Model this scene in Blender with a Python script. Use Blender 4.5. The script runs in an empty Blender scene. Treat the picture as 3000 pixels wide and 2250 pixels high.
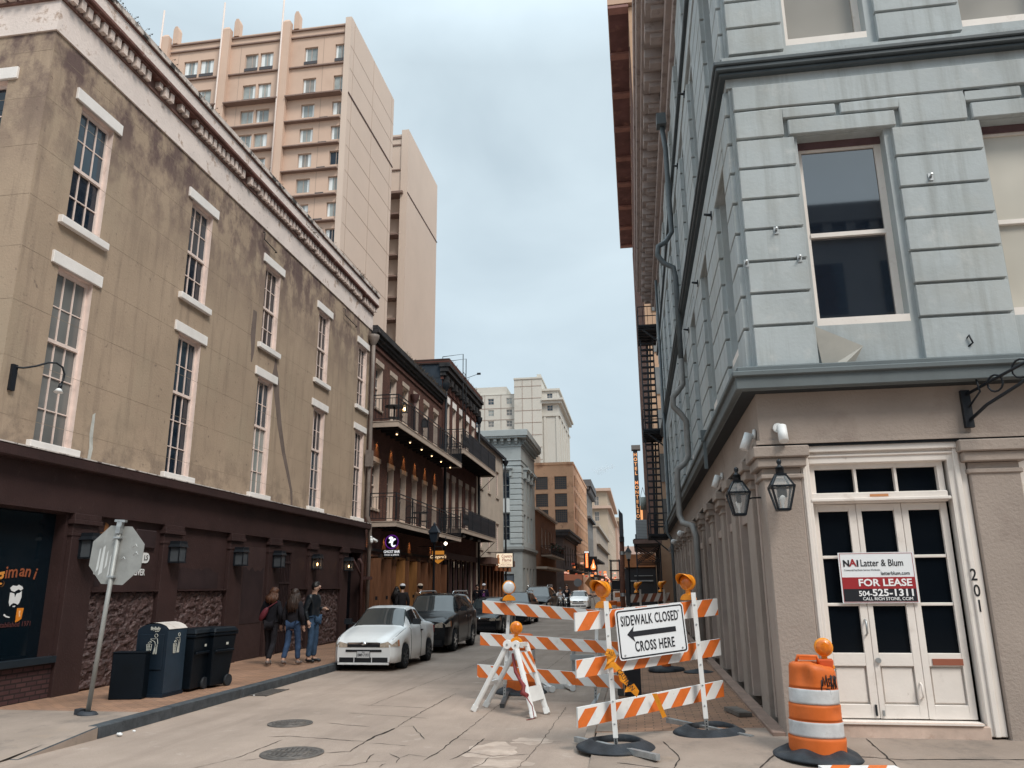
import bpy, bmesh, math, random
from mathutils import Vector, Matrix, noise as mnoise
random.seed(7)
SC = bpy.context.scene
COL = SC.collection
R = math.radians
# ------------------------------------------------------------------ camera
cam_d = bpy.data.cameras.new("camera"); cam = bpy.data.objects.new("camera", cam_d); COL.objects.link(cam)
cam_d.sensor_width = 36.0; cam_d.lens = 27.24; cam_d.clip_end = 3000; cam_d.clip_start = 0.05
def cam_matrix(yaw, pitch, roll, pos):
    fw = Vector((math.sin(yaw)*math.cos(pitch), math.cos(yaw)*math.cos(pitch), math.sin(pitch)))
    rt = Vector((math.cos(yaw), -math.sin(yaw), 0)); up = rt.cross(fw)
    r2 = rt*math.cos(roll)+up*math.sin(roll); u2 = -rt*math.sin(roll)+up*math.cos(roll)
    m = Matrix((r2, u2, -fw)).transposed().to_4x4(); m.translation = pos
    return m
cam.matrix_world = cam_matrix(R(-8.83), R(14.58), R(-0.51), Vector((0, 0, 1.85)))
SC.camera = cam
# ------------------------------------------------------------------ light
SUN_EL, SUN_AZ = 50, 136          # high, soft, from behind and to the right of the camera
w = bpy.data.worlds.new("World"); SC.world = w; w.use_nodes = True
nt = w.node_tree; N = nt.nodes; L = nt.links; N.clear()
def nd(t, **k):
    n = N.new(t)
    for a, b in k.items(): setattr(n, a, b)
    return n
out = nd('ShaderNodeOutputWorld'); mix = nd('ShaderNodeMixShader'); b1 = nd('ShaderNodeBackground'); b2 = nd('ShaderNodeBackground')
sky = nd('ShaderNodeTexSky', sky_type='NISHITA', sun_disc=False, sun_elevation=R(SUN_EL), sun_rotation=R(SUN_AZ))
L.new(sky.outputs[0], b1.inputs[0]); b1.inputs[1].default_value = 0.10
tc = nd('ShaderNodeTexCoord'); sep = nd('ShaderNodeSeparateXYZ'); L.new(tc.outputs['Generated'], sep.inputs[0])
mp = nd('ShaderNodeMapping'); mp.inputs['Scale'].default_value = (1.0, 1.0, 1.7); L.new(tc.outputs['Generated'], mp.inputs[0])
nz = nd('ShaderNodeTexNoise'); nz.inputs['Scale'].default_value = 2.7; nz.inputs['Detail'].default_value = 5; nz.inputs['Roughness'].default_value = .5; nz.inputs['Distortion'].default_value = .3
L.new(mp.outputs[0], nz.inputs['Vector'])
cr = nd('ShaderNodeValToRGB'); cr.color_ramp.elements[0].position = .34; cr.color_ramp.elements[1].position = .70
cr.color_ramp.elements[0].color = (.42, .503, .55, 1); cr.color_ramp.elements[1].color = (.555, .65, .695, 1)
L.new(nz.outputs[0], cr.inputs[0]); L.new(cr.outputs[0], b2.inputs[0])
mr = nd('ShaderNodeMapRange'); mr.inputs['From Min'].default_value = 0.60; mr.inputs['From Max'].default_value = 1.0
mr.inputs['To Min'].default_value = .76; mr.inputs['To Max'].default_value = 2.5; L.new(sep.outputs[2], mr.inputs[0]); L.new(mr.outputs[0], b2.inputs[1])
mix.inputs[0].default_value = .90; L.new(b1.outputs[0], mix.inputs[1]); L.new(b2.outputs[0], mix.inputs[2]); L.new(mix.outputs[0], out.inputs[0])
sd = bpy.data.lights.new("sun", 'SUN'); so = bpy.data.objects.new("sun", sd); COL.objects.link(so)
sd.energy = 1.5; sd.angle = R(18); sd.color = (1.0, .93, .84)
sdir = Vector((math.sin(R(SUN_AZ))*math.cos(R(SUN_EL)), math.cos(R(SUN_AZ))*math.cos(R(SUN_EL)), math.sin(R(SUN_EL))))
so.rotation_euler = sdir.to_track_quat('Z', 'Y').to_euler(); so.location = (0, -20, 60)
vs = SC.view_settings; vs.view_transform = 'Standard'; vs.look = 'None'; vs.gamma = 1; vs.exposure = 0.86; vs.use_curve_mapping = False
SC.cycles.max_bounces = 6; SC.cycles.diffuse_bounces = 3; SC.cycles.glossy_bounces = 3
SC.cycles.use_denoising = True
# ------------------------------------------------------------------ helpers
SH = {}
def obj(name, mesh, parent=None):
    o = bpy.data.objects.new(name, mesh); COL.objects.link(o)
    if parent is not None: o.parent = parent
    return o
def tag(o, label=None, cat=None, group=None, kind=None):
    if label: o['label'] = label
    if cat: o['category'] = cat
    if group: o['group'] = group
    if kind: o['kind'] = kind
    return o
def thing(name, label, cat, loc=(0, 0, 0), rz=0, group=None, world=False, rot=None):
    o = obj(name, None); o.location = loc; o.rotation_euler = rot or (0, 0, rz)
    tag(o, label, cat, group); o.empty_display_size = .2
    SH[o.name] = Vector(loc) if world else Vector((0, 0, 0))
    return o
class MB:
    """collects shapes; build() links them as ONE mesh object"""
    def __init__(s, mp=None): s.v = []; s.f = []; s.m = []; s.s = []; s.mp = mp; s.c = []; s.col = None
    def add(s, vs, fs, mi=0, sm=False):
        b = len(s.v)
        s.v += [Vector(s.mp(*p)) if s.mp else Vector(p) for p in vs]
        for f in fs: s.f.append([b+i for i in f]); s.m.append(mi); s.s.append(sm)
        return s
    def box(s, x0, x1, y0, y1, z0, z1, mi=0):
        return s.add([(x0,y0,z0),(x1,y0,z0),(x1,y1,z0),(x0,y1,z0),(x0,y0,z1),(x1,y0,z1),(x1,y1,z1),(x0,y1,z1)],
                     [(0,3,2,1),(4,5,6,7),(0,1,5,4),(1,2,6,5),(2,3,7,6),(3,0,4,7)], mi)
    def tbox(s, x0, x1, y0, y1, z0, z1, tx, ty, mi=0):      # box whose top is inset by tx, ty (negative: flared)
        return s.add([(x0,y0,z0),(x1,y0,z0),(x1,y1,z0),(x0,y1,z0),(x0+tx,y0+ty,z1),(x1-tx,y0+ty,z1),(x1-tx,y1-ty,z1),(x0+tx,y1-ty,z1)],
                     [(0,3,2,1),(4,5,6,7),(0,1,5,4),(1,2,6,5),(2,3,7,6),(3,0,4,7)], mi)
    def quad(s, a, b, c, d, mi=0): return s.add([a,b,c,d], [(0,1,2,3)], mi)
    def bar(s, p, q, wd, ht, up=(0,0,1), mi=0):              # rectangular bar from p to q
        p = Vector(p); q = Vector(q); d = (q-p).normalized(); u = Vector(up)
        if abs(d.dot(u)) > .98: u = Vector((0,1,0)) if abs(d.y) < .9 else Vector((1,0,0))
        r = d.cross(u).normalized(); u = r.cross(d).normalized(); r = r*wd/2; u = u*ht/2
        return s.add([p-r-u,p+r-u,p+r+u,p-r+u,q-r-u,q+r-u,q+r+u,q-r+u],
                     [(0,3,2,1),(4,5,6,7),(0,1,5,4),(1,2,6,5),(2,3,7,6),(3,0,4,7)], mi)
    def prism(s, poly, f, a, b, mi=0):                       # poly of (u,v); f(u,v,t)->xyz
        n = len(poly); vs = [f(u,v,a) for u,v in poly]+[f(u,v,b) for u,v in poly]
        return s.add(vs, [tuple(range(n))[::-1], tuple(range(n,2*n))]+[(i,(i+1)%n,n+(i+1)%n,n+i) for i in range(n)], mi)
    def cyl(s, p, q, r0, r1=None, n=12, mi=0, sm=True, caps=True):
        p = Vector(p); q = Vector(q); r1 = r0 if r1 is None else r1
        d = (q-p).normalized(); u = Vector((0,0,1)) if abs(d.z) < .9 else Vector((1,0,0))
        x = d.cross(u).normalized(); y = d.cross(x); vs = []
        for c, r in ((p,r0),(q,r1)):
            for i in range(n):
                a = 2*math.pi*i/n; vs.append(c+x*math.cos(a)*r+y*math.sin(a)*r)
        s.add(vs, [(i,(i+1)%n,n+(i+1)%n,n+i) for i in range(n)], mi, sm)
        if caps: s.add(vs, [tuple(range(n))[::-1], tuple(range(n,2*n))], mi)
        return s
    def tube(s, path, r, n=8, mi=0, sm=True):
        P = [Vector(p) for p in path]; rs = r if isinstance(r, (list,tuple)) else [r]*len(P); vs = []; x = None
        for i, p in enumerate(P):
            d = (P[min(i+1,len(P)-1)]-P[max(i-1,0)]).normalized()
            if x is None: x = d.cross(Vector((0,0,1)) if abs(d.z) < .9 else Vector((1,0,0))).normalized()
            else: x = (x-d*x.dot(d)).normalized()
            y = d.cross(x)
            for k in range(n):
                a = 2*math.pi*k/n; vs.append(p+(x*math.cos(a)+y*math.sin(a))*rs[i])
        fs = [(i*n+k, i*n+(k+1)%n, (i+1)*n+(k+1)%n, (i+1)*n+k) for i in range(len(P)-1) for k in range(n)]
        s.add(vs, fs, mi, sm); return s.add(vs, [tuple(range(n))[::-1], tuple(range((len(P)-1)*n, len(P)*n))], mi)
    def lathe(s, prof, c=(0,0,0), n=20, mi=0, sm=True, M=None, arc=1.0, mis=None):
        c = Vector(c); vs = []
        for r, z in prof:
            for i in range(n):
                a = 2*math.pi*i/n; p = Vector((r*math.cos(a), r*math.sin(a), z))
                vs.append(c+(M @ p if M else p))
        for j in range(len(prof)-1):
            s.add([], [], 0)
        b = len(s.v); s.v += [Vector(s.mp(*p)) if s.mp else p for p in vs]
        for j in range(len(prof)-1):
            for i in range(n):
                s.f.append([b+j*n+i, b+j*n+(i+1)%n, b+(j+1)*n+(i+1)%n, b+(j+1)*n+i]); s.m.append(mis[j] if mis else mi); s.s.append(sm)
        return s
    def sph(s, c, r, n=10, mi=0, sc=(1,1,1)):
        prof = [(math.sin(math.pi*k/n)*r, -math.cos(math.pi*k/n)*r) for k in range(n+1)]
        return s.lathe(prof, c, n*2, mi, True, Matrix.Diagonal(sc).to_3x3())
    def build(s, name, mats, parent=None, clean=True, bev=0, keep=False):
        me = bpy.data.meshes.new(name)
        off = SH.get(parent.name, Vector((0,0,0))) if parent else Vector((0,0,0))
        me.from_pydata([tuple(v-off) for v in s.v], [], s.f)
        for m in (mats if isinstance(mats, (list,tuple)) else [mats]): me.materials.append(m)
        me.polygons.foreach_set('material_index', s.m); me.polygons.foreach_set('use_smooth', s.s)
        if clean:
            bm = bmesh.new(); bm.from_mesh(me)
            bmesh.ops.remove_doubles(bm, verts=bm.verts, dist=1e-5) if not keep else None
            if bev: bmesh.ops.bevel(bm, geom=[e for e in bm.edges if len(e.link_faces) == 2 and e.calc_face_angle(0) > .6], offset=bev, segments=1, affect='EDGES')
            bmesh.ops.recalc_face_normals(bm, faces=bm.faces); bm.to_mesh(me); bm.free()
        me.update()
        o = obj(name, me, parent); SH[o.name] = off
        return o
# wall frames: (u along the wall, w outwards, z up)
def wall_px(X): return lambda u, w, z: (X+w, u, z)       # faces +X
def wall_nx(X): return lambda u, w, z: (X-w, u, z)       # faces -X
def wall_ny(Y): return lambda u, w, z: (u, Y-w, z)       # faces -Y (towards the camera)
def holes_wall(mb, u0, u1, z0, z1, holes, depth, mi=0, mr=None):
    us = sorted({u0,u1,*[h[0] for h in holes],*[h[1] for h in holes]}); zs = sorted({z0,z1,*[h[2] for h in holes],*[h[3] for h in holes]})
    us = [u for u in us if u0 <= u <= u1]; zs = [z for z in zs if z0 <= z <= z1]
    for i in range(len(us)-1):
        for j in range(len(zs)-1):
            cu, cz = (us[i]+us[i+1])/2, (zs[j]+zs[j+1])/2
            if any(h[0] < cu < h[1] and h[2] < cz < h[3] for h in holes): continue
            mb.quad((us[i],0,zs[j]),(us[i+1],0,zs[j]),(us[i+1],0,zs[j+1]),(us[i],0,zs[j+1]), mi)
    mr = mi if mr is None else mr
    for a, b, c, d in holes:
        mb.quad((a,0,c),(a,-depth,c),(a,-depth,d),(a,0,d), mr); mb.quad((b,0,c),(b,-depth,c),(b,-depth,d),(b,0,d), mr)
        mb.quad((a,0,d),(b,0,d),(b,-depth,d),(a,-depth,d), mr); mb.quad((a,0,c),(b,0,c),(b,-depth,c),(a,-depth,c), mr)
# ------------------------------------------------------------------ materials
def new_mat(name):
    m = bpy.data.materials.new(name); m.use_nodes = True
    return m, m.node_tree.nodes, m.node_tree.links, m.node_tree.nodes['Principled BSDF']
def rgba(c): return (c[0], c[1], c[2], 1)
def mat(name, col, rough=.75, var=.12, scale=2.5, bump=.15, bscale=30, metal=0, spec=.35, stains=(), coat=0, emis=None, stretch=(1,1,1), coatr=.05):
    """painted / plastered surface: blotchy base, optional stain layers [(colour, noise scale, lo, hi, amount, stretch)]"""
    m, N, L, P = new_mat(name)
    P.inputs['Roughness'].default_value = rough; P.inputs['Metallic'].default_value = metal; P.inputs['Specular IOR Level'].default_value = spec
    if coat: P.inputs['Coat Weight'].default_value = coat; P.inputs['Coat Roughness'].default_value = coatr
    if emis: P.inputs['Emission Color'].default_value = rgba(emis[0]); P.inputs['Emission Strength'].default_value = emis[1]
    if var == 0 and bump == 0 and not stains:
        P.inputs['Base Color'].default_value = rgba(col); return m
    tc = N.new('ShaderNodeTexCoord')
    def noise(sc, det=5, st=(1,1,1), ro=.6):
        mp = N.new('ShaderNodeMapping'); mp.inputs['Scale'].default_value = st; L.new(tc.outputs['Object'], mp.inputs[0])
        n = N.new('ShaderNodeTexNoise'); n.inputs['Scale'].default_value = sc; n.inputs['Detail'].default_value = det; n.inputs['Roughness'].default_value = ro
        L.new(mp.outputs[0], n.inputs['Vector']); return n
    n1 = noise(scale, 6, stretch); r = N.new('ShaderNodeValToRGB'); r.color_ramp.elements[0].position = .3; r.color_ramp.elements[1].position = .7
    r.color_ramp.elements[0].color = rgba([c*(1-var) for c in col]); r.color_ramp.elements[1].color = rgba([min(1,c*(1+var)) for c in col])
    L.new(n1.outputs[0], r.inputs[0]); last = r.outputs[0]
    for st in stains:
        c, sc, lo, hi, am, stt = (list(st)+[(1,1,1)])[:6]
        n2 = noise(sc, 7, stt, .65); q = N.new('ShaderNodeMapRange'); q.inputs['From Min'].default_value = lo; q.inputs['From Max'].default_value = hi
        q.inputs['To Max'].default_value = am; L.new(n2.outputs[0], q.inputs[0])
        fac = q.outputs[0]
        if len(st) > 6:      # height band (z0,z1): the stain grows from z0 to z1 in world height
            ge = N.new('ShaderNodeNewGeometry'); sp = N.new('ShaderNodeSeparateXYZ'); L.new(ge.outputs['Position'], sp.inputs[0])
            z = N.new('ShaderNodeMapRange'); z.inputs['From Min'].default_value = st[6][0]; z.inputs['From Max'].default_value = st[6][1]; L.new(sp.outputs[2], z.inputs[0])
            mu = N.new('ShaderNodeMath'); mu.operation = 'MULTIPLY'; L.new(fac, mu.inputs[0]); L.new(z.outputs[0], mu.inputs[1]); fac = mu.outputs[0]
        mx = N.new('ShaderNodeMix'); mx.data_type = 'RGBA'; L.new(fac, mx.inputs['Factor']); L.new(last, mx.inputs['A']); mx.inputs['B'].default_value = rgba(c); last = mx.outputs['Result']
    L.new(last, P.inputs['Base Color'])
    if emis: L.new(last, P.inputs['Emission Color'])
    if bump:
        n3 = noise(bscale, 8); b = N.new('ShaderNodeBump'); b.inputs['Strength'].default_value = bump; b.inputs['Distance'].default_value = .02
        L.new(n3.outputs[0], b.inputs['Height']); L.new(b.outputs[0], P.inputs['Normal'])
    return m
def brick(name, c1, c2, mortar, bw=.22, bh=.075, ms=.012, axis='yz', rough=.85, bump=.5, offset=.5, stains=()):
    m, N, L, P = new_mat(name); P.inputs['Roughness'].default_value = rough; P.inputs['Specular IOR Level'].default_value = .25
    tc = N.new('ShaderNodeTexCoord'); sp = N.new('ShaderNodeSeparateXYZ'); cb = N.new('ShaderNodeCombineXYZ')
    L.new(tc.outputs['Object'], sp.inputs[0]); L.new(sp.outputs['xyz'.index(axis[0])], cb.inputs[0]); L.new(sp.outputs['xyz'.index(axis[1])], cb.inputs[1])
    b = N.new('ShaderNodeTexBrick'); L.new(cb.outputs[0], b.inputs[0]); b.offset = offset
    b.inputs['Color1'].default_value = rgba(c1); b.inputs['Color2'].default_value = rgba(c2); b.inputs['Mortar'].default_value = rgba(mortar)
    b.inputs['Scale'].default_value = 1; b.inputs['Mortar Size'].default_value = ms; b.inputs['Brick Width'].default_value = bw; b.inputs['Row Height'].default_value = bh; b.inputs['Bias'].default_value = -.1
    n = N.new('ShaderNodeTexNoise'); n.inputs['Scale'].default_value = 1.3; n.inputs['Detail'].default_value = 7; L.new(tc.outputs['Object'], n.inputs['Vector'])
    q = N.new('ShaderNodeMapRange'); q.inputs['To Min'].default_value = .55; q.inputs['To Max'].default_value = 1.4; L.new(n.outputs[0], q.inputs[0])
    mx = N.new('ShaderNodeMix'); mx.data_type = 'RGBA'; mx.blend_type = 'MULTIPLY'; mx.inputs['Factor'].default_value = 1; L.new(b.outputs[0], mx.inputs['A']); L.new(q.outputs[0], mx.inputs['B'])
    L.new(mx.outputs['Result'], P.inputs['Base Color'])
    bp = N.new('ShaderNodeBump'); bp.inputs['Strength'].default_value = bump; bp.inputs['Distance'].default_value = .01; bp.invert = True
    L.new(b.outputs['Fac'], bp.inputs['Height']); L.new(bp.outputs[0], P.inputs['Normal'])
    return m
def plain(name, col, rough=.5, metal=0, spec=.5, emis=0, coat=0):
    m, N, L, P = new_mat(name); P.inputs['Base Color'].default_value = rgba(col); P.inputs['Roughness'].default_value = rough; P.inputs['Metallic'].default_value = metal
    P.inputs['Specular IOR Level'].default_value = spec; P.inputs['Coat Weight'].default_value = coat; P.inputs['Coat Roughness'].default_value = .03
    if emis: P.inputs['Emission Color'].default_value = rgba(col); P.inputs['Emission Strength'].default_value = emis
    return m
def glass(name, col, rough=.04, wob=.05, spec=.6):
    m, N, L, P = new_mat(name); P.inputs['Roughness'].default_value = rough; P.inputs['Specular IOR Level'].default_value = spec
    tc = N.new('ShaderNodeTexCoord'); n = N.new('ShaderNodeTexNoise'); n.inputs['Scale'].default_value = .9; n.inputs['Detail'].default_value = 2; L.new(tc.outputs['Object'], n.inputs['Vector'])
    r = N.new('ShaderNodeValToRGB'); r.color_ramp.elements[0].color = rgba([c*.55 for c in col]); r.color_ramp.elements[1].color = rgba([c*1.5 for c in col]); L.new(n.outputs[0], r.inputs[0]); L.new(r.outputs[0], P.inputs['Base Color'])
    n2 = N.new('ShaderNodeTexNoise'); n2.inputs['Scale'].default_value = 2.2; L.new(tc.outputs['Object'], n2.inputs['Vector'])
    b = N.new('ShaderNodeBump'); b.inputs['Strength'].default_value = wob; b.inputs['Distance'].default_value = .05; L.new(n2.outputs[0], b.inputs['Height']); L.new(b.outputs[0], P.inputs['Normal'])
    return m
def clear(name, col=(1,1,1), a=.25, rough=.05):      # thin see-through glass
    m, N, L, P = new_mat(name); P.inputs['Base Color'].default_value = rgba(col); P.inputs['Roughness'].default_value = rough; P.inputs['Alpha'].default_value = a
    return m
G_DARK = glass('glass_dark', (.008, .016, .028)); G_BLUE = glass('glass_blue', (.03, .05, .07)); G_BLIND = glass('glass_blind', (.26, .28, .27), .12)
G_GREY = glass('glass_grey', (.16, .16, .155), .15); G_BLACK = plain('glass_black', (.004, .006, .009), .06, 0, .12)
WHITE = mat('white_paint', (.74, .66, .61), .6, .07, 4, .05, 60); PINKW = mat('pinkish_white_paint', (.78, .64, .58), .65, .12, 3, .1, 40, stains=(((.42,.32,.27), 5, .58, .75, .5),))
BLACK = mat('black_iron', (.010, .013, .018), .5, .2, 8, .1, 60); RUBBER = mat('black_rubber', (.022, .027, .034), .62, .5, 5, .25, 40, stains=(((.16,.14,.12), 6, .56, .8, .5),))
STEEL = mat('galvanised_steel', (.42, .44, .45), .42, .2, 12, .05, 60, .7); CHROME = plain('chrome', (.7, .72, .74), .12, 1)
def text(s, mats, parent, loc, size, rot=(R(90),0,0), ext=.002, name='lettering', bold=0, ax='CENTER', sx=1.0, shear=0, space=1.0, M=None, fit=None):
    cu = bpy.data.curves.new('t', 'FONT'); cu.body = s; cu.size = size; cu.extrude = ext; cu.align_x = ax; cu.align_y = 'CENTER'; cu.offset = bold*size; cu.shear = shear; cu.space_character = space; cu.resolution_u = 3
    to = bpy.data.objects.new('t', cu); COL.objects.link(to)
    me = bpy.data.meshes.new_from_object(to.evaluated_get(bpy.context.evaluated_depsgraph_get()))
    bpy.data.objects.remove(to); bpy.data.curves.remove(cu)
    if fit:
        xs_ = [v.co.x for v in me.vertices]; sx = fit/max(1e-6, max(xs_)-min(xs_))
    off = SH.get(parent.name, Vector((0,0,0)))
    from mathutils import Euler
    T = Matrix.Translation(Vector(loc)-off) @ (M.to_4x4() if M else Euler(rot).to_matrix().to_4x4()) @ Matrix.Diagonal((sx,1,1,1))
    me.transform(T); me.materials.clear(); me.materials.append(mats)
    me.polygons.foreach_set('use_smooth', [False]*len(me.polygons))
    o = obj(name, me, parent); SH[o.name] = off
    return o
FX = Matrix(((0,0,1),(1,0,0),(0,1,0)))        # text on a wall that faces +X, reading towards +Y
def folds(o, amp=.010):
    for v in o.data.vertices:
        p = v.co; q = mnoise.noise(Vector((p.x*9+p.z*3, p.y*9, p.z*15)))+.6*mnoise.noise(Vector((p.x*21, p.y*21-p.z*7, p.z*30)))
        v.co = p+v.normal*amp*q
    return o
def each(parent, name, m_, boxes, bev=0, mp=None):      # one part per box
    for b in boxes: MB(mp).box(*b).build(name, m_, parent, bev=bev)
def copy_tree(o, parent=None):
    c = o.copy(); COL.objects.link(c); SH[c.name] = SH.get(o.name, Vector((0,0,0)))
    if parent is not None: c.parent = parent
    for ch in list(o.children): copy_tree(ch, c)
    return c
# ================================================================== GROUND
ROADM = mat('road_concrete', (.365, .287, .238), .88, .20, .45, .6, 80, spec=.2, stains=(((.24,.185,.155), 2.2, .50, .74, .6, (1,.10,1)), ((.50,.42,.36), 90, .58, .70, .5), ((.17,.135,.115), .8, .52, .80, .55, (1,.35,1)), ((.55,.47,.41), 2.6, .60, .74, .5), ((.19,.155,.135), 60, .52, .70, .6), ((.22,.175,.15), 7, .60, .74, .4)))
PATCH = mat('worn_concrete_patch', (.43, .345, .29), .88, .22, 3, .3, 50, spec=.2, stains=(((.36,.28,.23), 4, .52, .62, .8), ((.25,.2,.17), 40, .6, .75, .5)))
CONC = mat('grey_concrete', (.285, .228, .19), .88, .2, .9, .35, 40, spec=.2, stains=(((.12,.105,.095), 2.2, .53, .75, .7), ((.36,.27,.2), 1.7, .58, .75, .6), ((.12,.10,.09), 45, .6, .76, .5)))
CURB = mat('granite_curb', (.055, .062, .070), .8, .35, 6, .4, 25, stains=(((.2,.18,.165), 5, .6, .75, .5),))
BRICKP = brick('brick_paving', (.34,.195,.125), (.26,.155,.108), (.15,.10,.07), .22, .105, .007, 'xy', .9, .6)
CRACK = plain('tar_crack', (.045, .037, .033), .9, 0, .1)
g = MB(); g.quad((-1500,-900,-.03),(1500,-900,-.03),(1500,1900,-.03),(-1500,1900,-.03)); tag(g.build('ground', CONC), kind='structure')
rd = MB(); rd.quad((-90,-40,0),(60,-40,0),(60,8.6,0),(-90,8.6,0)); rd.quad((-7,8.6,0),(-.6,8.6,0),(-.6,420,0),(-7,420,0)); road = tag(rd.build('road', ROADM), kind='structure')
def ribbon(mb, pts, wd, z, jit=.012, seg=.09):
    P = []
    for (x0,y0),(x1,y1) in zip(pts, pts[1:]):
        n = max(1, int(math.hypot(x1-x0,y1-y0)/seg))
        for i in range(n):
            t = i/n; P.append((x0+(x1-x0)*t+random.uniform(-jit,jit), y0+(y1-y0)*t+random.uniform(-jit,jit)))
    P.append(pts[-1]); vs = []
    for i,(x,y) in enumerate(P):
        a = P[max(i-1,0)]; b = P[min(i+1,len(P)-1)]; dx, dy = b[0]-a[0], b[1]-a[1]; l = math.hypot(dx,dy) or 1
        k = wd*random.uniform(.35,1.25)/2*(0.25 if i in (0,len(P)-1) else 1)
        vs += [(x-dy/l*k, y+dx/l*k, z), (x+dy/l*k, y-dx/l*k, z)]
    mb.add(vs, [(2*i,2*i+1,2*i+3,2*i+2) for i in range(len(P)-1)])
ck = MB()
CR = {'A':([(-4.78,10.13),(-4.50,10.20),(-4.17,10.12),(-3.42,9.95)],.03),'B':([(-3.42,9.95),(-3.41,10.28),(-3.36,10.59),(-3.33,10.91)],.06),'B2':([(-3.33,10.91),(-3.35,11.77),(-3.33,12.65),(-3.29,14.38)],.022),
'C':([(-4.42,11.19),(-4.03,11.06),(-3.71,10.96)],.022),'D':([(-4.43,12.09),(-3.97,11.95),(-3.36,11.80),(-3.08,11.71)],.024),'E':([(-4.58,12.90),(-3.96,12.81),(-3.33,12.65)],.022),'F':([(-3.42,9.95),(-3.40,9.62),(-3.40,9.35),(-3.66,9.27)],.025),
'G':([(-4.45,8.75),(-4.32,8.83),(-4.24,8.94)],.02),'H':([(-4.9,7.9),(-4.54,8.92),(-4.52,9.42),(-4.50,9.96)],.02),'I':([(-4.35,12.88),(-4.26,15.16),(-4.06,18.13),(-3.78,23.57)],.015),'J':([(-2.41,8.99),(-2.36,9.45),(-2.33,10.97)],.025),'J2':([(-2.33,10.97),(-2.30,12.94),(-2.2,16),(-2.0,24)],.014),
'K':([(-3.30,8.61),(-3.12,8.69),(-3.02,8.85),(-3.09,9.16),(-3.07,9.27)],.025),'L':([(-2.68,8.83),(-2.72,9.08),(-2.91,9.32)],.018),'M':([(-2.72,9.08),(-2.66,9.28),(-2.39,9.15)],.016),'N':([(-3.37,9.88),(-3.00,9.81),(-2.78,9.74)],.016),
'O':([(-3.29,11.01),(-3.13,11.07),(-2.99,10.76),(-2.73,10.19)],.02),'P':([(-2.15,9.05),(-2.09,9.21),(-2.04,9.45),(-1.99,10.31)],.03),'Q':([(-3.02,8.85),(-2.80,8.91)],.014),'R':([(-2.79,8.61),(-2.80,8.76),(-2.77,8.79)],.03),'S':([(-3.44,8.54),(-3.41,8.69)],.03),
'T':([(-2.3,12.4),(-1.6,12.35),(-.9,12.3)],.012),'U':([(-2.1,9.5),(-1.7,9.3),(-1.3,9.45)],.02),'V':([(-1.9,8.5),(-1.75,8.9),(-1.72,9.3)],.018),'W':([(-2.3,10.2),(-1.7,10.15),(-1.0,10.2)],.012),'X':([(-1.35,8.4),(-1.25,10.3),(-1.2,13.0)],.012),'Y':([(-4.2,15.1),(-2.2,14.9),(-.8,14.8)],.010),'Z':([(-6.9,19.5),(-4,19.4),(-1,19.3)],.008)}
for pts, wd in CR.values(): ribbon(ck, pts, wd*.62, .004)
co = ck.build('crack', CRACK, road, keep=True)
def blob(mb, cx, cy, rx, ry, z, n=26, k=.28):
    a0 = random.random()*9; vs = [(cx,cy,z)]
    for i in range(n):
        a = 2*math.pi*i/n; q = 1+k*mnoise.noise(Vector((math.cos(a)*1.6+a0, math.sin(a)*1.6, a0)))*2
        vs.append((cx+rx*q*math.cos(a), cy+ry*q*math.sin(a), z))
    mb.add(vs, [(0,1+i,1+(i+1)%n) for i in range(n)])
pm = MB()
for b in ((-1.75,9.6,.36,.42),(-1.4,10.2,.25,.22),(-1.55,8.95,.32,.2)): blob(pm, *b, .002)
pm.build('worn_patch', PATCH, road, keep=True)
def lsw(mb, y0, y1, mi): mb.quad((-9.9,y0,.15),(-7.08,y0,.15),(-7.08,y1,.15),(-9.9,y1,.15), mi)
sw = MB(); lsw(sw, 10.9, 57, 0); lsw(sw, 66, 420, 0)
sw.quad((-40,7.6,0.012),(-7.08,8.3,0.012),(-7.08,10.05,.15),(-40,10.05,.15),1); sw.quad((-40,10.05,.15),(-7.08,10.05,.15),(-7.08,10.9,.15),(-40,10.9,.15),1)
tag(sw.build('left_pavement', [BRICKP, CONC]), kind='structure')
cu = MB(); y = 9.75
while y < 57:
    l = random.uniform(1.6,2.4); cu.box(-7.08, -6.9+random.uniform(-.008,.008), y+.006, min(y+l,57)-.006, -.02, .154+random.uniform(-.006,.006)); y += l
cu.add([(-7.08,8.5,0),(-6.98,8.5,0),(-6.9,9.74,0),(-7.08,9.74,0),(-7.08,8.5,.006),(-6.98,8.5,.006),(-6.9,9.74,.154),(-7.08,9.74,.154)],[(4,5,6,7),(0,1,5,4),(1,2,6,5),(2,3,7,6)],1)
cu.box(-7.08,-6.9,66,420,-.02,.154); tag(cu.build('left_kerb', [CURB, CONC], bev=.012), kind='structure')
def sstep(t): t = max(0,min(1,t)); return t*t*(3-2*t)
def gh(x, y):      # height of the right pavement, ramped down at the corner
    return max(.012, (.055+.095*sstep((x+.7)/2.4))*sstep((y-8.1)/2.1))
rp = MB(); xs = [-.62,-.3,0,.4,.8,1.2,1.62]; ys = [10.55,11,12,14,18,24,34,60,120,420]
for i in range(len(xs)-1):
    for j in range(len(ys)-1): rp.quad(*[(a,b,gh(a,b)) for a,b in ((xs[i],ys[j]),(xs[i+1],ys[j]),(xs[i+1],ys[j+1]),(xs[i],ys[j+1]))], 0)
xs = [-.6,-.3,0,.4,.8,1.2,1.62,2.5,4,6,20]; ys = [7.4,8.1,8.6,9.0,9.4,9.8,10.0,10.55]
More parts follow.
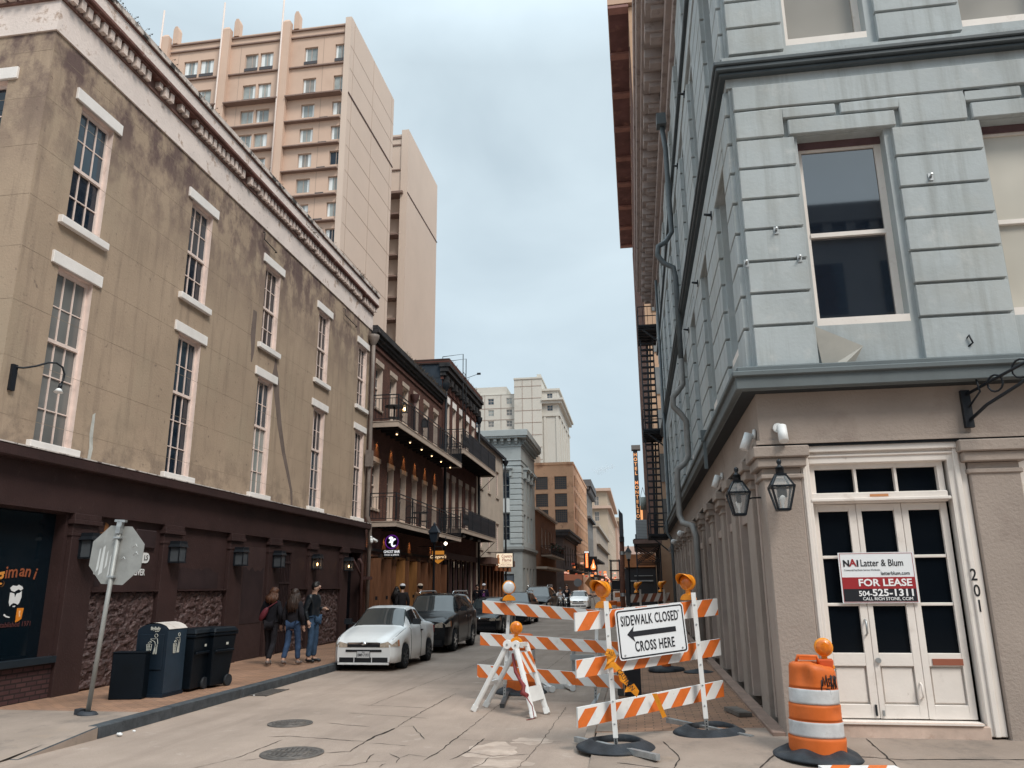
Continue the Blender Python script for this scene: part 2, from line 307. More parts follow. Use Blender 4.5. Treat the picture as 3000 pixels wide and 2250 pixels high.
for i in range(len(xs)-1):
    for j in range(len(ys)-1): rp.quad(*[(a,b,gh(a,b)) for a,b in ((xs[i],ys[j]),(xs[i+1],ys[j]),(xs[i+1],ys[j+1]),(xs[i],ys[j+1]))], 1)
rpo = tag(rp.build('right_pavement', [BRICKP, CONC]), kind='structure')
ck = MB()
for pts in ([(.9,8.2),(1.15,8.9),(1.5,9.6)],[(-.3,9.0),(.25,8.75),(.7,8.8)],[(2.5,8.3),(2.45,9.95)],[(.2,8.4),(.35,9.2),(.2,9.9)],[(1.7,9.35),(2.6,9.2),(3.9,9.3)]): 
    b = len(ck.v); ribbon(ck, pts, .018, 0)
    for v in ck.v[b:]: v.z = gh(v.x, v.y)+.004
ck.build('crack', CRACK, rpo, keep=True)
rc = MB(); rc.box(-.74,-.62,9.6,60,-.02,.062); rc.box(-.74,-.62,60,420,-.02,.062); tag(rc.build('right_kerb', CONC, bev=.01), kind='structure')
wm = MB(); wm.box(-.61,-.40,10.6,20,.02,.066); wm.build('edge_strip', CONC, rpo)
IRON = mat('cast_iron', (.12,.108,.10), .6, .35, 9, .3, 60, .3, stains=(((.2,.16,.13), 8, .5, .7, .5),))
def manhole(x, y, r, z, label):
    t = thing('manhole_cover', label, 'manhole cover', (x,y,z), random.uniform(0,.5), 'manhole covers')
    m = MB(); m.lathe([(r,0),(r,.012),(r*.93,.013),(r*.92,.006),(r*.80,.006)],n=40); m.build('rim', IRON, t)
    m = MB(); m.lathe([(r*.80,.006),(r*.79,.014),(0.001,.014)],n=40)
    for k in range(-4,5):
        for q in (-1,1):
            a = k*r*.16; hh = math.sqrt(max(.01,(.68*r)**2-a*a))
            m.box(a-.018,a+.018, q*.04 if q>0 else -hh, hh if q>0 else -.04, .012,.021)
    m.box(-.6*r,.6*r,-.02,.02,.012,.02); m.build('lid', IRON, t)
manhole(-4.02,9.17,.36,.002,'large round iron manhole cover in the road nearest the camera'); manhole(-4.91,11.08,.31,.002,'smaller round iron manhole cover in the road beyond the large one')
t = thing('manhole_cover','worn grey round manhole cover set in the concrete by the stop sign post','manhole cover',(-7.85,9.62,.098),0,'manhole covers',rot=(R(4.6),0,0))
m = MB(); m.lathe([(.29,-.01),(.29,.004),(.26,.008),(.25,.004),(.001,.004)],n=36); m.build('lid', mat('worn_iron',(.17,.16,.15),.75,.3,6,.4,40), t)
t = thing('drain_grate','dark storm drain grate in the gutter beside the left kerb','drain',(-6.72,14.15,.003))
m = MB()
for k in range(9): m.box(-.15,.15,-.4+k*.1,-.4+k*.1+.055,0,.012)
m.box(-.17,-.15,-.45,.5,0,.012); m.box(.15,.17,-.45,.5,0,.012); m.build('grille', IRON, t)
m = MB(); m.quad((-.15,-.42,.001),(.15,-.42,.001),(.15,.48,.001),(-.15,.48,.001)); m.build('pit', CRACK, t)
for x,y,s,l in ((-6.74,9.95,.055,'crumpled white paper cup in the gutter by the near end of the left kerb'),(-6.74,10.25,.035,'small white paper scrap in the gutter just past the paper cup'),(-6.80,13.75,.025,'tiny white litter scrap in the gutter beside the drain grate')):
    m = MB(); m.sph((0,0,s*.4),s*.6,5,0,(1.2,.9,.7))
    for v in m.v: v += Vector((random.uniform(-1,1),random.uniform(-1,1),random.uniform(-.5,1)))*s*.16
    o = m.build('paper_litter', plain('paper',(.75,.75,.75),.8)); o.location = (x,y,0); tag(o,l,'litter',kind=None)
# ================================================================== LEFT CORNER BUILDING
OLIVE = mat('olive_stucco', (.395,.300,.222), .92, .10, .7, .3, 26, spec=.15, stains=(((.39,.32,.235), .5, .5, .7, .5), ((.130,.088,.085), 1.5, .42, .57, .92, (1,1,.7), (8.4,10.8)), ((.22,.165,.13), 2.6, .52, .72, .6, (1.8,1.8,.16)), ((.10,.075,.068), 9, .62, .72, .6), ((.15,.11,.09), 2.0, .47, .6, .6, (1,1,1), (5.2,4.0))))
BROWN = mat('maroon_paint', (.042,.0225,.0215), .6, .22, 1.3, .3, 30, spec=.3, stains=(((.035,.02,.02), 2.5, .52, .7, .6), ((.11,.075,.07), 6, .62, .75, .4)))
BROWND = mat('dark_maroon_paint', (.030,.017,.018), .7, .3, 2, .2, 30)
ROCK = mat('maroon_rubble_stone', (.070,.040,.038), .6, .5, 11, .8, 30, spec=.5, stains=(((.26,.18,.15), 12, .60, .75, .6), ((.02,.012,.012), 5, .5, .7, .7)))
DENT = mat('weathered_dentil', (.70,.58,.52), .85, .2, 6, .4, 30, stains=(((.17,.10,.08), 4, .56, .70, .8),)); DBED = mat('brown_dentil_bed', (.17,.095,.078), .9, .3, 5, .3, 30)  # bed is a darker brown than the dentils in front of it
FRZ = mat('peeling_white_frieze', (.76,.66,.61), .85, .1, 1.5, .4, 18, stains=(((.36,.24,.17), 3.0, .58, .66, .75), ((.20,.14,.12), 9, .62, .72, .7)))
MOLD = mat('shade_red_moulding', (.16,.075,.062), .8, .35, 4, .3, 30, stains=(((.5,.4,.35), 5, .58, .7, .7),))  # underside shade of the moulding put into its red-brown colour
CAPM = mat('blackened_parapet_cap', (.62,.54,.49), .9, .2, 3, .5, 14, stains=(((.035,.032,.03), 3.4, .50, .60, .95, (1,1.0,1)),))
lb = thing('corner_building', 'three storey olive stucco corner building with white cornice and maroon ground floor', 'building', (-15, 18, 0), world=True)
CY = [11.49+3.66*i for i in range(5)]
HO = []
for c in CY: HO += [(c-.44,c+.44,8.1,10.42), (c-.44,c+.44,4.16,7.25)]
m = MB(wall_px(-9.6)); holes_wall(m, 10.2, 26.95, 3.95, 11.32, HO, .17, 0, 1); m.mp = wall_ny(10.2)
FH = [(x-.47,x+.47,8.1,10.42) for x in (-10.86,-14.2)]+[(x-.47,x+.47,4.16,7.25) for x in (-10.86,-14.2)]
holes_wall(m, -22, -9.6, 3.95, 11.32, FH, .17, 0, 1); m.mp = None
m.quad((-22,10.2,0),(-22,26.95,0),(-22,26.95,12.4),(-22,10.2,12.4)); m.quad((-22,26.95,0),(-9.61,26.95,0),(-9.61,26.95,12.4),(-22,26.95,12.4)); m.quad((-22,10.2,12.39),(-9.6,10.2,12.39),(-9.6,26.95,12.39),(-22,26.95,12.39))
m.build('wall', [OLIVE, PINKW], lb, keep=True)
m = MB()
for k in range(8):
    z = 4.5+k*.92
    segs = [10.21,26.9]; m.box(-9.602,-9.5985,10.21,26.9,z,z+.006); m.box(-21,-9.61,10.1985,10.202,z,z+.006)
m.build('score_line', mat('stucco_joint',(.27,.21,.155),.95,.4,2,0), lb)
def sash(parent, mp, c, hw, z0, zm, z1, dep, gm, cols=3, ru=2, rl=2, fm=None, lint=None, sill=None, blind=None, lo=None, mun=.018, fw=.05):
    fm = fm or WHITE; m = MB(mp); a, b = c-hw, c+hw; w0, w1 = -dep+.002, -dep+.07; f = fw
    m.box(a,a+f,w0,w1,z0,z1); m.box(b-f,b,w0,w1,z0,z1); m.box(a+f,b-f,w0,w1,z1-f*1.6,z1); m.box(a+f,b-f,w0,w1+.01,z0,z0+f); m.box(a+f,b-f,w0,w1+.015,zm-.03,zm+.03)
    for k in range(1,cols):
        u = a+f+(b-a-2*f)*k/cols; m.box(u-mun/2,u+mun/2,w0+.02,w1-.015,z0+f,zm-.03); m.box(u-mun/2,u+mun/2,w0+.03,w1-.005,zm+.03,z1-f*1.6)
    for n, q0, q1 in ((rl,z0+f,zm-.03),(ru,zm+.03,z1-f*1.6)):
        for k in range(1,n): z = q0+(q1-q0)*k/n; m.box(a+f,b-f,w0+.021,w1-.016,z-mun/2,z+mun/2)
    wo = m.build('window', fm, parent)
    m = MB(mp); m.quad((a+.03,-dep+.03,z0+.03),(b-.03,-dep+.03,z0+.03),(b-.03,-dep+.03,zm),(a+.03,-dep+.03,zm)); m.quad((a+.03,-dep+.04,zm),(b-.03,-dep+.04,zm),(b-.03,-dep+.04,z1-.03),(a+.03,-dep+.04,z1-.03),1)
    m.build('pane', [lo or gm, gm], wo)
    if lint: m = MB(mp); m.box(*lint); m.build('lintel', lint_m[0], wo, bev=.008)
    if sill: m = MB(mp); m.box(*sill); m.build('sill', lint_m[0], wo, bev=.008)
    return wo
lint_m = [mat('white_stone', (.80,.76,.73), .8, .06, 3, .15, 30, stains=(((.45,.36,.3), 6, .63, .75, .5),))]
gu = [G_BLUE, G_BLUE, G_DARK, G_DARK, G_DARK]; gl = [G_GREY, G_BLUE, G_BLUE, G_DARK, G_DARK]; glo = [G_GREY, G_DARK, G_BLIND, G_BLUE, G_DARK]
for i, c in enumerate(CY):
    sash(lb, wall_px(-9.6), c, .44, 8.1, 9.22, 10.42, .17, gu[i], 3, 2, 2, PINKW, (c-.63,c+.63,-.02,.045,10.42,10.65), (c-.62,c+.62,-.02,.09,7.99,8.13), lo=G_DARK)
    sash(lb, wall_px(-9.6), c, .44, 4.16, 5.96, 7.25, .17, gl[i], 3, 2, 3, PINKW, (c-.63,c+.63,-.02,.045,7.25,7.47), (c-.58,c+.58,-.02,.09,4.035,4.19), lo=glo[i])
for x in (-10.86,-14.2):
    sash(lb, wall_ny(10.2), x, .47, 8.1, 9.22, 10.42, .17, G_DARK, 3, 2, 2, PINKW, (x-.66,x+.66,-.02,.045,10.42,10.65), (x-.65,x+.65,-.02,.09,7.99,8.13))
    sash(lb, wall_ny(10.2), x, .47, 4.16, 5.96, 7.25, .17, G_GREY, 3, 2, 3, PINKW, (x-.66,x+.66,-.02,.045,7.25,7.47), (x-.65,x+.65,-.02,.09,4.035,4.19))
def ring(mb, w, z0, z1, mi=0, y1=26.98): mb.box(-22, -9.6+w, 10.2-w, y1+w*.25, z0, z1, mi)
m = MB(); ring(m, .035, 11.32, 11.93); m.build('frieze', FRZ, lb)
m = MB(); ring(m, .075, 11.93, 11.975); ring(m, .05, 11.975, 12.2); m.build('dentil_bed', DBED, lb)
y = 10.28
while y < 26.9:
    if random.random() > .05: d = random.uniform(.15,.175); MB().box(-9.56,-9.6+d,y,y+.118,11.985+random.uniform(0,.02)+(random.random()<.14)*.06,12.195).build('dentil', DENT, lb)
    y += .2
each(lb, 'dentil', DENT, [(-9.968-.2*k,-9.85-.2*k,10.03,10.16,11.985,12.195) for k in range(16)])
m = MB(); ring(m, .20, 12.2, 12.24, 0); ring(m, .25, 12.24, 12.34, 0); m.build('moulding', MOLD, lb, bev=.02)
m = MB(); ring(m, .22, 12.34, 12.62, 0); m.build('parapet', FRZ, lb)
m = MB(); y = 10.2
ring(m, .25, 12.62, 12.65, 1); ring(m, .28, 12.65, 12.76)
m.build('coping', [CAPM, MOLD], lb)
WEED = mat('weed', (.07,.045,.025), .9, .5, 9, 0)
m = MB()
for k in range(240):
    y = random.choice([random.uniform(10.5,27), random.gauss(20.6,.35), random.gauss(24.8,.3), random.gauss(11.6,.3)]); y = min(max(y,10.3),27); z = 12.75; x = -9.35+random.uniform(-.08,.06)
    if abs(y-20.6) < .5 and random.random() < .5: z = 12.38; x = -9.33
    h = random.uniform(.02,.10); dx, dy = random.uniform(-.04,.05), random.uniform(-.05,.05); m.add([(x-.008,y,z),(x+.008,y,z),(x+dx,y+dy,z+h)],[(0,1,2)])
    if random.random() < .5: m.add([(x+dx*.6,y+dy*.6,z+h*.6),(x+dx+.03,y+dy+.02,z+h),(x+dx,y+dy+.05,z+h*.9)],[(0,1,2)])
tag(m.build('weeds', WEED), kind='stuff', label='dry weeds growing along the parapet of the olive building')
# ledge and maroon ground floor
m = MB(); m.box(-22,-9.31,9.91,26.95,3.83,4.02); m.build('ledge', BROWN, lb, bev=.02)
m = MB(); m.box(-22,-9.30,9.90,26.96,4.015,4.035); m.build('ledge_edge_line', mat('chipped_highlight_edge',(.6,.55,.52),.8,.2,5,.1,30,stains=(((.08,.05,.05),4,.5,.6,.9),)), lb)  # white edge strip; the ledge's edge highlight is put into its colour
m = MB(); m.box(-22,-9.53,10.13,26.95,3.14,3.83); m.box(-22,-9.51,10.11,26.95,3.12,3.15); m.build('fascia', BROWN, lb)
GF = wall_px(-9.6); PIL = [(12.13,12.78),(14.80,15.45),(17.5,18.12),(19.52,20.2),(22.15,22.7),(24.73,25.35)]
m = MB(GF); holes_wall(m, 10.2, 26.95, .1, 3.14, [(10.45,12.05,.78,3.1),(25.45,26.8,.15,3.0),(20.25,21.1,.15,2.8)], .35); m.mp = None
m.box(-22,-9.62,10.22,10.4,.1,3.14); m.build('ground_floor_wall', BROWN, lb, keep=True)
m = MB(GF); m.quad((25.4,-.35,.1),(26.9,-.35,.1),(26.9,-.35,3.1),(25.4,-.35,3.1)); m.build('doorway', G_BLACK, lb)
for a, b in PIL:
    m = MB(GF); m.box(a,b,0,.09,.15,2.94); m.box(a-.04,b+.04,0,.14,2.94,3.02); m.box(a-.02,b+.02,0,.115,3.02,3.12); m.box(a-.02,b+.02,0,.1,2.74,2.79); m.build('pilaster', BROWN, lb, bev=.006)
def rubble(a, b, z0, z1):
    m = MB(GF); nu = int((b-a)/.03); nz = int((z1-z0)/.03); vs = []
    for j in range(nz+1):
        for i in range(nu+1):
            u = a+(b-a)*i/nu; z = z0+(z1-z0)*j/nz; p = Vector((u*11, z*13, 3))
            c = mnoise.cell(Vector((u*9+1.1*mnoise.noise(p*.4), z*13+1.1*mnoise.noise(p*.4+Vector((9,9,9))), 0)))
            edge = min(i, nu-i, j, nz-j)
            vs.append((u, .0 if edge == 0 else .018+.024*c+.020*mnoise.noise(p)+.010*mnoise.noise(p*3), z))
    m.add(vs, [(j*(nu+1)+i, j*(nu+1)+i+1, (j+1)*(nu+1)+i+1, (j+1)*(nu+1)+i) for j in range(nz) for i in range(nu)])
    m.build('rubble_panel', ROCK, lb, keep=True)
    m = MB(GF); m.box(a,b,0,.10,z1,z1+.03); m.build('panel_cap', BROWN, lb)
rubble(12.80,14.78,.16,1.8); rubble(15.47,17.48,.16,1.8); rubble(21.15,22.13,.16,1.8); rubble(22.72,24.7,.16,1.8)
m = MB(GF)
for a,b,z0,z1 in ((15.5,17.2,1.84,2.25),(18.3,19.4,1.0,2.3),(12.95,13.1,1.9,2.2)):     # patches painted over in a darker shade
    n = 14; top = [z1+random.uniform(-.06,.06) for _ in range(n+1)]
    m = MB(GF); m.add([(a+(b-a)*i/n,.004 if a<18 else .034,z0) for i in range(n+1)]+[(a+(b-a)*i/n,.004 if a<18 else .034,top[i]) for i in range(n+1)], [(i,i+1,n+2+i,n+1+i) for i in range(n)]); m.build('painted_over_patch', BROWND, lb)
m = MB(GF); n = 22
for k in range(n): u = 18.16+1.32*k/n; m.add([(u,0,.16),(u+.02,.03,.16),(u+.05,.03,.16),(u+.06,0,.16),(u,0,2.85),(u+.02,.03,2.85),(u+.05,.03,2.85),(u+.06,0,2.85)],[(0,1,5,4),(1,2,6,5),(2,3,7,6)])
m.build('ribbed_door', BROWN, lb, keep=True)
m = MB(GF)
for k in range(9): m.box(20.27+k*.1,20.29+k*.1,-.05,-.03,.16,2.78)
for z in (.7,1.95,2.5): m.box(20.25,21.1,-.06,-.02,z,z+.05)
m.build('barred_gate', BROWND, lb); m = MB(GF); m.quad((20.2,-.34,.1),(21.15,-.34,.1),(21.15,-.34,2.85),(20.2,-.34,2.85)); m.build('doorway', G_BLACK, lb)
# shop window
m = MB(GF); m.quad((10.45,-.2,.78),(12.05,-.2,.78),(12.05,-.2,3.1),(10.45,-.2,3.1)); so_ = m.build('shop_window', plain('shop_glass',(.004,.009,.014),.08,0,.35), lb)
m = MB(GF); m.box(10.4,12.1,-.02,.12,.70,.80); m.build('sill', plain('navy_sill',(.012,.02,.028),.45), so_)
m = MB(GF); m.box(10.3,12.12,-.02,.03,.14,.69); m.build('brick_bulkhead', brick('maroon_brick',(.085,.042,.042),(.06,.03,.032),(.03,.02,.02)), so_)
OR = plain('orange_letters',(.30,.085,.035),.5); WL = plain('white_letters',(.75,.76,.76),.6)
text('g', plain('amber_letter',(.7,.28,.05),.5), so_, (-9.79,11.03,2.07), .32, M=FX@Matrix.Rotation(R(8),3,'Z'), bold=.02)
for s_, u, z, a in (('im',11.23,2.12,5),('an',11.52,2.14,-3),('i',11.74,2.10,-10)): text(s_, OR, so_, (-9.79,u,z), .27, M=FX@Matrix.Rotation(R(a),3,'Z'), bold=.012, shear=.1)
text('established 1971', plain('dull_red_letters',(.10,.03,.028),.5), so_, (-9.79,11.44,1.32), .11, M=FX)
W2 = lambda u,v,t: (-9.795+t, u+.27, v+.04)
m = MB()      # stencilled portrait: pale half-lit face in a dark hood
m.prism([(10.99,1.84),(11.04,1.88),(11.12,1.87),(11.16,1.89),(11.24,1.86),(11.26,1.83),(11.22,1.80),(11.17,1.82),(11.12,1.80),(11.09,1.78),(11.02,1.80)], W2, 0, .003)
m.prism([(11.00,1.77),(11.04,1.77),(11.09,1.755),(11.115,1.69),(11.14,1.755),(11.20,1.765),(11.24,1.79),(11.25,1.70),(11.22,1.61),(11.19,1.58),(11.15,1.60),(11.10,1.61),(11.06,1.59),(11.03,1.56),(11.005,1.62)], W2, 0, .003)
m.prism([(11.09,1.565),(11.15,1.57),(11.14,1.55),(11.10,1.548)], W2, 0, .003)
m.prism([(10.93,1.43),(10.98,1.40),(11.06,1.385),(11.07,1.40),(10.99,1.42),(10.95,1.45)], W2, 0, .003); m.build('portrait_decal', WL, so_)
m = MB(); m.prism([(11.19,1.53),(11.33,1.53),(11.31,1.36),(11.25,1.33),(11.19,1.31)], W2, .003, .006); m.build('mug_decal', plain('amber',(.75,.24,.02),.5), so_)
m = MB(); m.prism([(11.23,1.49),(11.27,1.49),(11.26,1.44),(11.28,1.40),(11.25,1.39),(11.24,1.43)], W2, .006, .008); m.build('mug_highlight', plain('pale_amber',(.9,.55,.3),.5), so_)
# wall writing, half hidden by the stop sign
pl = MB(GF); pl.prism([(12.83+.1*math.cos(a)*1 if c else 14.38+.1*math.cos(a), 2.44+.1*math.sin(a)) for c, A in ((1,range(90,271,30)),(0,range(-90,91,30))) for a in [R(q) for q in A]], lambda u,v,t: (u,t,v), .004, .02); pl.build('name_plate', WL, lb)
text('LS', plain('ink',(.01,.01,.012),.6), lb, (-9.575,14.36,2.44), .14, M=FX)
text('OF', WL, lb, (-9.59,12.95,2.16), .17, M=FX, bold=.02, sx=.8); text('LIVER', WL, lb, (-9.59,14.22,2.16), .17, M=FX, bold=.02, sx=.8)
m = MB(GF); m.box(13.95,14.6,.002,.05,2.62,2.98); m.build('painted_out_sign', BROWND, lb, bev=.02)
m = MB(GF); m.prism([(12.92,2.68),(13.05,2.66),(13.16,2.72),(13.15,3.0),(13.06,3.04),(13.04,2.86),(12.93,2.84)], lambda u,v,t: (u,t,v), .003, .008); m.build('faded_mark', plain('ochre_mark',(.18,.07,.02),.8), lb)
# drip stain, broken plaster and wall hooks
STN = mat('damp_stain', (.165,.125,.108), .95, .2, 3, .2, 30)
m = MB()
def streak(pts, w):
    for i in range(len(pts)-1):
        (a,z0),(b,z1) = pts[i], pts[i+1]; m.add([(-9.598,a-w[i],z0),(-9.598,a+w[i],z0),(-9.598,b+w[i+1],z1),(-9.598,b-w[i+1],z1)],[(0,1,2,3)])
streak([(19.3,8.0),(19.32,7.7),(19.36,7.45),(19.5,7.0),(19.8,6.2),(20.15,5.5),(20.55,4.9),(20.8,4.5),(20.9,4.05)],[.03,.10,.22,.16,.14,.12,.10,.08,.05]); m.build('damp_stain', STN, lb, keep=True); m = MB()
streak([(17.95,8.9),(17.93,8.2),(17.98,7.8),(17.95,7.5)],[.10,.13,.08,.03]); m.build('damp_stain', STN, lb, keep=True)
m = MB(); m.prism([(12.36,4.9),(12.42,4.95),(12.43,4.5),(12.47,4.3),(12.44,4.06),(12.36,4.05),(12.38,4.3),(12.34,4.55)], lambda u,v,t: (t,u,v), -9.6, -9.594); m.build('plaster_patch', mat('fresh_plaster',(.5,.5,.47),.9,.2,5,.2,30), lb)
for (a,b,z) in ((18.0,18.75,10.95),(24.0,25.2,10.92)):
    m = MB(); m.tube([(-9.58,a,z+.22),(-9.52,a,z+.2),(-9.52,a,z),(-9.52,b,z-.05),(-9.58,b,z-.05)], .014, 6); m.build('wall_bracket', BLACK, lb)
PIPE = mat('taupe_pipe_paint', (.20,.165,.145), .55, .15, 5, .1, 30); PIPED = mat('maroon_pipe_paint', (.075,.038,.036), .55, .15, 5, .1, 30)
m = MB(); px_ = -9.42
m.lathe([(.07,-.2),(.2,.06),(.21,.2),(.19,.21)],(px_,26.75,10.85),12); m.tube([(px_,26.75,10.7),(px_,26.75,9.3),(px_,26.77,7.0),(px_,26.75,4.6),(px_-.0,26.75,4.3),(px_+.05,26.95,4.0),(px_+.05,26.95,.2)], .07, 10)
m.box(px_-.11,px_+.11,26.62,26.88,6.05,6.65); m.build('downpipe', PIPE, lb)
m = MB(); m.tube([(-9.45,25.6,2.75),(-9.45,26.3,2.3),(-9.45,26.35,2.25)], .04, 8); m.tube([(-9.4,26.35,.2),(-9.4,26.35,2.6),(-9.45,26.2,2.78)], .06, 8); m.box(-9.52,-9.3,26.5,27.2,2.1,2.2); m.build('lower_pipe', PIPED, lb)
# ---- lanterns
LAMPB = plain('dark_bronze',(.014,.018,.024),.4,.3); LGL = glass('lantern_glass',(.07,.08,.09),.1); LIT = plain('lit_flame',(1,.55,.2),.5,0,.5,5)
def lantern(y, z, label, lit):
    t = thing('wall_lantern', label, 'lantern', (-9.51,y,z), 0, 'lanterns along the maroon wall')
    m = MB(); m.tbox(.02,.24,-.14,.14,.36,.42,.0,-.0); m.tbox(.0,.26,-.17,.17,.30,.36,.02,.03)
    for a,b in ((.02,-.13),(.02,.11),(.22,-.13),(.22,.11)): m.box(a,a+.02,b,b+.02,0,.3)
    m.box(.01,.25,-.14,.14,-.02,.01); m.box(0,.03,-.14,.14,0,.3); m.build('frame', LAMPB, t)
    m = MB(); m.box(.035,.23,-.12,.12,.01,.29); m.build('glass_box', LGL if not lit else clear('lantern_clear',(.2,.2,.2),.25), t)
    if lit: m = MB(); m.sph((.13,0,.13),.022,6,0,(1,1,2)); m.build('flame', LIT, t)
for i,(y,l) in enumerate(((12.46,'nearest the shop window'),(15.13,'between the two rubble panels'),(17.81,'left of the ribbed door'),(19.88,'right of the ribbed door'),(22.43,'above the man looking up'),(25.04,'next to the dark doorway'))):
    lantern(y, 2.38, 'dark box lantern with %s, on the pilaster %s' % ('a lit flame' if i > 3 else 'unlit grey glass', l), i > 3)
def flood(name, loc, dirs, label, group=None, mm=None, s=1.0):
    t = thing(name, label, 'floodlight', loc, 0, group); mm = mm or WL
    m = MB(); m.sph((0,0,0), .05*s, 6); m.build('mount', mm, t)
    for d in dirs:
        d = Vector(d); m = MB(); p = d.normalized()*.06*s; m.cyl(p, p+d, .035*s, .065*s, 12); m.sph(p+d, .05*s, 6); m.build('lamp_head', mm, t)
flood('floodlight',(-9.3,26.92,3.55),[(.05,-.1,-.12),(.12,.08,-.1)],'white twin floodlight on the downpipe at the end of the olive building')
flood('floodlight',(-9.4,10.0,3.0),[(.02,-.03,-.12)],'small white floodlight above the black shop window')
t = thing('gooseneck_lamp','black gooseneck lamp with a white tip on the olive wall by its corner','lamp',(-9.6,10.42,5.20))
m = MB(); m.box(0,.05,-.05,.05,-.32,.10); m.tube([(.03,0,.06),(.10,.10,.07),(.18,.26,.14),(.25,.42,.24),(.29,.55,.27),(.32,.66,.23),(.33,.72,.12),(.33,.70,.0),(.33,.66,-.08)],.016,8); m.cyl((.33,.67,-.06),(.33,.65,-.15),.03,.035); m.build('arm', BLACK, t)
m = MB(); m.cyl((.33,.65,-.14),(.33,.64,-.21),.028,.075,14); m.build('lamp_shade', WL, t)
# ================================================================== REST OF THE LEFT SIDE
BRK = brick('red_brick', (.135,.058,.044), (.09,.040,.033), (.07,.045,.036), .2, .07, .010, 'yz', .9, .5); BRK2 = brick('deep_red_brick', (.13,.048,.036), (.085,.034,.027), (.05,.03,.025), .2, .07, .009, 'yz', .9, .5)
SOOT = mat('sooty_cornice', (.030,.029,.031), .9, .5, 3, .5, 14, stains=(((.19,.15,.12), 3.5, .58, .72, .7),))
CREAM = mat('cream_fascia', (.44,.36,.30), .7, .1, 3, .05, 30, stains=(((.28,.22,.18), 4, .55, .75, .5),)); DKW = mat('dark_timber', (.020,.017,.019), .8, .3, 4, .2, 30)
WOOD = mat('brown_timber', (.17,.075,.038), .65, .3, 3, .2, 25, stretch=(4,4,.5)); WOODL = mat('lamplit_timber', (.36,.17,.06), .6, .2, 3, .15, 25, stretch=(4,4,.5)); STUC = mat('patched_plaster', (.17,.125,.10), .9, .35, 2.5, .4, 20, stains=(((.06,.04,.035), 4, .5, .65, .8),))  # lighter timber copy: lamp glow on the lit doors put into its colour
BULB = plain('lit_bulb', (1,.62,.30), .5, 0, .5, 2.5)
def spot(parent, loc, e, col=(1,.5,.16), ang=70, aim=(0,0,-1), bl=.6):
    l = bpy.data.lights.new('lamp_light','SPOT'); l.energy = e; l.color = col; l.spot_size = R(ang); l.spot_blend = bl; l.shadow_soft_size = .04
    o = bpy.data.objects.new('lamp_light', l); COL.objects.link(o); o.parent = parent; o.location = Vector(loc)-SH.get(parent.name, Vector((0,0,0)))
    o.rotation_euler = (-Vector(aim)).to_track_quat('Z','Y').to_euler(); return o
def railing(parent, x, y0, y1, z, h=1.02, ends=True, step=.12, fancy=False):
    m = MB()
    def run(a, b):
        d = Vector(b)-Vector(a); n = max(1,int(d.length/step))
        for zz, t in ((h,.035),(h-.13,.022),(.1,.022)): m.bar((a[0],a[1],z+zz),(b[0],b[1],z+zz),t,t)
        for k in range(n+1):
            p = Vector(a)+d*k/n; m.bar((p.x,p.y,z+.1),(p.x,p.y,z+h-.13),.014,.014)
            if fancy and k % 2 == 0: m.bar((p.x,p.y-.09,z+.2),(p.x,p.y+.09,z+.75),.02,.05); m.bar((p.x,p.y+.09,z+.2),(p.x,p.y-.09,z+.75),.02,.05)
        q = max(1, int(d.length/2.0))
        for k in range(q+1): p = Vector(a)+d*k/q; m.box(p.x-.022,p.x+.022,p.y-.022,p.y+.022,z,z+h)
    run((x,y0,0),(x,y1,0))
    if ends: run((-9.58,y0,0),(x,y0,0)); run((-9.58,y1,0),(x,y1,0))
    return m.build('railing', BLACK, parent)
def balcony(parent, y0, y1, zb, zt, x=-8.55, fancy=False):
    m = MB(); m.box(-9.6,x-.03,y0+.03,y1-.03,zt-.05,zt-.02); m.box(x-.04,x,y0,y1,zb,zt,1); m.box(-9.6,x-.041,y0,y0+.04,zb,zt,1); m.box(-9.6,x-.041,y1-.04,y1,zb,zt,1); m.box(-9.58,x+.02,y0-.02,y1+.02,zt,zt+.025,1)
    k = y0+.5
    while k < y1-.2: m.box(-9.58,x-.05,k-.03,k+.03,zb+.01,zt-.05); k += .62
    b = m.build('balcony', [DKW, CREAM], parent); railing(b, x-.03, y0+.03, y1-.03, zt+.02, fancy=fancy); return b
def tall_openings(bl, X, cs, hw, top, bots, lintz, fm, gm, dep=.26, hood=False):
    mp = wall_px(X)
    for c, z0 in zip(cs, bots):
        lint_m[0] = CREAM if not hood else lint_m0
        sash(bl, mp, c, hw, z0, z0+(top-z0)*.52, top, dep, gm, 2, 2, 2, fm, (c-hw-.06,c+hw+.06,-.02,.035,top,lintz), (c-hw-.05,c+hw+.05,-.02,.06,z0-.09,z0) if z0 == max(bots) and min(bots) < max(bots) else None, mun=.03)
    lint_m[0] = lint_m0
lint_m0 = lint_m[0]
IVORY = mat('ivory_paint', (.60,.50,.43), .65, .1, 4, .05, 40)
b1_ = thing('brick_townhouse', 'red brick building with two cream edged iron balconies beside the olive corner building', 'building', (-13,32.5,0), world=True)
C1 = [28.05,29.85,31.6,33.3,35.0,36.85]; T0 = [8.5]+[7.87]*5; L0 = [4.68]+[4.17]*5
m = MB(wall_px(-9.6)); holes_wall(m, 26.96, 38.05, .1, 11.0, [(c-.42,c+.42,z,10.2) for c,z in zip(C1,T0)]+[(c-.42,c+.42,z,6.42) for c,z in zip(C1,L0)]+[(c-.62,c+.62,.15,3.0) for c in C1], .27, 0, 1); m.mp = None
m.quad((-16,26.96,11),(-9.6,26.96,11),(-9.6,38.05,11),(-16,38.05,11),2); m.quad((-16,26.97,0),(-9.61,26.97,0),(-9.61,26.97,11),(-16,26.97,11))
m.build('wall', [BRK, IVORY, SOOT], b1_, keep=True)
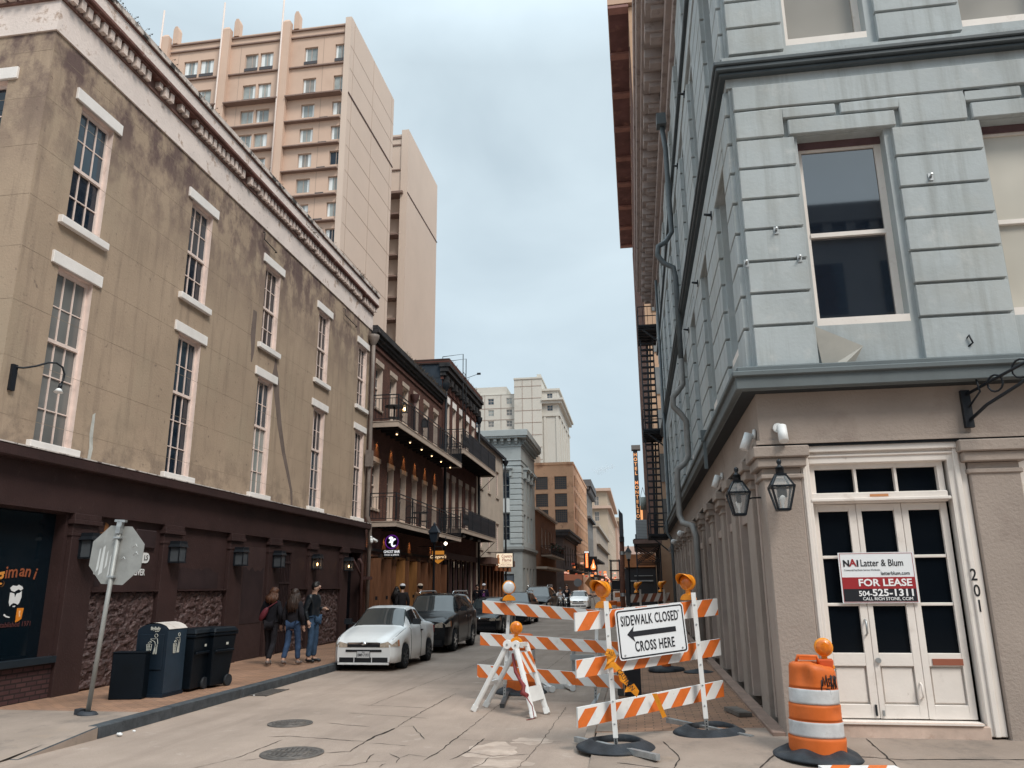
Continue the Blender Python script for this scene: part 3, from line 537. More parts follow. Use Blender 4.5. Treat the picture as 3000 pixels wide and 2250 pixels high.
tall_openings(b1_, -9.6, C1, .42, 10.2, T0, 10.4, IVORY, G_BLUE); tall_openings(b1_, -9.6, C1, .42, 6.42, L0, 6.6, IVORY, G_DARK)
m = MB(); m.box(-9.7,-9.54,26.98,38.05,10.72,10.86,1); m.box(-9.7,-9.5,26.98,38.05,10.98,11.1); m.box(-9.7,-9.4,26.98,38.05,11.1,11.24); m.box(-9.7,-9.3,26.98,38.05,11.24,11.4); m.box(-16,-9.36,26.98,38.05,11.4,11.55); m.build('cornice', [SOOT, BRK], b1_, bev=.015)
def weeds(x0, x1, y0, y1, z, n, label, drop=0):
    m = MB()
    for k in range(n):
        y = y0+(y1-y0)*(random.random()**.8); x = random.uniform(x0,x1); h = random.uniform(.05,.24); zz = z-random.random()*drop; dx, dy = random.uniform(-.1,.12), random.uniform(-.12,.12)
        m.add([(x-.012,y,zz),(x+.012,y,zz),(x+dx,y+dy,zz+h)],[(0,1,2)]); m.add([(x+dx*.5,y+dy*.5,zz+h*.5),(x+dx+.05,y+dy+.03,zz+h),(x+dx,y+dy+.06,zz+h*.8)],[(0,1,2)])
    tag(m.build('weeds', WEED), kind='stuff', label=label)
weeds(-9.5,-9.3,30.5,38,11.5,300,'dry weeds along the cornice of the red brick building',.15)
up = balcony(b1_, 27.35, 38.15, 7.63, 7.83); lo = balcony(b1_, 27.42, 38.2, 3.96, 4.13)
# ground floor: timber posts, open shutters, worn piers
each(b1_, 'doorway', G_BLACK, [(c-.62,c+.62,-.26,-.25,.12,3.05) for c in C1], 0, GF)
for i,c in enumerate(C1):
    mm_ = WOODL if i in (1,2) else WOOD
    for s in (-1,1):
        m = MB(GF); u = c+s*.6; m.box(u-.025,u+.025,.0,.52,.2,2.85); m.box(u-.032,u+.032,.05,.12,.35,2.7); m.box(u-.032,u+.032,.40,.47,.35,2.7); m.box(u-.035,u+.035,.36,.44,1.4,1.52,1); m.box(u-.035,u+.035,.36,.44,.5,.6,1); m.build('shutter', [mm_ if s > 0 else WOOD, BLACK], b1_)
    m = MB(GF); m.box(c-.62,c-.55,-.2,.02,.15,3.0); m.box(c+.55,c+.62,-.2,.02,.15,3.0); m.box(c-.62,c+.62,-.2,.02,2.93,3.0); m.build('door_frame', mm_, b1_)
for a,b in zip(C1, C1[1:]):
    m = MB(GF); m.box((a+b)/2-.22,(a+b)/2+.22,0,.05,.15,3.05); m.build('pier', STUC, b1_)
m = MB(GF); m.box(26.96,38.05,0,.06,3.12,3.22); m.build('string_course', DKW, b1_)
for k,c in enumerate(C1):
    m = MB(); m.cyl((-8.85,c+.1,7.62),(-8.85,c+.1,7.50),.05,.07,10); l = m.build('spotlight', plain('pewter',(.35,.33,.32),.4,.8), up); m = MB(); m.sph((-8.85,c+.1,7.49),.032,6); m.build('bulb', BULB, l)
    spot(l, (-9.46,c,7.4), 26, ang=50, aim=(-.12,0,-1))
    if k in (0,1,2,3,5): spot(lo, (-9.46,c-.55,3.85), 20, ang=55, aim=(-.12,0,-1))
m = MB(); m.lathe([(.08,-.2),(.2,.05),(.21,.16)],(-9.42,32.45,9.95),10); m.tube([(-9.42,32.45,9.85),(-9.42,32.45,7.9)],.06,8); m.build('downpipe', PIPED, b1_)
for y,z,lit,l in ((31.0,9.0,1,'small lit lantern on the red brick wall above the upper balcony'),(34.25,9.0,0,'unlit black lantern on the red brick wall above the upper balcony')):
    t = thing('balcony_lantern', l, 'lantern', (-9.55,y,z), 0, 'lanterns on the brick wall'); m = MB(); m.tbox(0,.22,-.11,.11,.32,.44,.08,.08)
    for a,b in ((0,-.1),(0,.08),(.2,-.1),(.2,.08)): m.box(a,a+.02,b,b+.02,0,.32)
    m.box(0,.22,-.1,.1,-.02,.0); m.build('frame', LAMPB, t); m = MB(); m.box(.03,.19,-.08,.08,.01,.31); m.build('glass_box', clear('lit_lantern_glass',(.9,.7,.4),.3) if lit else LGL, t)
    if lit: m = MB(); m.sph((.11,0,.14),.05,6,0,(1,1,1.6)); m.build('flame', plain('bright_flame',(1,.7,.35),.5,0,.5,8), t)
def bistro(x, y, z, label, chairs=1):
    t = thing('bistro_table', label, 'table', (x,y,z), 0, 'tables on the balconies'); m = MB(); m.cyl((0,0,.72),(0,0,.75),.36,.36,20); m.build('tabletop', BLACK, t)
    m = MB(); m.cyl((0,0,.03),(0,0,.72),.03,.03,8)
    for a in range(4): m.bar((0,0,.1),(.28*math.cos(a*1.57),.28*math.sin(a*1.57),.0),.03,.03)
    m.build('pedestal', BLACK, t)
def ichair(x, y, z, rz, label):
    t = thing('iron_chair', label, 'chair', (x,y,z), rz, 'chairs on the balconies'); m = MB(); m.box(-.2,.2,-.2,.2,.43,.46); m.build('seat', BLACK, t)
    m = MB(); m.tube([(-.19,.2,.45),(-.19,.24,.85),(0,.25,.93),(.19,.24,.85),(.19,.2,.45)],.014,6); m.bar((0,.21,.46),(0,.25,.9),.02,.01); m.build('backrest', BLACK, t)
    for sx in (-1,1):
        for sy in (-1,1): m = MB(); m.bar((sx*.18,sy*.18,.44),(sx*.2,sy*.2,0),.02,.02); m.build('leg', BLACK, t)
bistro(-9.0,28.2,7.855,'round black bistro table at the near end of the upper brick balcony'); ichair(-9.2,28.9,7.855,.4,'black iron chair behind the bistro table on the upper balcony')
bistro(-9.05,32.4,4.155,'round black bistro table in the middle of the lower brick balcony'); ichair(-9.1,31.4,4.155,3.0,'black iron chair on the lower balcony, near side of its table'); ichair(-9.1,33.3,4.155,.2,'black iron chair on the lower balcony, far side of its table')
# ---- second, taller brick building
b2_ = thing('tall_brick_building', 'taller deep red brick building with weedy dark cornice and solid black balcony rails', 'building', (-13,42.5,0), world=True)
C2 = [39.35,40.9,42.55,44.3,46.0]; m = MB(wall_px(-9.6)); holes_wall(m, 38.06, 47.0, .1, 12.4, [(c-.4,c+.4,8.7,11.3) for c in C2]+[(c-.4,c+.4,4.66,7.3) for c in C2]+[(39.2,46.4,.15,3.2)], .24, 0, 1); m.mp = None
m.quad((-15,38.07,0),(-9.6,38.07,0),(-9.6,38.07,13.3),(-15,38.07,13.3),2); m.quad((-15,47,0),(-9.6,47,0),(-9.6,47,12.4),(-15,47,12.4)); m.quad((-15,38.06,12.4),(-9.6,38.06,12.4),(-9.6,47,12.4),(-15,47,12.4),2)
m.build('wall', [BRK2, IVORY, mat('navy_slate',(.025,.035,.048),.85,.3,1.5,.2,20)], b2_, keep=True)
tall_openings(b2_, -9.6, C2, .4, 11.3, [8.7]*5, 11.66, WHITE, G_DARK, .22, True); tall_openings(b2_, -9.6, C2, .4, 7.3, [4.66]*5, 7.6, mat('greyed_paint',(.32,.28,.26),.7,.1,4,.05,40), G_DARK, .22)
m = MB(); m.box(-9.7,-9.52,38.06,47.0,12.3,12.5,1); m.box(-9.7,-9.40,38.0,47.05,12.5,12.7); m.box(-9.7,-9.25,37.95,47.1,12.7,12.95); m.box(-9.75,-9.15,37.9,47.15,12.95,13.15); m.box(-15,-9.2,38.0,47.05,13.15,13.42,1)
y = 38.2
while y < 46.9: m.box(-9.6,-9.3,y,y+.3,12.15,12.5); y += .95
m.build('cornice', [SOOT, BRK2], b2_, bev=.015); m = MB(wall_px(-9.6)); m.box(38.06,47,0,.04,11.85,12.0); m.build('string_course', BRK2, b2_)
weeds(-9.4,-9.15,38,47,13.4,260,'dark weeds on the cornice of the taller brick building',.6)
for zb,zt in ((8.4,8.62),(4.41,4.6)):
    b = balcony(b2_, 38.25, 47.45, zb, zt, -8.45, True)
    m = MB(); m.box(-8.49,-8.47,39.6,47.4,zt+.03,zt+1.0); m.build('rail_screen', mat('black_screen',(.010,.014,.022),.6,.3,6,.1,30), b)
    m = MB(); m.tube([(-9.5,47.1,zb-1.0),(-8.5,47.2,zb-.02)],.02,6); m.build('stay', BLACK, b)
m = MB(GF); m.quad((39.2,-.23,.1),(46.4,-.23,.1),(46.4,-.23,3.2),(39.2,-.23,3.2)); m.build('shopfront', G_BLACK, b2_)
PLM = mat('dark_plum_timber',(.065,.035,.035),.7,.2,3,.1,30); each(b2_, 'shopfront_post', PLM, [(39.2+k*1.2-.07,39.2+k*1.2+.07,-.05,.06,.15,3.2) for k in range(7)]+[], 0, GF); each(b2_, 'shopfront_beam', PLM, [(38.1,47,0,.1,3.2,3.5)], 0, GF)
for y in (38.15,46.9): m = MB(); m.lathe([(.07,-.25),(.2,.02),(.21,.2)],(-9.4,y,11.9),10); m.tube([(-9.4,y,11.7),(-9.4,y,.3)],.075,8); m.build('downpipe', BLACK, b2_)
for y in (39.3,41.2,43.3): m = MB(); m.cyl((-8.7,y,4.38),(-8.66,y,4.24),.06,.11,10); m.build('spotlight', plain('dull_metal',(.3,.32,.33),.4,.6), b2_)
m = MB()
for y,h in ((41.25,14.6),(42.05,14.55)): m.tube([(-9.2,y,9.2),(-9.2,y,h),(-10.4,y+.05,h-.08),(-10.4,y+.05,13.4)],.025,6)
for k in range(14): m.tube([(-9.2,41.25,9.4+k*.32),(-9.2,42.05,9.4+k*.32)],.012,5)
m.tube([(-9.3,41.6,13.2),(-8.4,41.8,13.55)],.015,5); m.box(-8.5,-8.3,41.75,41.85,13.5,13.6)
tag(m.build('roof_ladder', BLACK), 'thin black hooked roof ladder rising above the taller brick building', 'ladder')
# ---- pale stucco house
PSTU = mat('pale_stucco', (.43,.37,.31), .9, .1, 1.0, .3, 25, stains=(((.22,.18,.15), 6, .62, .72, .7), ((.3,.25,.21), .8, .5, .7, .5)))
b3_ = thing('pale_stucco_house', 'pale cream stucco house with small shuttered windows and a timber ground floor', 'building', (-13,52,0), world=True)
C3 = [48.7,51.35,54.5]; m = MB(wall_px(-9.6)); holes_wall(m, 47.05, 57.0, .1, 11.0, [(c-.42,c+.42,z0,z1) for c in C3 for z0,z1 in ((8.05,9.7),(4.25,6.05))], .14, 0, 0); m.mp = None
m.quad((-15,47.06,0),(-9.6,47.06,0),(-9.6,47.06,11),(-15,47.06,11)); m.quad((-15,57,0),(-9.6,57,0),(-9.6,57,11),(-15,57,11)); m.build('wall', PSTU, b3_, keep=True)
m = MB(); m.add([(-9.35,46.95,10.95),(-9.35,57.2,10.95),(-15,57.2,13.2),(-15,46.95,13.2),(-9.35,46.95,11.12),(-9.35,57.2,11.12),(-15,57.2,13.4),(-15,46.95,13.4)],[(0,3,2,1),(4,5,6,7),(0,1,5,4),(1,2,6,5),(2,3,7,6),(3,0,4,7)]); m.build('roof', mat('dark_slate_roof',(.022,.025,.032),.85,.3,4,.3,20), b3_)
for c in C3:
    for z0,z1 in ((8.05,9.7),(4.25,6.05)):
        m = MB(wall_px(-9.6)); m.box(c-.42,c+.42,-.12,-.06,z0,z1); m.box(c-.02,c+.02,-.06,-.04,z0,z1,1)
        for k in range(12): z = z0+.1+(z1-z0-.2)*k/12; m.box(c-.38,c-.04,-.06,-.045,z,z+.05); m.box(c+.04,c+.38,-.06,-.045,z,z+.05)
        m.build('shutter', [PINKW, BLACK], b3_); m = MB(wall_px(-9.6)); m.box(c-.55,c+.55,0,.06,z1,z1+.1); m.box(c-.55,c+.55,0,.08,z0-.25,z0-.1); m.build('window_trim', PSTU, b3_)
m = MB(); m.tbox(-9.6,-8.75,47.6,57,3.15,3.55,0,0); m.build('awning', mat('brown_awning',(.10,.055,.045),.85,.3,4,.3,20), b3_)
m = MB(GF); m.quad((47.6,.01,.1),(57,.01,.1),(57,.01,3.1),(47.6,.01,3.1)); m.build('shopfront', G_BLACK, b3_)
for k in range(7): m = MB(GF); u = 48.4+k*1.35; m.box(u-.16,u+.16,.0,.10,.15,3.1); m.build('post', WOOD, b3_)
m = MB(); m.lathe([(.08,-.2),(.22,.05),(.23,.2)],(-9.38,56.85,10.7),10); m.tube([(-9.4,56.85,10.6),(-9.4,56.85,.2)],.07,8); m.build('downpipe', BLACK, b3_)
for i,y in enumerate((49.6,51.2,52.9,54.8)):
    m = MB(); m.cyl((-8.85,y,2.78),(-8.85,y,3.08),.17,.17,12,caps=False); l = m.build('copper_lamp', plain('copper',(.5,.2,.10),.35,.8), b3_); m = MB(); m.sph((-8.85,y,2.88),.06,6); m.build('bulb', BULB, l); spot(l, (-8.9,y,2.75), 6, ang=80, aim=(-.3,0,-1))
# ---- hanging signs on the left side
def bracket_sign(t, x0, x1, y, z): m = MB(); m.bar((x0,y,z),(x1,y,z),.035,.035); m.build('bracket', BLACK, t)
t = thing('hanging_sign','round purple ringed sign with a white ghost above white lettering','sign',(-9.18,29,3.5)); bracket_sign(t,-.42,.3,0,.42)
m = MB(); m.cyl((0,.03,0),(0,-.03,0),.27,.27,32); m.build('disc', plain('black_sign',(.006,.005,.010),.3), t)
m = MB(); m.lathe([(.235,0),(.262,0),(.262,.02),(.235,.02),(.235,0)],(0,-.032,0),36,0,True,Matrix.Rotation(R(90),3,'X')); m.build('neon_ring', plain('purple_neon',(.16,.02,.33),.4,0,.5,.35), t)
GH = [(-.13,.13),(-.10,.18),(-.03,.20),(.04,.17),(.06,.10),(.11,.13),(.15,.12),(.15,.08),(.10,.05),(.06,.02),(.03,-.07),(.05,-.13),(.10,-.14),(.14,-.11),(.15,-.14),(.10,-.19),(.03,-.19),(-.02,-.13),(-.03,-.05),(-.06,-.03),(-.11,-.05),(-.12,-.02),(-.07,.03),(-.06,.10),(-.09,.10)]
m = MB(); m.prism(GH, lambda u,v,q: (u,q,v), -.045, -.032); g_ = m.build('ghost_emblem', plain('white_neon',(.85,.86,.95),.5,0,.5,.7), t)
m = MB(); m.prism([(-.035,.11),(-.005,.10),(-.03,.085)], lambda u,v,q: (u,q,v), -.05, -.046); m.prism([(.01,.10),(.04,.115),(.035,.09)], lambda u,v,q: (u,q,v), -.05, -.046); m.prism([(-.02,.065),(.03,.07),(.02,.04),(-.01,.045)], lambda u,v,q: (u,q,v), -.05, -.046); m.build('ghost_face', plain('black_ink',(.01,.01,.012),.5), g_)
m = MB(); m.box(-.34,.34,-.02,.02,-.56,-.29); m.build('name_board', plain('black_board',(.006,.006,.009),.4), t)
WN = plain('lit_white_letters',(.8,.8,.82),.5,0,.5,.55)
text('GHOST BAR', WN, t, (0,-.022,-.37), .145, bold=.012, fit=.63); text('FOOD & SPIRITS', WN, t, (0,-.022,-.49), .085, fit=.56)
t = thing('hanging_sign','amber lit shield sign with white italic name on a dark board','sign',(-8.64,34,3.1)); bracket_sign(t,-.9,.35,0,.45); m = MB(); m.bar((-.2,0,.3),(-.2,0,.45),.02,.02); m.bar((.2,0,.3),(.2,0,.45),.02,.02); m.build('hanger', BLACK, t)
AM = plain('amber_shield',(.36,.14,.018),.5,0,.5,.45)
m = MB(); m.prism([(-.26,.26),(.26,.26),(.26,-.12),(0,-.30),(-.26,-.12)], lambda u,v,q: (u,q,v), -.03, .03); m.build('shield', AM, t)
m = MB(); m.box(-.40,.40,-.045,-.031,-.11,.10); m.build('name_board', plain('sepia_board',(.09,.035,.008),.5), t); text("Calogero's", plain('warm_letters',(.85,.6,.35),.5,0,.5,.6), t, (0,-.047,.0), .19, shear=.25, fit=.72)
t = thing('bare_bulb','bright bare bulb hanging below the balcony by the amber shield sign','lamp',(-8.36,34.2,3.68)); m = MB(); m.sph((0,0,0),.07,8); m.build('bulb', plain('bright_bulb',(1,.85,.65),.5,0,.5,4), t); m = MB(); m.cyl((0,0,.06),(0,0,.28),.02,.02,6); m.build('socket', BLACK, t)
t = thing('hanging_sign','lit cream box sign with red script lettering on the pale stucco house','sign',(-8.34,50,3.42)); bracket_sign(t,-1.2,.55,0,.5); m = MB(); m.box(-.56,.56,-.09,.09,-.46,.46); m.build('case', plain('dark_frame',(.03,.018,.015),.5), t)
m = MB(); m.box(-.52,.52,-.10,-.091,-.42,.42); m.build('face', plain('lit_cream_face',(.78,.66,.50),.5,0,.5,.35), t); RD = plain('red_script',(.38,.06,.02),.5)
text('Country', RD, t, (.14,-.103,.24), .27, bold=.01, shear=.15, fit=.68); text('Flame', RD, t, (.14,-.103,.0), .27, bold=.01, shear=.15, fit=.6); text('RESTAURANT', plain('orange_small',(.6,.25,.06),.5), t, (.1,-.103,-.18), .09, fit=.55); text('Mexican, Spanish', RD, t, (.1,-.103,-.27), .085, fit=.7); text('& Cuban Specialties', RD, t, (.1,-.103,-.36), .08, fit=.75)
m = MB(); m.prism([(-.46,.3),(-.40,.38),(-.34,.3),(-.37,.2),(-.31,.1),(-.33,-.1),(-.28,-.22),(-.40,-.22),(-.47,-.1),(-.43,.06),(-.48,.18)], lambda u,v,q: (u,q,v), -.105, -.101); m.build('figure_emblem', plain('terracotta',(.55,.22,.08),.5), t); m = MB(); m.prism([(-.48,-.26),(-.38,-.30),(-.32,-.38),(-.44,-.36)], lambda u,v,q: (u,q,v), -.105, -.101); m.build('hat_emblem', plain('brown_ink',(.06,.03,.02),.5), t)
# ---- grey stone bank
GST = mat('grey_stone', (.335,.365,.37), .85, .08, 1.0, .2, 30, stains=(((.2,.22,.225), 2.5, .58, .75, .5),)); GSTD = mat('grey_stone_base', (.22,.235,.235), .85, .1, 1.5, .2, 30)
b4_ = thing('grey_stone_bank', 'grey stone corner bank with bracketed cornice and banded corner blocks', 'building', (-14,71,0), world=True)
m = MB(wall_ny(66.4)); holes_wall(m, -20, -9.6, 4.9, 14.9, [(-11.22,-10.62,9.15,11.42),(-11.22,-10.62,5.6,7.9)], .2); m.mp = wall_px(-9.6)
holes_wall(m, 66.4, 75.6, 4.9, 14.9, [(68.0+k*2.2,69.1+k*2.2,z0,z1) for k in range(3) for z0,z1 in ((9.0,11.4),(5.6,7.9))], .2); m.mp = None; m.quad((-20,66.4,14.8),(-9.6,66.4,14.8),(-9.6,75.6,14.8),(-20,75.6,14.8)); m.quad((-20,75.6,0),(-9.6,75.6,0),(-9.6,75.6,14.8),(-20,75.6,14.8)); m.build('wall', GST, b4_, keep=True)
m = MB(wall_ny(66.35)); holes_wall(m, -20, -9.55, .1, 4.7, [(-11.25,-10.28,.15,2.8)], .2); m.mp = wall_px(-9.55); holes_wall(m, 66.35, 75.6, .1, 4.7, [(66.9+k*2.1,67.9+k*2.1,.15,3.3) for k in range(4)], .2); m.mp = None; m.box(-20,-9.45,66.25,75.6,4.7,4.82); m.box(-20,-9.35,66.15,75.6,4.82,5.05); m.build('base', GSTD, b4_, keep=True)
for z0,z1 in ((9.15,11.42),(5.6,7.9)): sash(b4_, wall_ny(66.4), -10.92, .30, z0, (z0+z1)/2, z1, .2, G_DARK, 2, 2, 2, GSTD)
m = MB(wall_ny(66.4)); m.box(-11.22,-10.6,0,.03,7.95,9.1); m.build('spandrel', mat('white_panel',(.5,.52,.52),.7,.05,3,.05,30), b4_)
for k in range(3):
    for z0,z1 in ((9.0,11.4),(5.6,7.9)): sash(b4_, wall_px(-9.6), 68.55+k*2.2, .55, z0, (z0+z1)/2, z1, .2, G_DARK, 2, 2, 2, GSTD)
m = MB(wall_ny(66.35)); m.box(-11.2,-10.3,-.18,-.1,.15,2.75); m.build('door', mat('slate_blue_door',(.07,.085,.105),.6,.1,3,.05,30), b4_); each(b4_, 'window', G_DARK, [(66.9+k*2.1,67.9+k*2.1,-.19,-.18,.15,3.3) for k in range(4)], 0, wall_px(-9.55)); m = MB(wall_px(-9.55)); m.box(69.2,69.8,-.17,-.14,1.4,2.9); m.build('lit_notice', plain('lit_paper',(.9,.5,.25),.5,0,.5,.6), b4_)
m = MB(); z = 5.3
while z < 11.7: m.box(-10.6,-9.54,66.34,67.5,z,z+.41); z += .465
m.build('corner_blocks', GST, b4_, bev=.03)
m = MB(); m.box(-20,-9.53,66.33,75.6,12.0,12.08); m.box(-20,-9.53,66.33,75.6,12.42,12.5); m.box(-20,-9.52,66.32,75.6,13.65,13.78); m.box(-20,-9.0,65.8,75.7,14.35,14.5); m.box(-20,-8.9,65.7,75.75,14.5,15.05); m.build('cornice', GST, b4_, bev=.02)
for k in range(7): x = -9.95-k*.62; m = MB(); m.box(x-.13,x+.13,65.95,66.4,14.1,14.35); m.box(x-.11,x+.11,66.15,66.4,13.88,14.1); m.build('bracket', GST, b4_)
for k in range(15): y = 66.8+k*.6; m = MB(); m.box(-9.6,-9.15,y-.13,y+.13,14.1,14.35); m.box(-9.6,-9.35,y-.11,y+.11,13.88,14.1); m.build('bracket', GST, b4_)
for k in range(3):
    m = MB(); y = 68.55+k*2.2; m.box(-9.6,-9.1,y-.85,y+.85,11.75,11.95); m.box(-9.6,-9.2,y-.75,y+.75,11.6,11.75)
    for s in (-1,1): m.box(-9.6,-9.3,y+s*.68-.1,y+s*.68+.1,11.0,11.6)
    m.build('window_hood', GST, b4_)
m = MB(); m.box(-11.5,-10.3,66.0,66.4,11.68,11.82); m.box(-11.4,-10.4,66.1,66.4,11.56,11.68); m.box(-10.6,-10.4,66.15,66.4,11.05,11.56); m.build('window_hood', GST, b4_)
# ---- brown house with flowered balcony, dark Victorian house, orange loft, further fronts
def grid_windows(parent, mp, us, zs, w, h, gm, fm, dep=.12, cols=2, name='window', nrow=0):
    for u in us:
        for z in zs:
            m = MB(mp); f = .07; m.box(u-w/2,u-w/2+f,-dep,-dep+.06,z,z+h); m.box(u+w/2-f,u+w/2,-dep,-dep+.06,z,z+h); m.box(u-w/2,u+w/2,-dep,-dep+.06,z+h-f,z+h); m.box(u-w/2-.05,u+w/2+.05,-dep,.03,z-.06,z); m.box(u-w/2,u+w/2,-dep+.005,-dep+.065,z+h*.5-.03,z+h*.5+.03)
            for k in range(1,cols): v = u-w/2+w*k/cols; m.box(v-.02,v+.02,-dep,-dep+.05,z,z+h)
            for k in range(1,nrow): v = z+h*k/nrow; m.box(u-w/2,u+w/2,-dep,-dep+.05,v-.03,v+.03)
            wo = m.build(name, fm, parent); m = MB(mp); m.quad((u-w/2,-dep+.02,z),(u+w/2,-dep+.02,z),(u+w/2,-dep+.02,z+h),(u-w/2,-dep+.02,z+h)); m.build('pane', random.choice(gm) if isinstance(gm, list) else gm, wo)
def plainblock(t, X, y0, y1, z1, xl, wm, us, zs, w, h, gm, fm, front=None, dep=.12, cols=2, z0=.1, roofm=None):
    mp = wall_px(X); m = MB(mp); holes_wall(m, y0, y1, z0, z1, [(u-w/2,u+w/2,z,z+h) for u in us for z in zs], dep)
    m.mp = wall_ny(y0); fu, fz, fw, fh = front or ([],[],1,1); holes_wall(m, xl, X, z0, z1, [(u-fw/2,u+fw/2,z,z+fh) for u in fu for z in fz], dep); m.mp = None
    m.quad((xl,y1,z0),(X,y1,z0),(X,y1,z1),(xl,y1,z1)); m.quad((xl,y0,z1),(X,y0,z1),(X,y1,z1),(xl,y1,z1)); m.quad((xl,y0,z0),(xl,y1,z0),(xl,y1,z1),(xl,y0,z1)); m.build('wall', wm, t, keep=True)
    grid_windows(t, mp, us, zs, w, h, gm, fm, dep, cols); 
    if front: grid_windows(t, wall_ny(y0), fu, fz, fw, fh, gm, fm, dep, 6 if fw > 1.8 else 2, 'window', 6 if fw > 1.8 else 2)
BRN = mat('rust_stucco', (.19,.082,.038), .9, .15, 1, .2, 25, stains=(((.10,.045,.025), 1.2, .5, .7, .6),))
t = thing('rust_brown_house','low rust brown house with a flowered balcony beyond the grey bank','building',(-13,85,0),world=True)
plainblock(t,-9.6,75.7,95.2,9.0,-16,BRN,[81.3,84.6,87.9,91.2],[5.7],1.0,1.95,G_GREY,PINKW)
m = MB(); m.box(-16,-9.3,75.7,95.3,9.0,9.25); m.build('eaves', mat('pale_eaves',(.5,.42,.36),.8,.1,3,.1,30), t); m = MB(); m.box(-9.6,-8.5,75.9,95,3.4,3.6); m.build('canopy', PSTU, t)
m = MB(); m.box(-9.6,-8.5,80,94,4.7,4.85); bb = m.build('balcony', PSTU, t); railing(bb,-8.55,80,94,4.85,.9,True,.2,True)
m = MB()
for k in range(500):
    y = random.uniform(80,94); p = Vector((-8.5+random.uniform(-.2,.15),y,5.7+random.uniform(-.25,.35))); d = Vector((random.uniform(-1,1),random.uniform(-1,1),random.uniform(-1,1)))*.16; m.add([p,p+d,p+Vector((d.y,-d.x,d.z))],[(0,1,2)],0 if random.random() < .75 else 1)
m.build('flowers', [mat('dark_leaves',(.03,.045,.025),.7,.4,8,0),plain('dull_red_petals',(.14,.035,.03),.7)], t); m = MB(GF); m.quad((76,.012,.1),(95,.012,.1),(95,.012,3.3),(76,.012,3.3)); m.build('shopfront', mat('dark_rust_front',(.06,.028,.02),.8,.3,.8,.1,20), t)
VIC = mat('mauve_grey_stucco', (.115,.092,.088), .85, .2, 1.5, .2, 25); t = thing('victorian_house','dark mauve grey Victorian house with a heavy cornice and iron balcony','building',(-13,112,0),world=True)
plainblock(t,-9.6,105,128,8.0,-15,VIC,[108,112,116,120,124],[4.4],1.3,2.7,G_DARK,VIC,([-11.5],[4.4],1.2,2.6))
m = MB(); m.box(-15,-9.3,104.7,128,8.0,8.25); m.box(-15,-8.8,104.2,128.3,8.25,8.7); m.box(-15,-8.6,104,128.4,8.7,9.0); m.build('cornice', mat('charcoal_cornice',(.06,.06,.065),.8,.2,2,.1,30), t); m = MB(); m.box(-9.6,-8.4,105,142,3.6,3.8); bb = m.build('balcony', DKW, t); railing(bb,-8.45,105,142,3.8,1.1,True,.3)
m = MB(GF); m.quad((105,.012,.1),(128,.012,.1),(128,.012,3.5),(105,.012,3.5)); m.build('shopfront', G_BLACK, t)
ORG = mat('weathered_orange_concrete', (.64,.39,.25), .9, .12, .25, .2, 20, stains=(((.25,.12,.075), .5, .52, .68, .65), ((.14,.08,.06), 1.6, .6, .72, .6)))
t = thing('orange_loft','tall weathered orange concrete loft with big gridded factory windows','building',(-16,142,0),world=True)
gw = [glass('factory_pane_dark',(.02,.028,.036),.3),glass('factory_pane_rust',(.15,.07,.035),.4),glass('factory_pane_grey',(.04,.048,.055),.3)]
plainblock(t,-9.6,125.5,160,21.0,-28,ORG,[128.5+3.3*k for k in range(10)],[4.6,7.2,9.8,12.4,15.0,17.6],1.9,1.9,gw,mat('rusty_steel',(.17,.11,.08),.7,.2,4,.1,20),([-11.66,-14.75,-18.2,-21.7],[11.6,14.17,16.95],2.0,2.05),.25,3)
m = MB(); m.box(-28,-9.5,125.4,160,20.9,21.3); m.build('parapet', ORG, t); m = MB(); m.box(-17.4,-15.4,127,130,21.3,22.9); m.build('roof_box', PSTU, t)
GREYO = mat('grey_ornate_stone', (.22,.215,.21), .85, .2, 1.2, .2, 20)
t = thing('ornate_grey_building','narrow ornate grey building with bracketed cornice past the orange loft','building',(-13,170,0),world=True)
plainblock(t,-9.6,160.2,180,21.5,-15,GREYO,[163.5,168,172.5,177],[5,9,13,16.8],1.6,2.4,G_DARK,GREYO); m = MB(); m.box(-15,-8.6,160,180.3,21.5,22.9); m.box(-15,-9.1,160.1,180.2,20.9,21.5)
for k in range(10): m.box(-9.6,-8.8,161+k*2,161.8+k*2,20.2,21.5)
m.box(-9.6,-8.9,160.2,180,15.0,15.5); m.build('cornice', mat('dark_stone_cornice',(.11,.11,.115),.85,.2,2,.1,20), t); m = MB(); m.box(-9.6,-7.8,165,195,6.6,7.0); m.box(-9.6,-7.8,165,195,3.6,3.8); m.build('gallery', DKW, t)
t = thing('white_long_building','long off white building with arcaded upper floor far down the left side','building',(-14,230,0),world=True)
plainblock(t,-9.6,195,271,15.8,-15.6,mat('off_white_stucco',(.42,.36,.31),.9,.1,.4,.1,20),[200+6*k for k in range(12)],[5,9.2,12.6],2.2,2.3,G_GREY,PSTU,([-12.5],[9],1.5,2.2)); m = MB(); m.box(-15.6,-8.9,194.7,271.3,15.8,16.6); m.box(-9.6,-8.8,195,271,11.6,11.9); m.box(-9.6,-7.8,195,271,3.7,4.0); m.build('cornice', PSTU, t)
TAN = mat('tan_limestone', (.43,.35,.27), .9, .06, .2, .05, 15)
t = thing('tan_tower','distant tan stone tower with paired white framed windows','building',(-15,320,0),world=True)
plainblock(t,-9.6,282,378,34.5,-30,TAN,[288+9*k for k in range(10)],[8,13,18,23,28],3.5,3.2,G_GREY,PINKW,([-13.4,-16,-22,-25],[14,19,24,29.5],1.7,3.2)); m = MB(); m.box(-31,-8.2,280.6,380,30.6-2.3,29.2); m.box(-31,-8.2,280.6,380,34.5,35.5); m.build('cornice', mat('pink_stone_band',(.5,.36,.29),.9,.06,.5,.05,20), t)
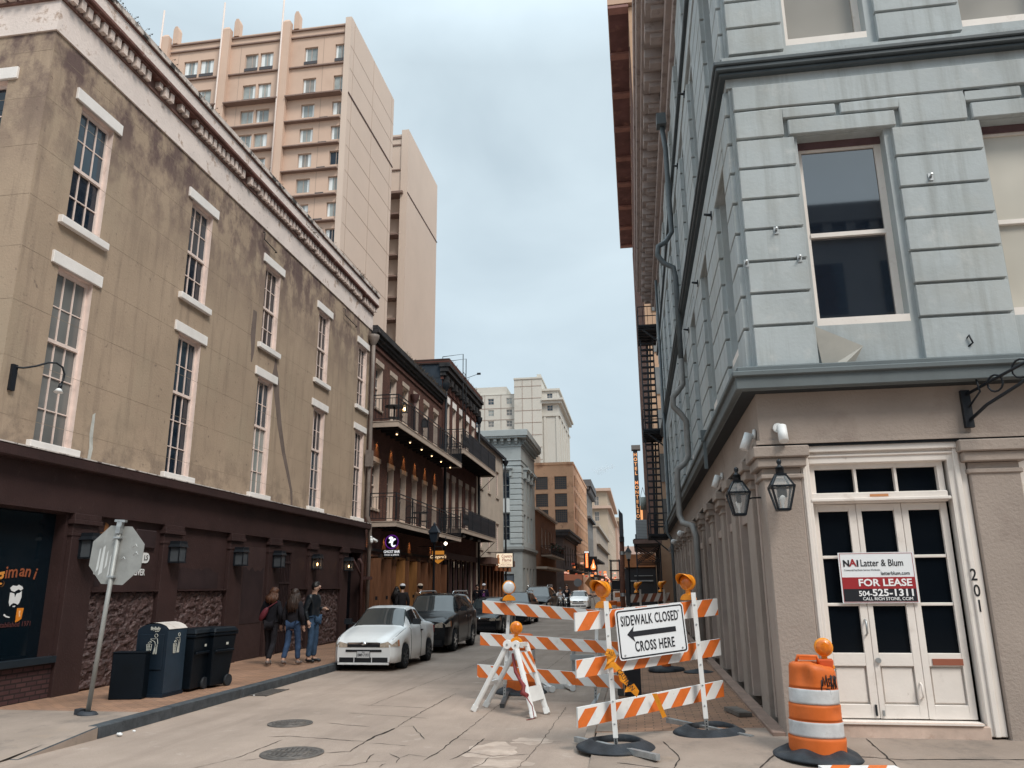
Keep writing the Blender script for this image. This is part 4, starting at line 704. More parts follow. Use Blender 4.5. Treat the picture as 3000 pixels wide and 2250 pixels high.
t = thing('tan_tower','pinkish distant block with a flat cornice past the tan tower','building',(-14,420,0),world=True)
plainblock(t,-8.8,385,470,33,-20,mat('pink_stucco',(.46,.31,.25),.9,.06,.3,.05,15),[392+12*k for k in range(7)],[8,14,20,26],4,3.5,G_GREY,PINKW); m = MB(); m.box(-21,-7.0,383,472,31.5,33.4); m.build('cornice', TAN, t)
t = thing('terminal_building','low pinkish brick building closing the far end of the street','building',(0,480,0),world=True)
m = MB(wall_ny(480)); holes_wall(m,-60,60,0,18,[],.1); m.build('wall', mat('pink_brick_far',(.38,.24,.19),.9,.1,.1,.05,15), t); grid_windows(t, wall_ny(480), [-7+4.5*k for k in range(3)], [3,9], 3,4, G_GREY, PINKW, -.02); m = MB(); m.box(-60,60,480,500,18,24); m.build('penthouse', mat('pale_pink_render',(.5,.38,.33),.9,.05,.2,0), t)
# ---- white hotel tower
WT = mat('white_tower_render', (.52,.495,.45), .85, .05, .12, .08, 8, stains=(((.36,.32,.28), .35, .58, .75, .5),)); LINE = plain('panel_joint',(.33,.24,.20),.9)
b = thing('white_tower','off white high rise with a plain central shaft and a corniced wing','building',(-26,190,0),world=True)
wins = [(x,z) for x in (-37.4,-34.1,-29.5) for z in (28.2,30.9+.4,34.0,36.9-.2+2.5-2.3,39.8,42.6,45.5)]
m = MB(wall_ny(185)); holes_wall(m,-41,-28,0,48,[(x-.75,x+.75,z,z+1.5) for x,z in wins],.2); m.mp = wall_ny(183.5); holes_wall(m,-28,-21.2,0,51.3,[],.1); m.mp = wall_ny(184.5); holes_wall(m,-21.2,-17.2,0,48.2,[(-20.0,-18.6,z,z+1.4) for z in (43.2,46.2)],.2); m.mp = None
m.quad((-21.2,183.5,0),(-21.2,200,0),(-21.2,200,51.3),(-21.2,183.5,51.3)); m.quad((-28,183.5,40),(-28,200,40),(-28,200,51.3),(-28,183.5,51.3)); m.quad((-17.2,184.5,0),(-17.2,215,0),(-17.2,215,48.2),(-17.2,184.5,48.2)); m.quad((-41,184.9,47.9),(-17.2,184.9,47.9),(-17.2,215,47.9),(-41,215,47.9)); m.quad((-28,183.5,51.2),(-21.2,183.5,51.2),(-21.2,200,51.2),(-28,200,51.2)); m.box(-40.5,-30.3,186,196,48,50.2)
m.build('wall', WT, b, keep=True)
for x,z in wins: grid_windows(b, wall_ny(185), [x], [z], 1.5, 1.5, [G_GREY,G_BLUE,G_BLIND], WHITE, .18)
for z in (43.2,46.2): grid_windows(b, wall_ny(184.5), [-19.3], [z], 1.4, 1.4, G_BLUE, WHITE, .18)
m = MB(wall_ny(183.46))
for k in range(8): m.box(-28,-21.2,0,.03,28+k*3.05,28.1+k*3.05)
for x in (-26,-23.6): m.box(x,x+.08,0,.03,20,51)
m.mp = wall_ny(184.96)
for k in range(7): m.box(-41,-28,0,.03,27+k*2.9,27.1+k*2.9)
for x in (-35.7,-31.6): m.box(x,x+.08,0,.03,20,48)
m.build('panel_joints', LINE, b); m = MB(); m.box(-28.1,-21.0,183.3,200,51.2,51.6); m.box(-22.6,-21.6,186,188,51.6,53); m.build('coping', WT, b)
m = MB(); m.box(-21.2,-16.4,183.6,215,44.9,45.6); m.box(-21.2,-15.9,183.1,215,45.6,46.1); m.box(-21.2,-16.9,184.2,215,41.8,42.3); m.box(-21.2,-16.8,184.1,215,48.2,48.7)
for x in (-20.9,-17.9): m.box(x,x+.6,184.3,184.5,20,41.8)
for k in range(5): m.box(-17.2,-16.95,187+k*6,189+k*6,20,41.8)
m.build('cornice', WT, b)
# ---- beige hotel towers
BEI = mat('beige_render', (.58,.42,.33), .88, .05, .25, .06, 12, stains=(((.42,.28,.21), .3, .55, .75, .4),)); BEIS = mat('beige_bright_side', (.59,.475,.40), .88, .04, .2, .05, 12); SLAB = mat('brown_slab_soffit', (.22,.15,.125), .85, .1, 2, .05, 20); AC = plain('dark_grille',(.055,.05,.055),.6)  # side copy of the beige is paler: brighter light put into colour
CURT = [glass('curtained_pane',(.34,.37,.36),.2), glass('grey_pane',(.25,.24,.225),.15), glass('mixed_pane',(.28,.31,.31),.18)]
b = thing('beige_hotel','tall beige hotel tower with window rows, thin floor ledges and a blank side wall','building',(-36,70,0),world=True)
YF = 63.7; cols = [(-27.0,1.3),(-30.2,1.4),(-35.0,1.42),(-36.65,1.42),(-41.6,1.55),(-43.4,1.55),(-48.5,1.5)]; HT = []
rows = [53.35,49.72]+[46.9-2.75*k for k in range(12)]; hh = [1.65,1.65]+[1.5]*12
for z,h in zip(rows,hh):
    for x,w_ in cols: HT.append((x-w_/2,x+w_/2,z,z+h))
m = MB(wall_ny(YF)); holes_wall(m,-56,-26,0,57.4,HT,.25); m.build('wall', BEI, b, keep=True)
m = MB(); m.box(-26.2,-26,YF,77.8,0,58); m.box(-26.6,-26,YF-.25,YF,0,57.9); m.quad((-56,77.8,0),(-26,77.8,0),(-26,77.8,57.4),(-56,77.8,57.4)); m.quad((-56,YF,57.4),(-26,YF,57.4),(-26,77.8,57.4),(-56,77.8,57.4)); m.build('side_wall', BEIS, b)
each(b, 'expansion_joint', plain('joint',(.10,.06,.05),.8), [(-25.99,-25.93,YF-.2,77.95,49.05,49.2)]); each(b, 'panel_joint', plain('soft_joint',(.40,.30,.24),.9), [(-26,-25.985,YF,77.8,z,z+.05) for z in (52.0,54.6,46.2,43.4,40.7,37.9,35.2,32.4)]+[(-26,-25.985,y,y+.05,20,57.9) for y in (YF+.8,70.5,76.9)]+[(x,x+.05,YF-.012,YF,20,56) for x in (-28.9,-37.9,-44.9)])
for (x0,x1) in ((-32.4,-26.6),(-39.0,-33.2),(-45.8,-39.8),(-52,-46.7)):
    each(b, 'ledge', SLAB, [(x0,x1,YF-p-.12,YF,z,z+.14) for z,p in ((57.0,.06),(56.15,.06),(52.6,.1))]+[(x0,x1,YF-.75,YF,49.0,49.14)]+[(x0,x1-.1,YF-.48,YF,46.3-2.75*k,46.42-2.75*k) for k in range(12)])
for x in (-33.2,-39.8,-46.7):
    m = MB(); m.box(x,x+.8,YF-.55,YF,0,58.0); m.add([(x,YF-.55,58),(x+.8,YF-.55,58),(x+.8,YF,58),(x,YF,58),(x+.05,YF-.3,58.4),(x+.5,YF-.3,58.4)],[(0,1,5,4),(2,3,4,5),(0,4,3),(1,2,5)]); m.prism([(x+1.0,57.3),(x+1.55,57.3),(x+1.55,59.0),(x+1.4,59.4),(x+1.15,59.4),(x+1.0,59.0)], lambda u,v,q: (u,q,v), YF-.2, YF+.5); m.build('fin', BEI, b); m = MB(); m.tube([(x-.05,YF-.62,30),(x-.05,YF-.62,61.2)],.09,6); m.build('conduit', mat('pale_conduit',(.6,.5,.45),.6,.05,2,0), b)
for i,(z,h) in enumerate(zip(rows,hh)):
    for j,(x,w_) in enumerate(cols):
        if x < -46 and i > 3: continue
        m = MB(wall_ny(YF)); f = .06; m.box(x-w_/2,x-w_/2+f,-.24,-.16,z,z+h); m.box(x+w_/2-f,x+w_/2,-.24,-.16,z,z+h); m.box(x-w_/2,x+w_/2,-.24,-.16,z+h-f,z+h); m.box(x-.03,x+.03,-.24,-.17,z,z+h); m.box(x-w_/2,x+w_/2,-.24,-.15,z,z+f); wo = m.build('window', plain('bronze_frame',(.45,.37,.32),.5), b)
        m = MB(wall_ny(YF)); q = random.choice(CURT) if (i,j) != (4,0) and i != 7 else G_DARK; cw = random.uniform(.15,.35)*w_
        m.quad((x-w_/2,-.22,z),(x+w_/2,-.22,z),(x+w_/2,-.22,z+h),(x-w_/2,-.22,z+h)); m.build('pane', q, wo); m = MB(wall_ny(YF))
        for s in ((-1,1) if random.random() < .6 else (random.choice((-1,1)),)): a = x-w_/2+f if s < 0 else x+w_/2-cw; m.box(a,a+cw-f,-.215,-.205,z+f,z+h-f)
        m.build('curtain', plain('white_curtain',(.74,.78,.79),.8), wo)
        if i < 2: m = MB(wall_ny(YF)); m.box(x-w_/2,x+w_/2,-.1,.05,z-.36,z-.02); m.build('grille', AC, wo)
        elif j in (1,2): m = MB(wall_ny(YF)); u = x+1.3 if j == 1 else x+1.35; m.box(u,u+.85,-.05,.05,z-.42,z-.12); m.build('grille', AC, wo)
b = thing('beige_hotel_wing','second beige hotel tower, set back, with a narrow recess of stacked balconies','building',(-32,92,0),world=True)
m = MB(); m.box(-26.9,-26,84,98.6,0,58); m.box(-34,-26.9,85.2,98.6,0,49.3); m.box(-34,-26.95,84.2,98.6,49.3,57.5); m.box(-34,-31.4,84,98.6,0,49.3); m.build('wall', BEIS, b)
each(b, 'ledge', SLAB, [(-34,-26.9,84.1,84.2,56.9,57.2),(-34,-26.9,84.1,84.2,55.9,56.1),(-34,-26.9,84.05,84.2,52.4,52.55),(-34,-26.5,83.6,85.2,49.0,49.3)]+[(-31.4,-27.1,83.9,85.2,46.3-2.75*k,46.5-2.75*k) for k in range(11)]); each(b, 'grille', AC, [(-29.9,-28.6,84.9,85.2,46.75-2.75*k,47.15-2.75*k) for k in range(11)]); m = MB(); m.box(-26,-25.94,84,98.8,49.1,49.25); m.build('expansion_joint', plain('joint2',(.10,.06,.05),.8), b)
# ================================================================== RIGHT CORNER BUILDING
RBL = mat('grey_blue_paint', (.41,.445,.455), .7, .08, .8, .2, 18, spec=.3, stains=(((.25,.26,.25), 2.4, .50, .72, .65, (2,2,.12)), ((.52,.53,.52), 3, .58, .70, .55), ((.20,.18,.16), 14, .68, .76, .6), ((.31,.33,.33), .5, .5, .62, .5), ((.33,.36,.355), 1.1, .52, .72, .5, (1,1,.5)), ((.26,.25,.23), 9, .70, .80, .5), ((.40,.39,.35), .6, .5, .7, .4)))
RTA = mat('taupe_stucco', (.345,.287,.25), .9, .10, 1.2, .5, 26, spec=.2, stains=(((.21,.16,.14), 1.6, .55, .72, .5), ((.12,.095,.085), 9, .68, .76, .6)))
RCAN = mat('slate_canopy_paint', (.118,.138,.145), .6, .12, 2, .1, 30); RMLD = mat('dark_slate_moulding', (.062,.078,.088), .5, .15, 3, .05, 30); DOORW = mat('ivory_door_paint', (.76,.70,.65), .55, .06, 2.5, .1, 30, stains=(((.42,.34,.28), 4, .6, .75, .4), ((.3,.22,.17), 14, .68, .76, .5)))
rb = thing('grey_corner_building','three storey grey blue corner building with banded stonework over a taupe shopfront','building',(6,20,0),world=True)
YE = 38.0
FW = [2.45+2.35*k for k in range(6)]      # front window left edges
SWY = [11.85+3.05*k for k in range(9)]    # side windows: far jamb
HF = [(u,u+1.13,5.06,7.80) for u in FW]+[(u,u+1.10,9.28,12.3) for u in FW]+[(u,u+1.10,13.2,15.0) for u in FW]
HS = [(y-1.13,y,5.06,7.80) for y in SWY]+[(y-1.13,y,9.28,12.3) for y in SWY]+[(y-1.13,y,13.2,15.0) for y in SWY]
m = MB(wall_ny(10.0)); holes_wall(m, 1.6, 16, 4.3, 15.4, HF, .28); m.mp = wall_nx(1.6); holes_wall(m, 10.0, YE, 4.3, 15.4, HS, .46); m.mp = None
m.quad((1.6,YE,0),(16,YE,0),(16,YE,16),(1.6,YE,16)); m.quad((1.6,10,15.9),(16,10,15.9),(16,YE,15.9),(1.6,YE,15.9)); m.quad((16,10,0),(16,YE,0),(16,YE,16),(16,10,16)); m.build('wall', RBL, rb, keep=True)
GZ = [4.52,5.08,5.53,5.98,6.44,6.89,7.35,7.80]; P_ = .072; GV = .040
def courses(mp, edges, name, lastu):
    for a, b in edges:
        for zz in (GZ, [9.16+.449*k for k in range(8)], [13.1+.475*k for k in range(5)]):
            m = MB(mp); m.box(a+.03,b-.03,-.012,.006,zz[0]+GV,zz[-1]-GV)
            for z0, z1 in zip(zz, zz[1:]): m.box(a,b,-.01,P_,z0+GV/2,z1-GV/2)
            m.build(name, RBL, rb, bev=.006)
ed = [(1.64,2.40)]+[(FW[k]+1.22,FW[k+1]-.04) for k in range(5)]; courses(wall_ny(10.0), ed, 'stone_pier', 0)
es = [(10.04,SWY[0]-1.18)]+[(SWY[k]+.06,SWY[k+1]-1.2) for k in range(8)]+[(SWY[8]+.06,YE-.05)]; courses(wall_nx(1.6), es, 'stone_pier', 0)
for mp, a, b, ws, s in ((wall_ny(10.0),1.64,16,[(u,u+1.13) for u in FW],1),(wall_nx(1.6),10.04,YE-.05,[(y-1.13,y) for y in SWY],1)):
    m = MB(mp); m.box(a,b,-.01,P_,8.27,8.64); m.box(a,b,-.01,P_,12.5,12.95); u = a
    for w0, w1 in ws:      # spandrel course with a stepped lintel over each window
        m.box(u,w0-.17,-.01,P_,7.82,8.235); m.box(w0-.17,(w0+w1)/2-.03,-.01,P_,8.08,8.235); m.box((w0+w1)/2+.03,w1+.22,-.01,P_,8.08,8.235); m.box(w0-.11,w1+.15,-.01,P_+.005,7.815,8.045); u = w1+.22
    m.box(u,b,-.01,P_,7.82,8.235); m.build('lintel_course', RBL, rb, bev=.012)
def rring(mb, d, z0, z1, mi=0): mb.box(1.6-d,16,10-d,YE,z0,z1,mi)
m = MB(); rring(m,.03,8.66,8.84); rring(m,.06,9.02,9.14); m.build('band', RBL, rb); m = MB(); rring(m,.17,8.86,8.93); rring(m,.20,8.93,9.0); rring(m,.13,9.0,9.05); rring(m,.12,8.80,8.86); m.build('band_moulding', RMLD, rb, bev=.015)
m = MB(); rring(m,.15,12.96,13.06); m.build('band_moulding', RMLD, rb, bev=.015)
BRNC = mat('brown_grey_cornice', (.42,.355,.335), .85, .15, 2, .15, 25, stains=(((.09,.06,.05), 3, .55, .7, .6),))
m = MB(); rring(m,.12,15.3,15.55); rring(m,.28,15.55,15.75); rring(m,.82,16.2,16.4); rring(m,.95,16.4,16.75); rring(m,1.02,16.75,17.0); m.build('cornice', BRNC, rb, bev=.02)
for k in range(27): y = 10.4+k*1.05; m = MB(); m.box(.86,1.35,y,y+.48,15.92,16.2); m.box(1.0,1.35,y+.08,y+.40,15.78,15.92); m.build('modillion', BRNC, rb, bev=.01)
each(rb, 'modillion', BRNC, [(2.2+k*1.05,2.68+k*1.05,9.26,9.75,15.92,16.2) for k in range(10)], .01); m = MB(); rring(m,.24,15.74,16.2); m.build('cornice_bed', mat('shade_dark_cornice_bed',(.10,.085,.085),.85,.15,2,.15,25), rb)  # shade of the gaps between modillions put into the bed colour
lint_m[0] = PINKW; G_TAN = glass('blind_tan',(.30,.28,.25),.12); G_REFL = plain('mirroring_pane',(.006,.011,.02),.03,0,.6,0,.5); G_REFL.node_tree.nodes['Principled BSDF'].inputs['IOR'].default_value = 2.3; G_CREAM = glass('cream_blind',(.52,.49,.43),.2)
def rsash(mp, a, b, z0, z1, up, lo, dep=.26):
    c = (a+b)/2; w_ = sash(rb, mp, c, (b-a)/2, z0, (z0+z1)/2-.03, z1, dep, up, 1, 1, 1, DOORW, None, None, lo=lo, fw=.085)
    m = MB(mp); m.box(a-.0,b+.0,-dep+.06,.0,z0-.0,z0+.10); m.build('sill', DOORW, w_)
    m = MB(mp); m.box(a,b,-dep+.005,-dep+.1,z1-.10,z1); m.build('head_board', mat('plum_soffit',(.12,.07,.075),.8,.2,4,.1,30) if 'plum_soffit' not in bpy.data.materials else bpy.data.materials['plum_soffit'], w_)
for i,u in enumerate(FW):
    rsash(wall_ny(10), u, u+1.13, 5.06, 7.8, G_REFL if i == 0 else G_CREAM, G_REFL if i == 0 else G_CREAM); rsash(wall_ny(10), u, u+1.10, 9.28, 12.3, G_GREY, G_TAN); rsash(wall_ny(10), u, u+1.10, 13.2, 15, G_GREY, G_GREY)
for y in SWY:
    rsash(wall_nx(1.6), y-1.13, y, 5.06, 7.8, G_DARK, G_DARK, .44); rsash(wall_nx(1.6), y-1.13, y, 9.28, 12.3, G_DARK, G_DARK, .44); rsash(wall_nx(1.6), y-1.13, y, 13.2, 15, G_DARK, G_DARK, .44)
# peeling sheet below the first window, hooks
m = MB(); m.add([(2.38,9.94,5.05),(2.93,9.86,4.72),(2.78,9.90,4.46),(2.62,9.80,4.44),(2.45,9.955,4.45)],[(0,1,2,3,4)]); m.build('peeling_sheet', mat('bare_sheet',(.40,.38,.34),.6,.1,3,.05,30), rb)
for (u,z) in ((4.05,7.0),(2.04,6.40),(1.62,5.96),(2.3,5.98)): m = MB(wall_ny(10)); m.box(u-.03,u+.03,P_,P_+.012,z-.05,z+.05); m.cyl((u,P_+.01,z),(u,P_+.07,z+.02),.018,.012,8); m.build('wall_hook', STEEL, rb)
m = MB(wall_ny(10)); m.tube([(4.16,.04,4.75),(4.19,.1,4.8),(4.22,.1,4.7),(4.17,.06,4.66)],.012,6); m.build('wall_hook', BLACK, rb)
for y in (12.4,15.5,18.6,21.7):
    for z in (7.9,12.4): m = MB(wall_nx(1.6)); m.cyl((y,.04,z),(y,.2,z+.03),.03,.02,8); m.box(y-.05,y+.05,.03,.09,z-.06,z+.06); m.build('wall_hook', BLACK, rb)
# canopy ledge
m = MB(); rring(m,.20,4.19,4.22,1); rring(m,.27,4.20,4.40); rring(m,.31,4.36,4.43); rring(m,.24,4.43,4.50); m.build('canopy', [RCAN, plain('canopy_soffit',(.02,.025,.03),.8)], rb, bev=.012)
m = MB(); rring(m,.0,3.58,4.2); m.build('entablature', RTA, rb); m = MB(); rring(m,.05,3.53,3.58); rring(m,.025,3.50,3.53,1); m.build('entablature_edge', [RTA, BLACK], rb)
# ground floor: front
PF = [(1.60,2.05),(3.99,4.55),(6.5,7.06),(9.0,9.56),(11.5,12.06),(14,14.56)]
def rpier(mp, a, b, base=.1):
    m = MB(mp); m.box(a,b,-.5,.0,base,3.24); m.box(a-.03,b+.03,-.45,.02,3.10,3.16); m.box(a-.07,b+.07,-.45,.07,3.24,3.36); m.box(a-.11,b+.11,-.45,.11,3.36,3.50); m.build('pier', RTA, rb, bev=.012)
for a,b in PF[1:]: rpier(wall_ny(10), a, b)
m = MB(); m.box(1.6,2.05,10,10.5,.1,3.24); m.box(1.57,2.08,9.97,10.53,3.10,3.16); m.box(1.53,2.12,9.93,10.57,3.24,3.36); m.box(1.49,2.16,9.89,10.61,3.36,3.50); m.build('pier', RTA, rb, bev=.014)
PS = [(11.15,11.75),(13.15,13.62),(14.9,15.35),(17.0,17.5),(19.4,19.9),(21.9,22.4),(24.4,24.9),(26.9,27.4),(29.5,30),(32,32.5),(34.6,35.1),(37.5,38)]
for a,b in PS: rpier(wall_nx(1.6), a, b, .05)
m = MB(); m.box(1.45,1.62,10.02,YE,.0,.19); m.build('plinth', mat('worn_pink_step',(.26,.18,.145),.85,.2,3,.3,25), rb, bev=.01)
# front door 201
D = wall_ny(10.0); m = MB(D)
m.box(2.06,2.17,-.22,-.04,.19,3.42); m.box(2.08,2.13,-.04,-.02,.19,3.42); m.box(3.78,3.98,-.22,-.05,.17,3.42); m.box(3.84,3.90,-.05,-.02,.17,3.42); m.box(2.17,3.78,-.22,-.05,3.28,3.42); m.box(2.10,3.95,-.22,-.0,3.42,3.5); m.box(2.12,3.93,-.12,-.03,3.36,3.39)
m.box(2.17,3.74,-.24,-.07,2.79,2.92); m.box(2.15,3.76,-.2,-.03,2.81,2.85)
dcase = m.build('door_casing', DOORW, rb, bev=.008)
m = MB(D); m.box(2.17,3.74,-.24,-.12,3.22,3.28); m.box(2.17,2.24,-.24,-.12,2.92,3.22); m.box(3.67,3.74,-.24,-.12,2.92,3.22)
for u in (2.72,3.19): m.box(u-.015,u+.015,-.24,-.13,2.92,3.22)
tr = m.build('transom', DOORW, rb); m = MB(D); m.quad((2.2,-.2,2.9),(3.7,-.2,2.9),(3.7,-.2,3.25),(2.2,-.2,3.25)); m.build('pane', G_BLACK, tr)
LV = [(2.175,2.685,2.24,2.60),(2.69,3.21,2.75,3.125),(3.215,3.735,3.29,3.655)]
for i,(a,b,ga,gb) in enumerate(LV):
    m = MB(D); w0,w1 = -.22,-.155
    m.box(a,ga,w0,w1,.33,2.785); m.box(gb,b,w0,w1,.33,2.785); m.box(ga,gb,w0,w1,2.70,2.785); m.box(ga,gb,w0,w1,.90,1.045); m.box(ga,gb,w0,w1,.33,.48)
    for z in (1.595,2.15): m.box(ga,gb,w0+.01,w1-.01,z-.018,z+.018)
    m.box(ga+.02,gb-.02,w0+.01,w1-.025,.50,.88); m.box(ga,gb,w0+.004,w0+.02,.48,.90)
    d_ = m.build('door_leaf', DOORW, rb, bev=.005); m = MB(D); m.quad((ga,w0+.02,1.0),(gb,w0+.02,1.0),(gb,w0+.02,2.72),(ga,w0+.02,2.72)); m.build('pane', G_BLACK, d_)
    if i < 2: m = MB(D); u = gb+.04; zz = 1.25 if i == 0 else .55; m.tube([(u,w1,zz),(u,w1+.05,zz+.02),(u,w1+.05,zz+.15),(u,w1,zz+.17)],.012,6); m.build('handle', STEEL if i == 0 else DOORW, d_)
    if i == 0: m = MB(D); m.box(2.64,2.66,w1,w1+.02,.36,.48); m.build('bolt', BLACK, d_)
    if i == 1: m = MB(D); m.cyl((2.735,w1,.965),(2.735,w1+.03,.965),.03,.03,12); m.box(2.72,2.74,w1,w1+.02,.36,.42); m.build('lock', STEEL, d_)
    if i == 2: m = MB(D); m.box(3.33,3.66,w1,w1+.012,.885+.03,.985); m.build('mail_slot', plain('copper_slot',(.35,.12,.075),.45,.3), d_)
m = MB(D); m.box(2.08,3.80,-.3,-.02,.1,.28); m.box(2.17,3.74,-.24,.0,.28,.315,1); m.build('threshold', [mat('marble_sill',(.55,.42,.35),.75,.2,3,.2,25,stains=(((.35,.22,.16),5,.55,.7,.6),)), DOORW], rb, bev=.01)
m = MB(D); m.box(2.84,3.05,-.045,-.03,2.86,2.89); m.build('faded_sticker', plain('orange_sticker',(.55,.24,.10),.7), tr)
for ch,z,u in (('2',1.92,3.865),('0',1.74,3.875),('1',1.57,3.88)): text(ch, plain('black_numerals',(.012,.012,.014),.5), dcase, (u,10.0+.018,z), .19, name='house_number', bold=.012, sx=.8)
each(rb, 'shop_panel', DOORW, [(PF[k][1]+.05,PF[k+1][0]-.05,-.22,-.15,.3,3.4) for k in range(1,5)], 0, D); m = MB(D); m.quad((4.55,-.4,.1),(16,-.4,.1),(16,-.4,3.5),(4.55,-.4,3.5)); m.build('interior_wall', G_BLACK, rb)
# side bays: folding doors between the piers
S = wall_nx(1.6)
for a,b in [(10.55,11.1)]+[(PS[k][1],PS[k+1][0]) for k in range(11)]:
    m = MB(S); m.box(a,a+.12,-.3,-.06,.19,3.42); m.box(b-.12,b,-.3,-.06,.19,3.42); m.box(a,b,-.3,-.1,2.75,2.9); m.box(a,b,-.3,-.06,3.3,3.45); m.box(a,b,-.3,-.2,.19,1.0)
    n = 2 if b-a < 1.7 else 3
    for k in range(1,n): u = a+(b-a)*k/n; m.box(u-.06,u+.06,-.3,-.16,.2,3.3)
    m.build('folding_door', mat('dusty_door_paint',(.40,.32,.28),.7,.12,2.5,.1,30) if 'dusty_door_paint' not in bpy.data.materials else bpy.data.materials['dusty_door_paint'], rb, bev=.006)
m = MB(S); m.quad((10.5,-.29,.1),(YE,-.29,.1),(YE,-.29,3.5),(10.5,-.29,3.5)); m.build('interior_wall', G_BLACK, rb)
GPIPE = mat('grey_downpipe_paint', (.235,.225,.215), .55, .12, 5, .08, 30); BPIPE = mat('blue_grey_pipe_paint', (.12,.138,.148), .5, .12, 5, .08, 30)
m = MB(); m.box(1.15,1.42,20.0,20.35,14.6,14.95); m.tube([(1.3,20.2,14.6),(1.36,20.2,13.9),(1.38,20.2,11.3),(1.2,20.15,11.0),(.98,20.1,10.85),(.95,20.1,10.6),(1.1,20.1,10.35),(1.36,20.1,10.2),(1.40,20.1,9.9),(1.40,20.1,7.6)],.072,10); m.build('downpipe', BPIPE, rb)
m = MB(); m.tube([(1.40,20.1,7.6),(1.40,20.1,6.9),(1.25,20.05,6.7),(1.12,20.0,6.55),(1.12,20,6.3),(1.30,20,6.1),(1.42,20,5.9),(1.42,20,5.0),(1.3,19.95,4.8),(1.12,19.9,4.65),(1.10,19.9,4.4),(1.10,19.9,3.5),(1.16,19.7,3.3),(1.35,19.3,3.2),(1.42,19.2,2.95),(1.42,19.2,.2)],.076,10); m.build('downpipe', GPIPE, rb)
m = MB(); m.tube([(1.42,33,15),(1.42,33,4.6),(1.28,33,4.3),(1.28,33,3.9),(1.45,33,3.6),(1.45,33,.2)],.06,8); m.build('downpipe', BPIPE, rb)
m = MB()
for y in (14.2,): m.box(1.28,1.34,y,y+.05,3.85,4.45); m.box(1.25,1.36,y-.02,y+.07,4.35,4.55)
m.build('gutter_strap', RCAN, rb)
# sign, lanterns, cameras, bracket
t = thing('lease_sign','white, red and black real estate lease sign on the glazed door','sign',(2.84,9.835+.32,1.905)); t.location = (2.84,10.135,1.905)
m = MB(); m.box(-.43,.43,-.012,.0,-.295,.295); m.build('board', plain('sign_white',(.78,.80,.82),.45), t); NAVYI = plain('sign_black',(.012,.014,.02),.45); SRED = plain('sign_red',(.33,.022,.028),.45)
m = MB(); m.box(-.41,.41,-.0155,-.012,-.275,-.13); m.build('black_band', NAVYI, t); m = MB(); m.box(-.41,.41,-.0155,-.012,-.13,.005); m.build('red_band', SRED, t)
m = MB()
for a,b,c,d in ((-.415,.415,.28,.285),(-.415,.415,-.285,-.28),(-.415,-.41,-.28,.28),(.41,.415,-.28,.28)): m.box(a,b,-.0145,-.012,c,d)
m.build('border', SRED, t)
text('N', NAVYI, t, (-.345,-.014,.165), .105, bold=.035, sx=.95); text('A', SRED, t, (-.27,-.014,.172), .115, bold=.03); text('I', NAVYI, t, (-.215,-.014,.165), .105, bold=.035)
text('Latter & Blum', NAVYI, t, (.06,-.014,.168), .115, bold=.004, fit=.48); text('Commercial Real Estate Services, Worldwide.', plain('sign_grey',(.35,.36,.38),.5), t, (-.17,-.014,.09), .03, fit=.41); text('latterblum.com', NAVYI, t, (.20,-.014,.048), .06, fit=.32)
SW_ = plain('sign_white_ink',(.85,.85,.86),.5); text('FOR LEASE', SW_, t, (.07,-.0175,-.062), .115, bold=.025, fit=.60); text('504-', SW_, t, (-.165,-.0175,-.187), .085, bold=.02, fit=.15); text('525-1311', SW_, t, (.155,-.0175,-.178), .112, bold=.025, fit=.46); text('CALL RICH STONE, CCIM', SW_, t, (.08,-.0175,-.246), .05, bold=.01, fit=.56)
def gas_lantern(loc, rz, label, arm):
    t = thing('gas_lantern', label, 'lantern', loc, rz, 'gas style lanterns on the corner pier'); t.scale = (.9,.9,.9); bk = plain('lantern_black',(.016,.02,.026),.35,.4); m = MB()
    B, T, zb, zt = .075, .145, -.2, .1
    for sx in (-1,1):
        for sy in (-1,1):
            m.bar((sx*B,sy*B,zb),(sx*T,sy*T,zt),.022,.022); m.bar((sx*T,sy*T,zt),(sx*.06,sy*.06,zt+.16),.02,.02)
    for r,z in ((B,zb),(T,zt),(.06,zt+.16)):
        for s in (-1,1): m.bar((-r-.01,s*r,z),(r+.01,s*r,z),.026,.026); m.bar((s*r,-r-.01,z),(s*r,r+.01,z),.026,.026)
    m.lathe([(.055,zt+.16),(.055,zt+.25),(.07,zt+.25),(.03,zt+.28),(.02,zt+.30),(.035,zt+.33),(.03,zt+.36),(.001,zt+.38)],n=12); m.box(-B,B,-B,B,zb-.02,zb)
    fr = m.build('frame', bk, t); m = MB()
    for sx,sy in ((1,0),(-1,0),(0,1),(0,-1)):
        if sx: m.quad((sx*B,-B,zb),(sx*B,B,zb),(sx*T,T,zt),(sx*T,-T,zt)); m.quad((sx*T,-T,zt),(sx*T,T,zt),(sx*.06,.06,zt+.16),(sx*.06,-.06,zt+.16))
        else: m.quad((-B,sy*B,zb),(B,sy*B,zb),(T,sy*T,zt),(-T,sy*T,zt)); m.quad((-T,sy*T,zt),(T,sy*T,zt),(.06,sy*.06,zt+.16),(-.06,sy*.06,zt+.16))
    m.build('glass_box', clear('clear_glass',(.75,.8,.82),.16), t); m = MB(); m.lathe([(.012,zb),(.02,zb+.09),(.04,zb+.13),(.045,zb+.17),(.02,zb+.2),(.001,zb+.205)],n=12); m.build('bulb', plain('white_bulb',(.8,.8,.78),.3), t); m = MB(); m.box(-.06,.06,-.03,.03,zb+.16,zt+.02); m.build('hood', bk, t)
    m = MB(); m.tube([(0,.14,.02)]+[(0,.14+arm*.3,.03),(0,.14+arm,.03)],.012,6); m.tube([(0,.14+arm,.1),(0,.14+arm,-.15)],.012,6); m.build('bracket', bk, t)
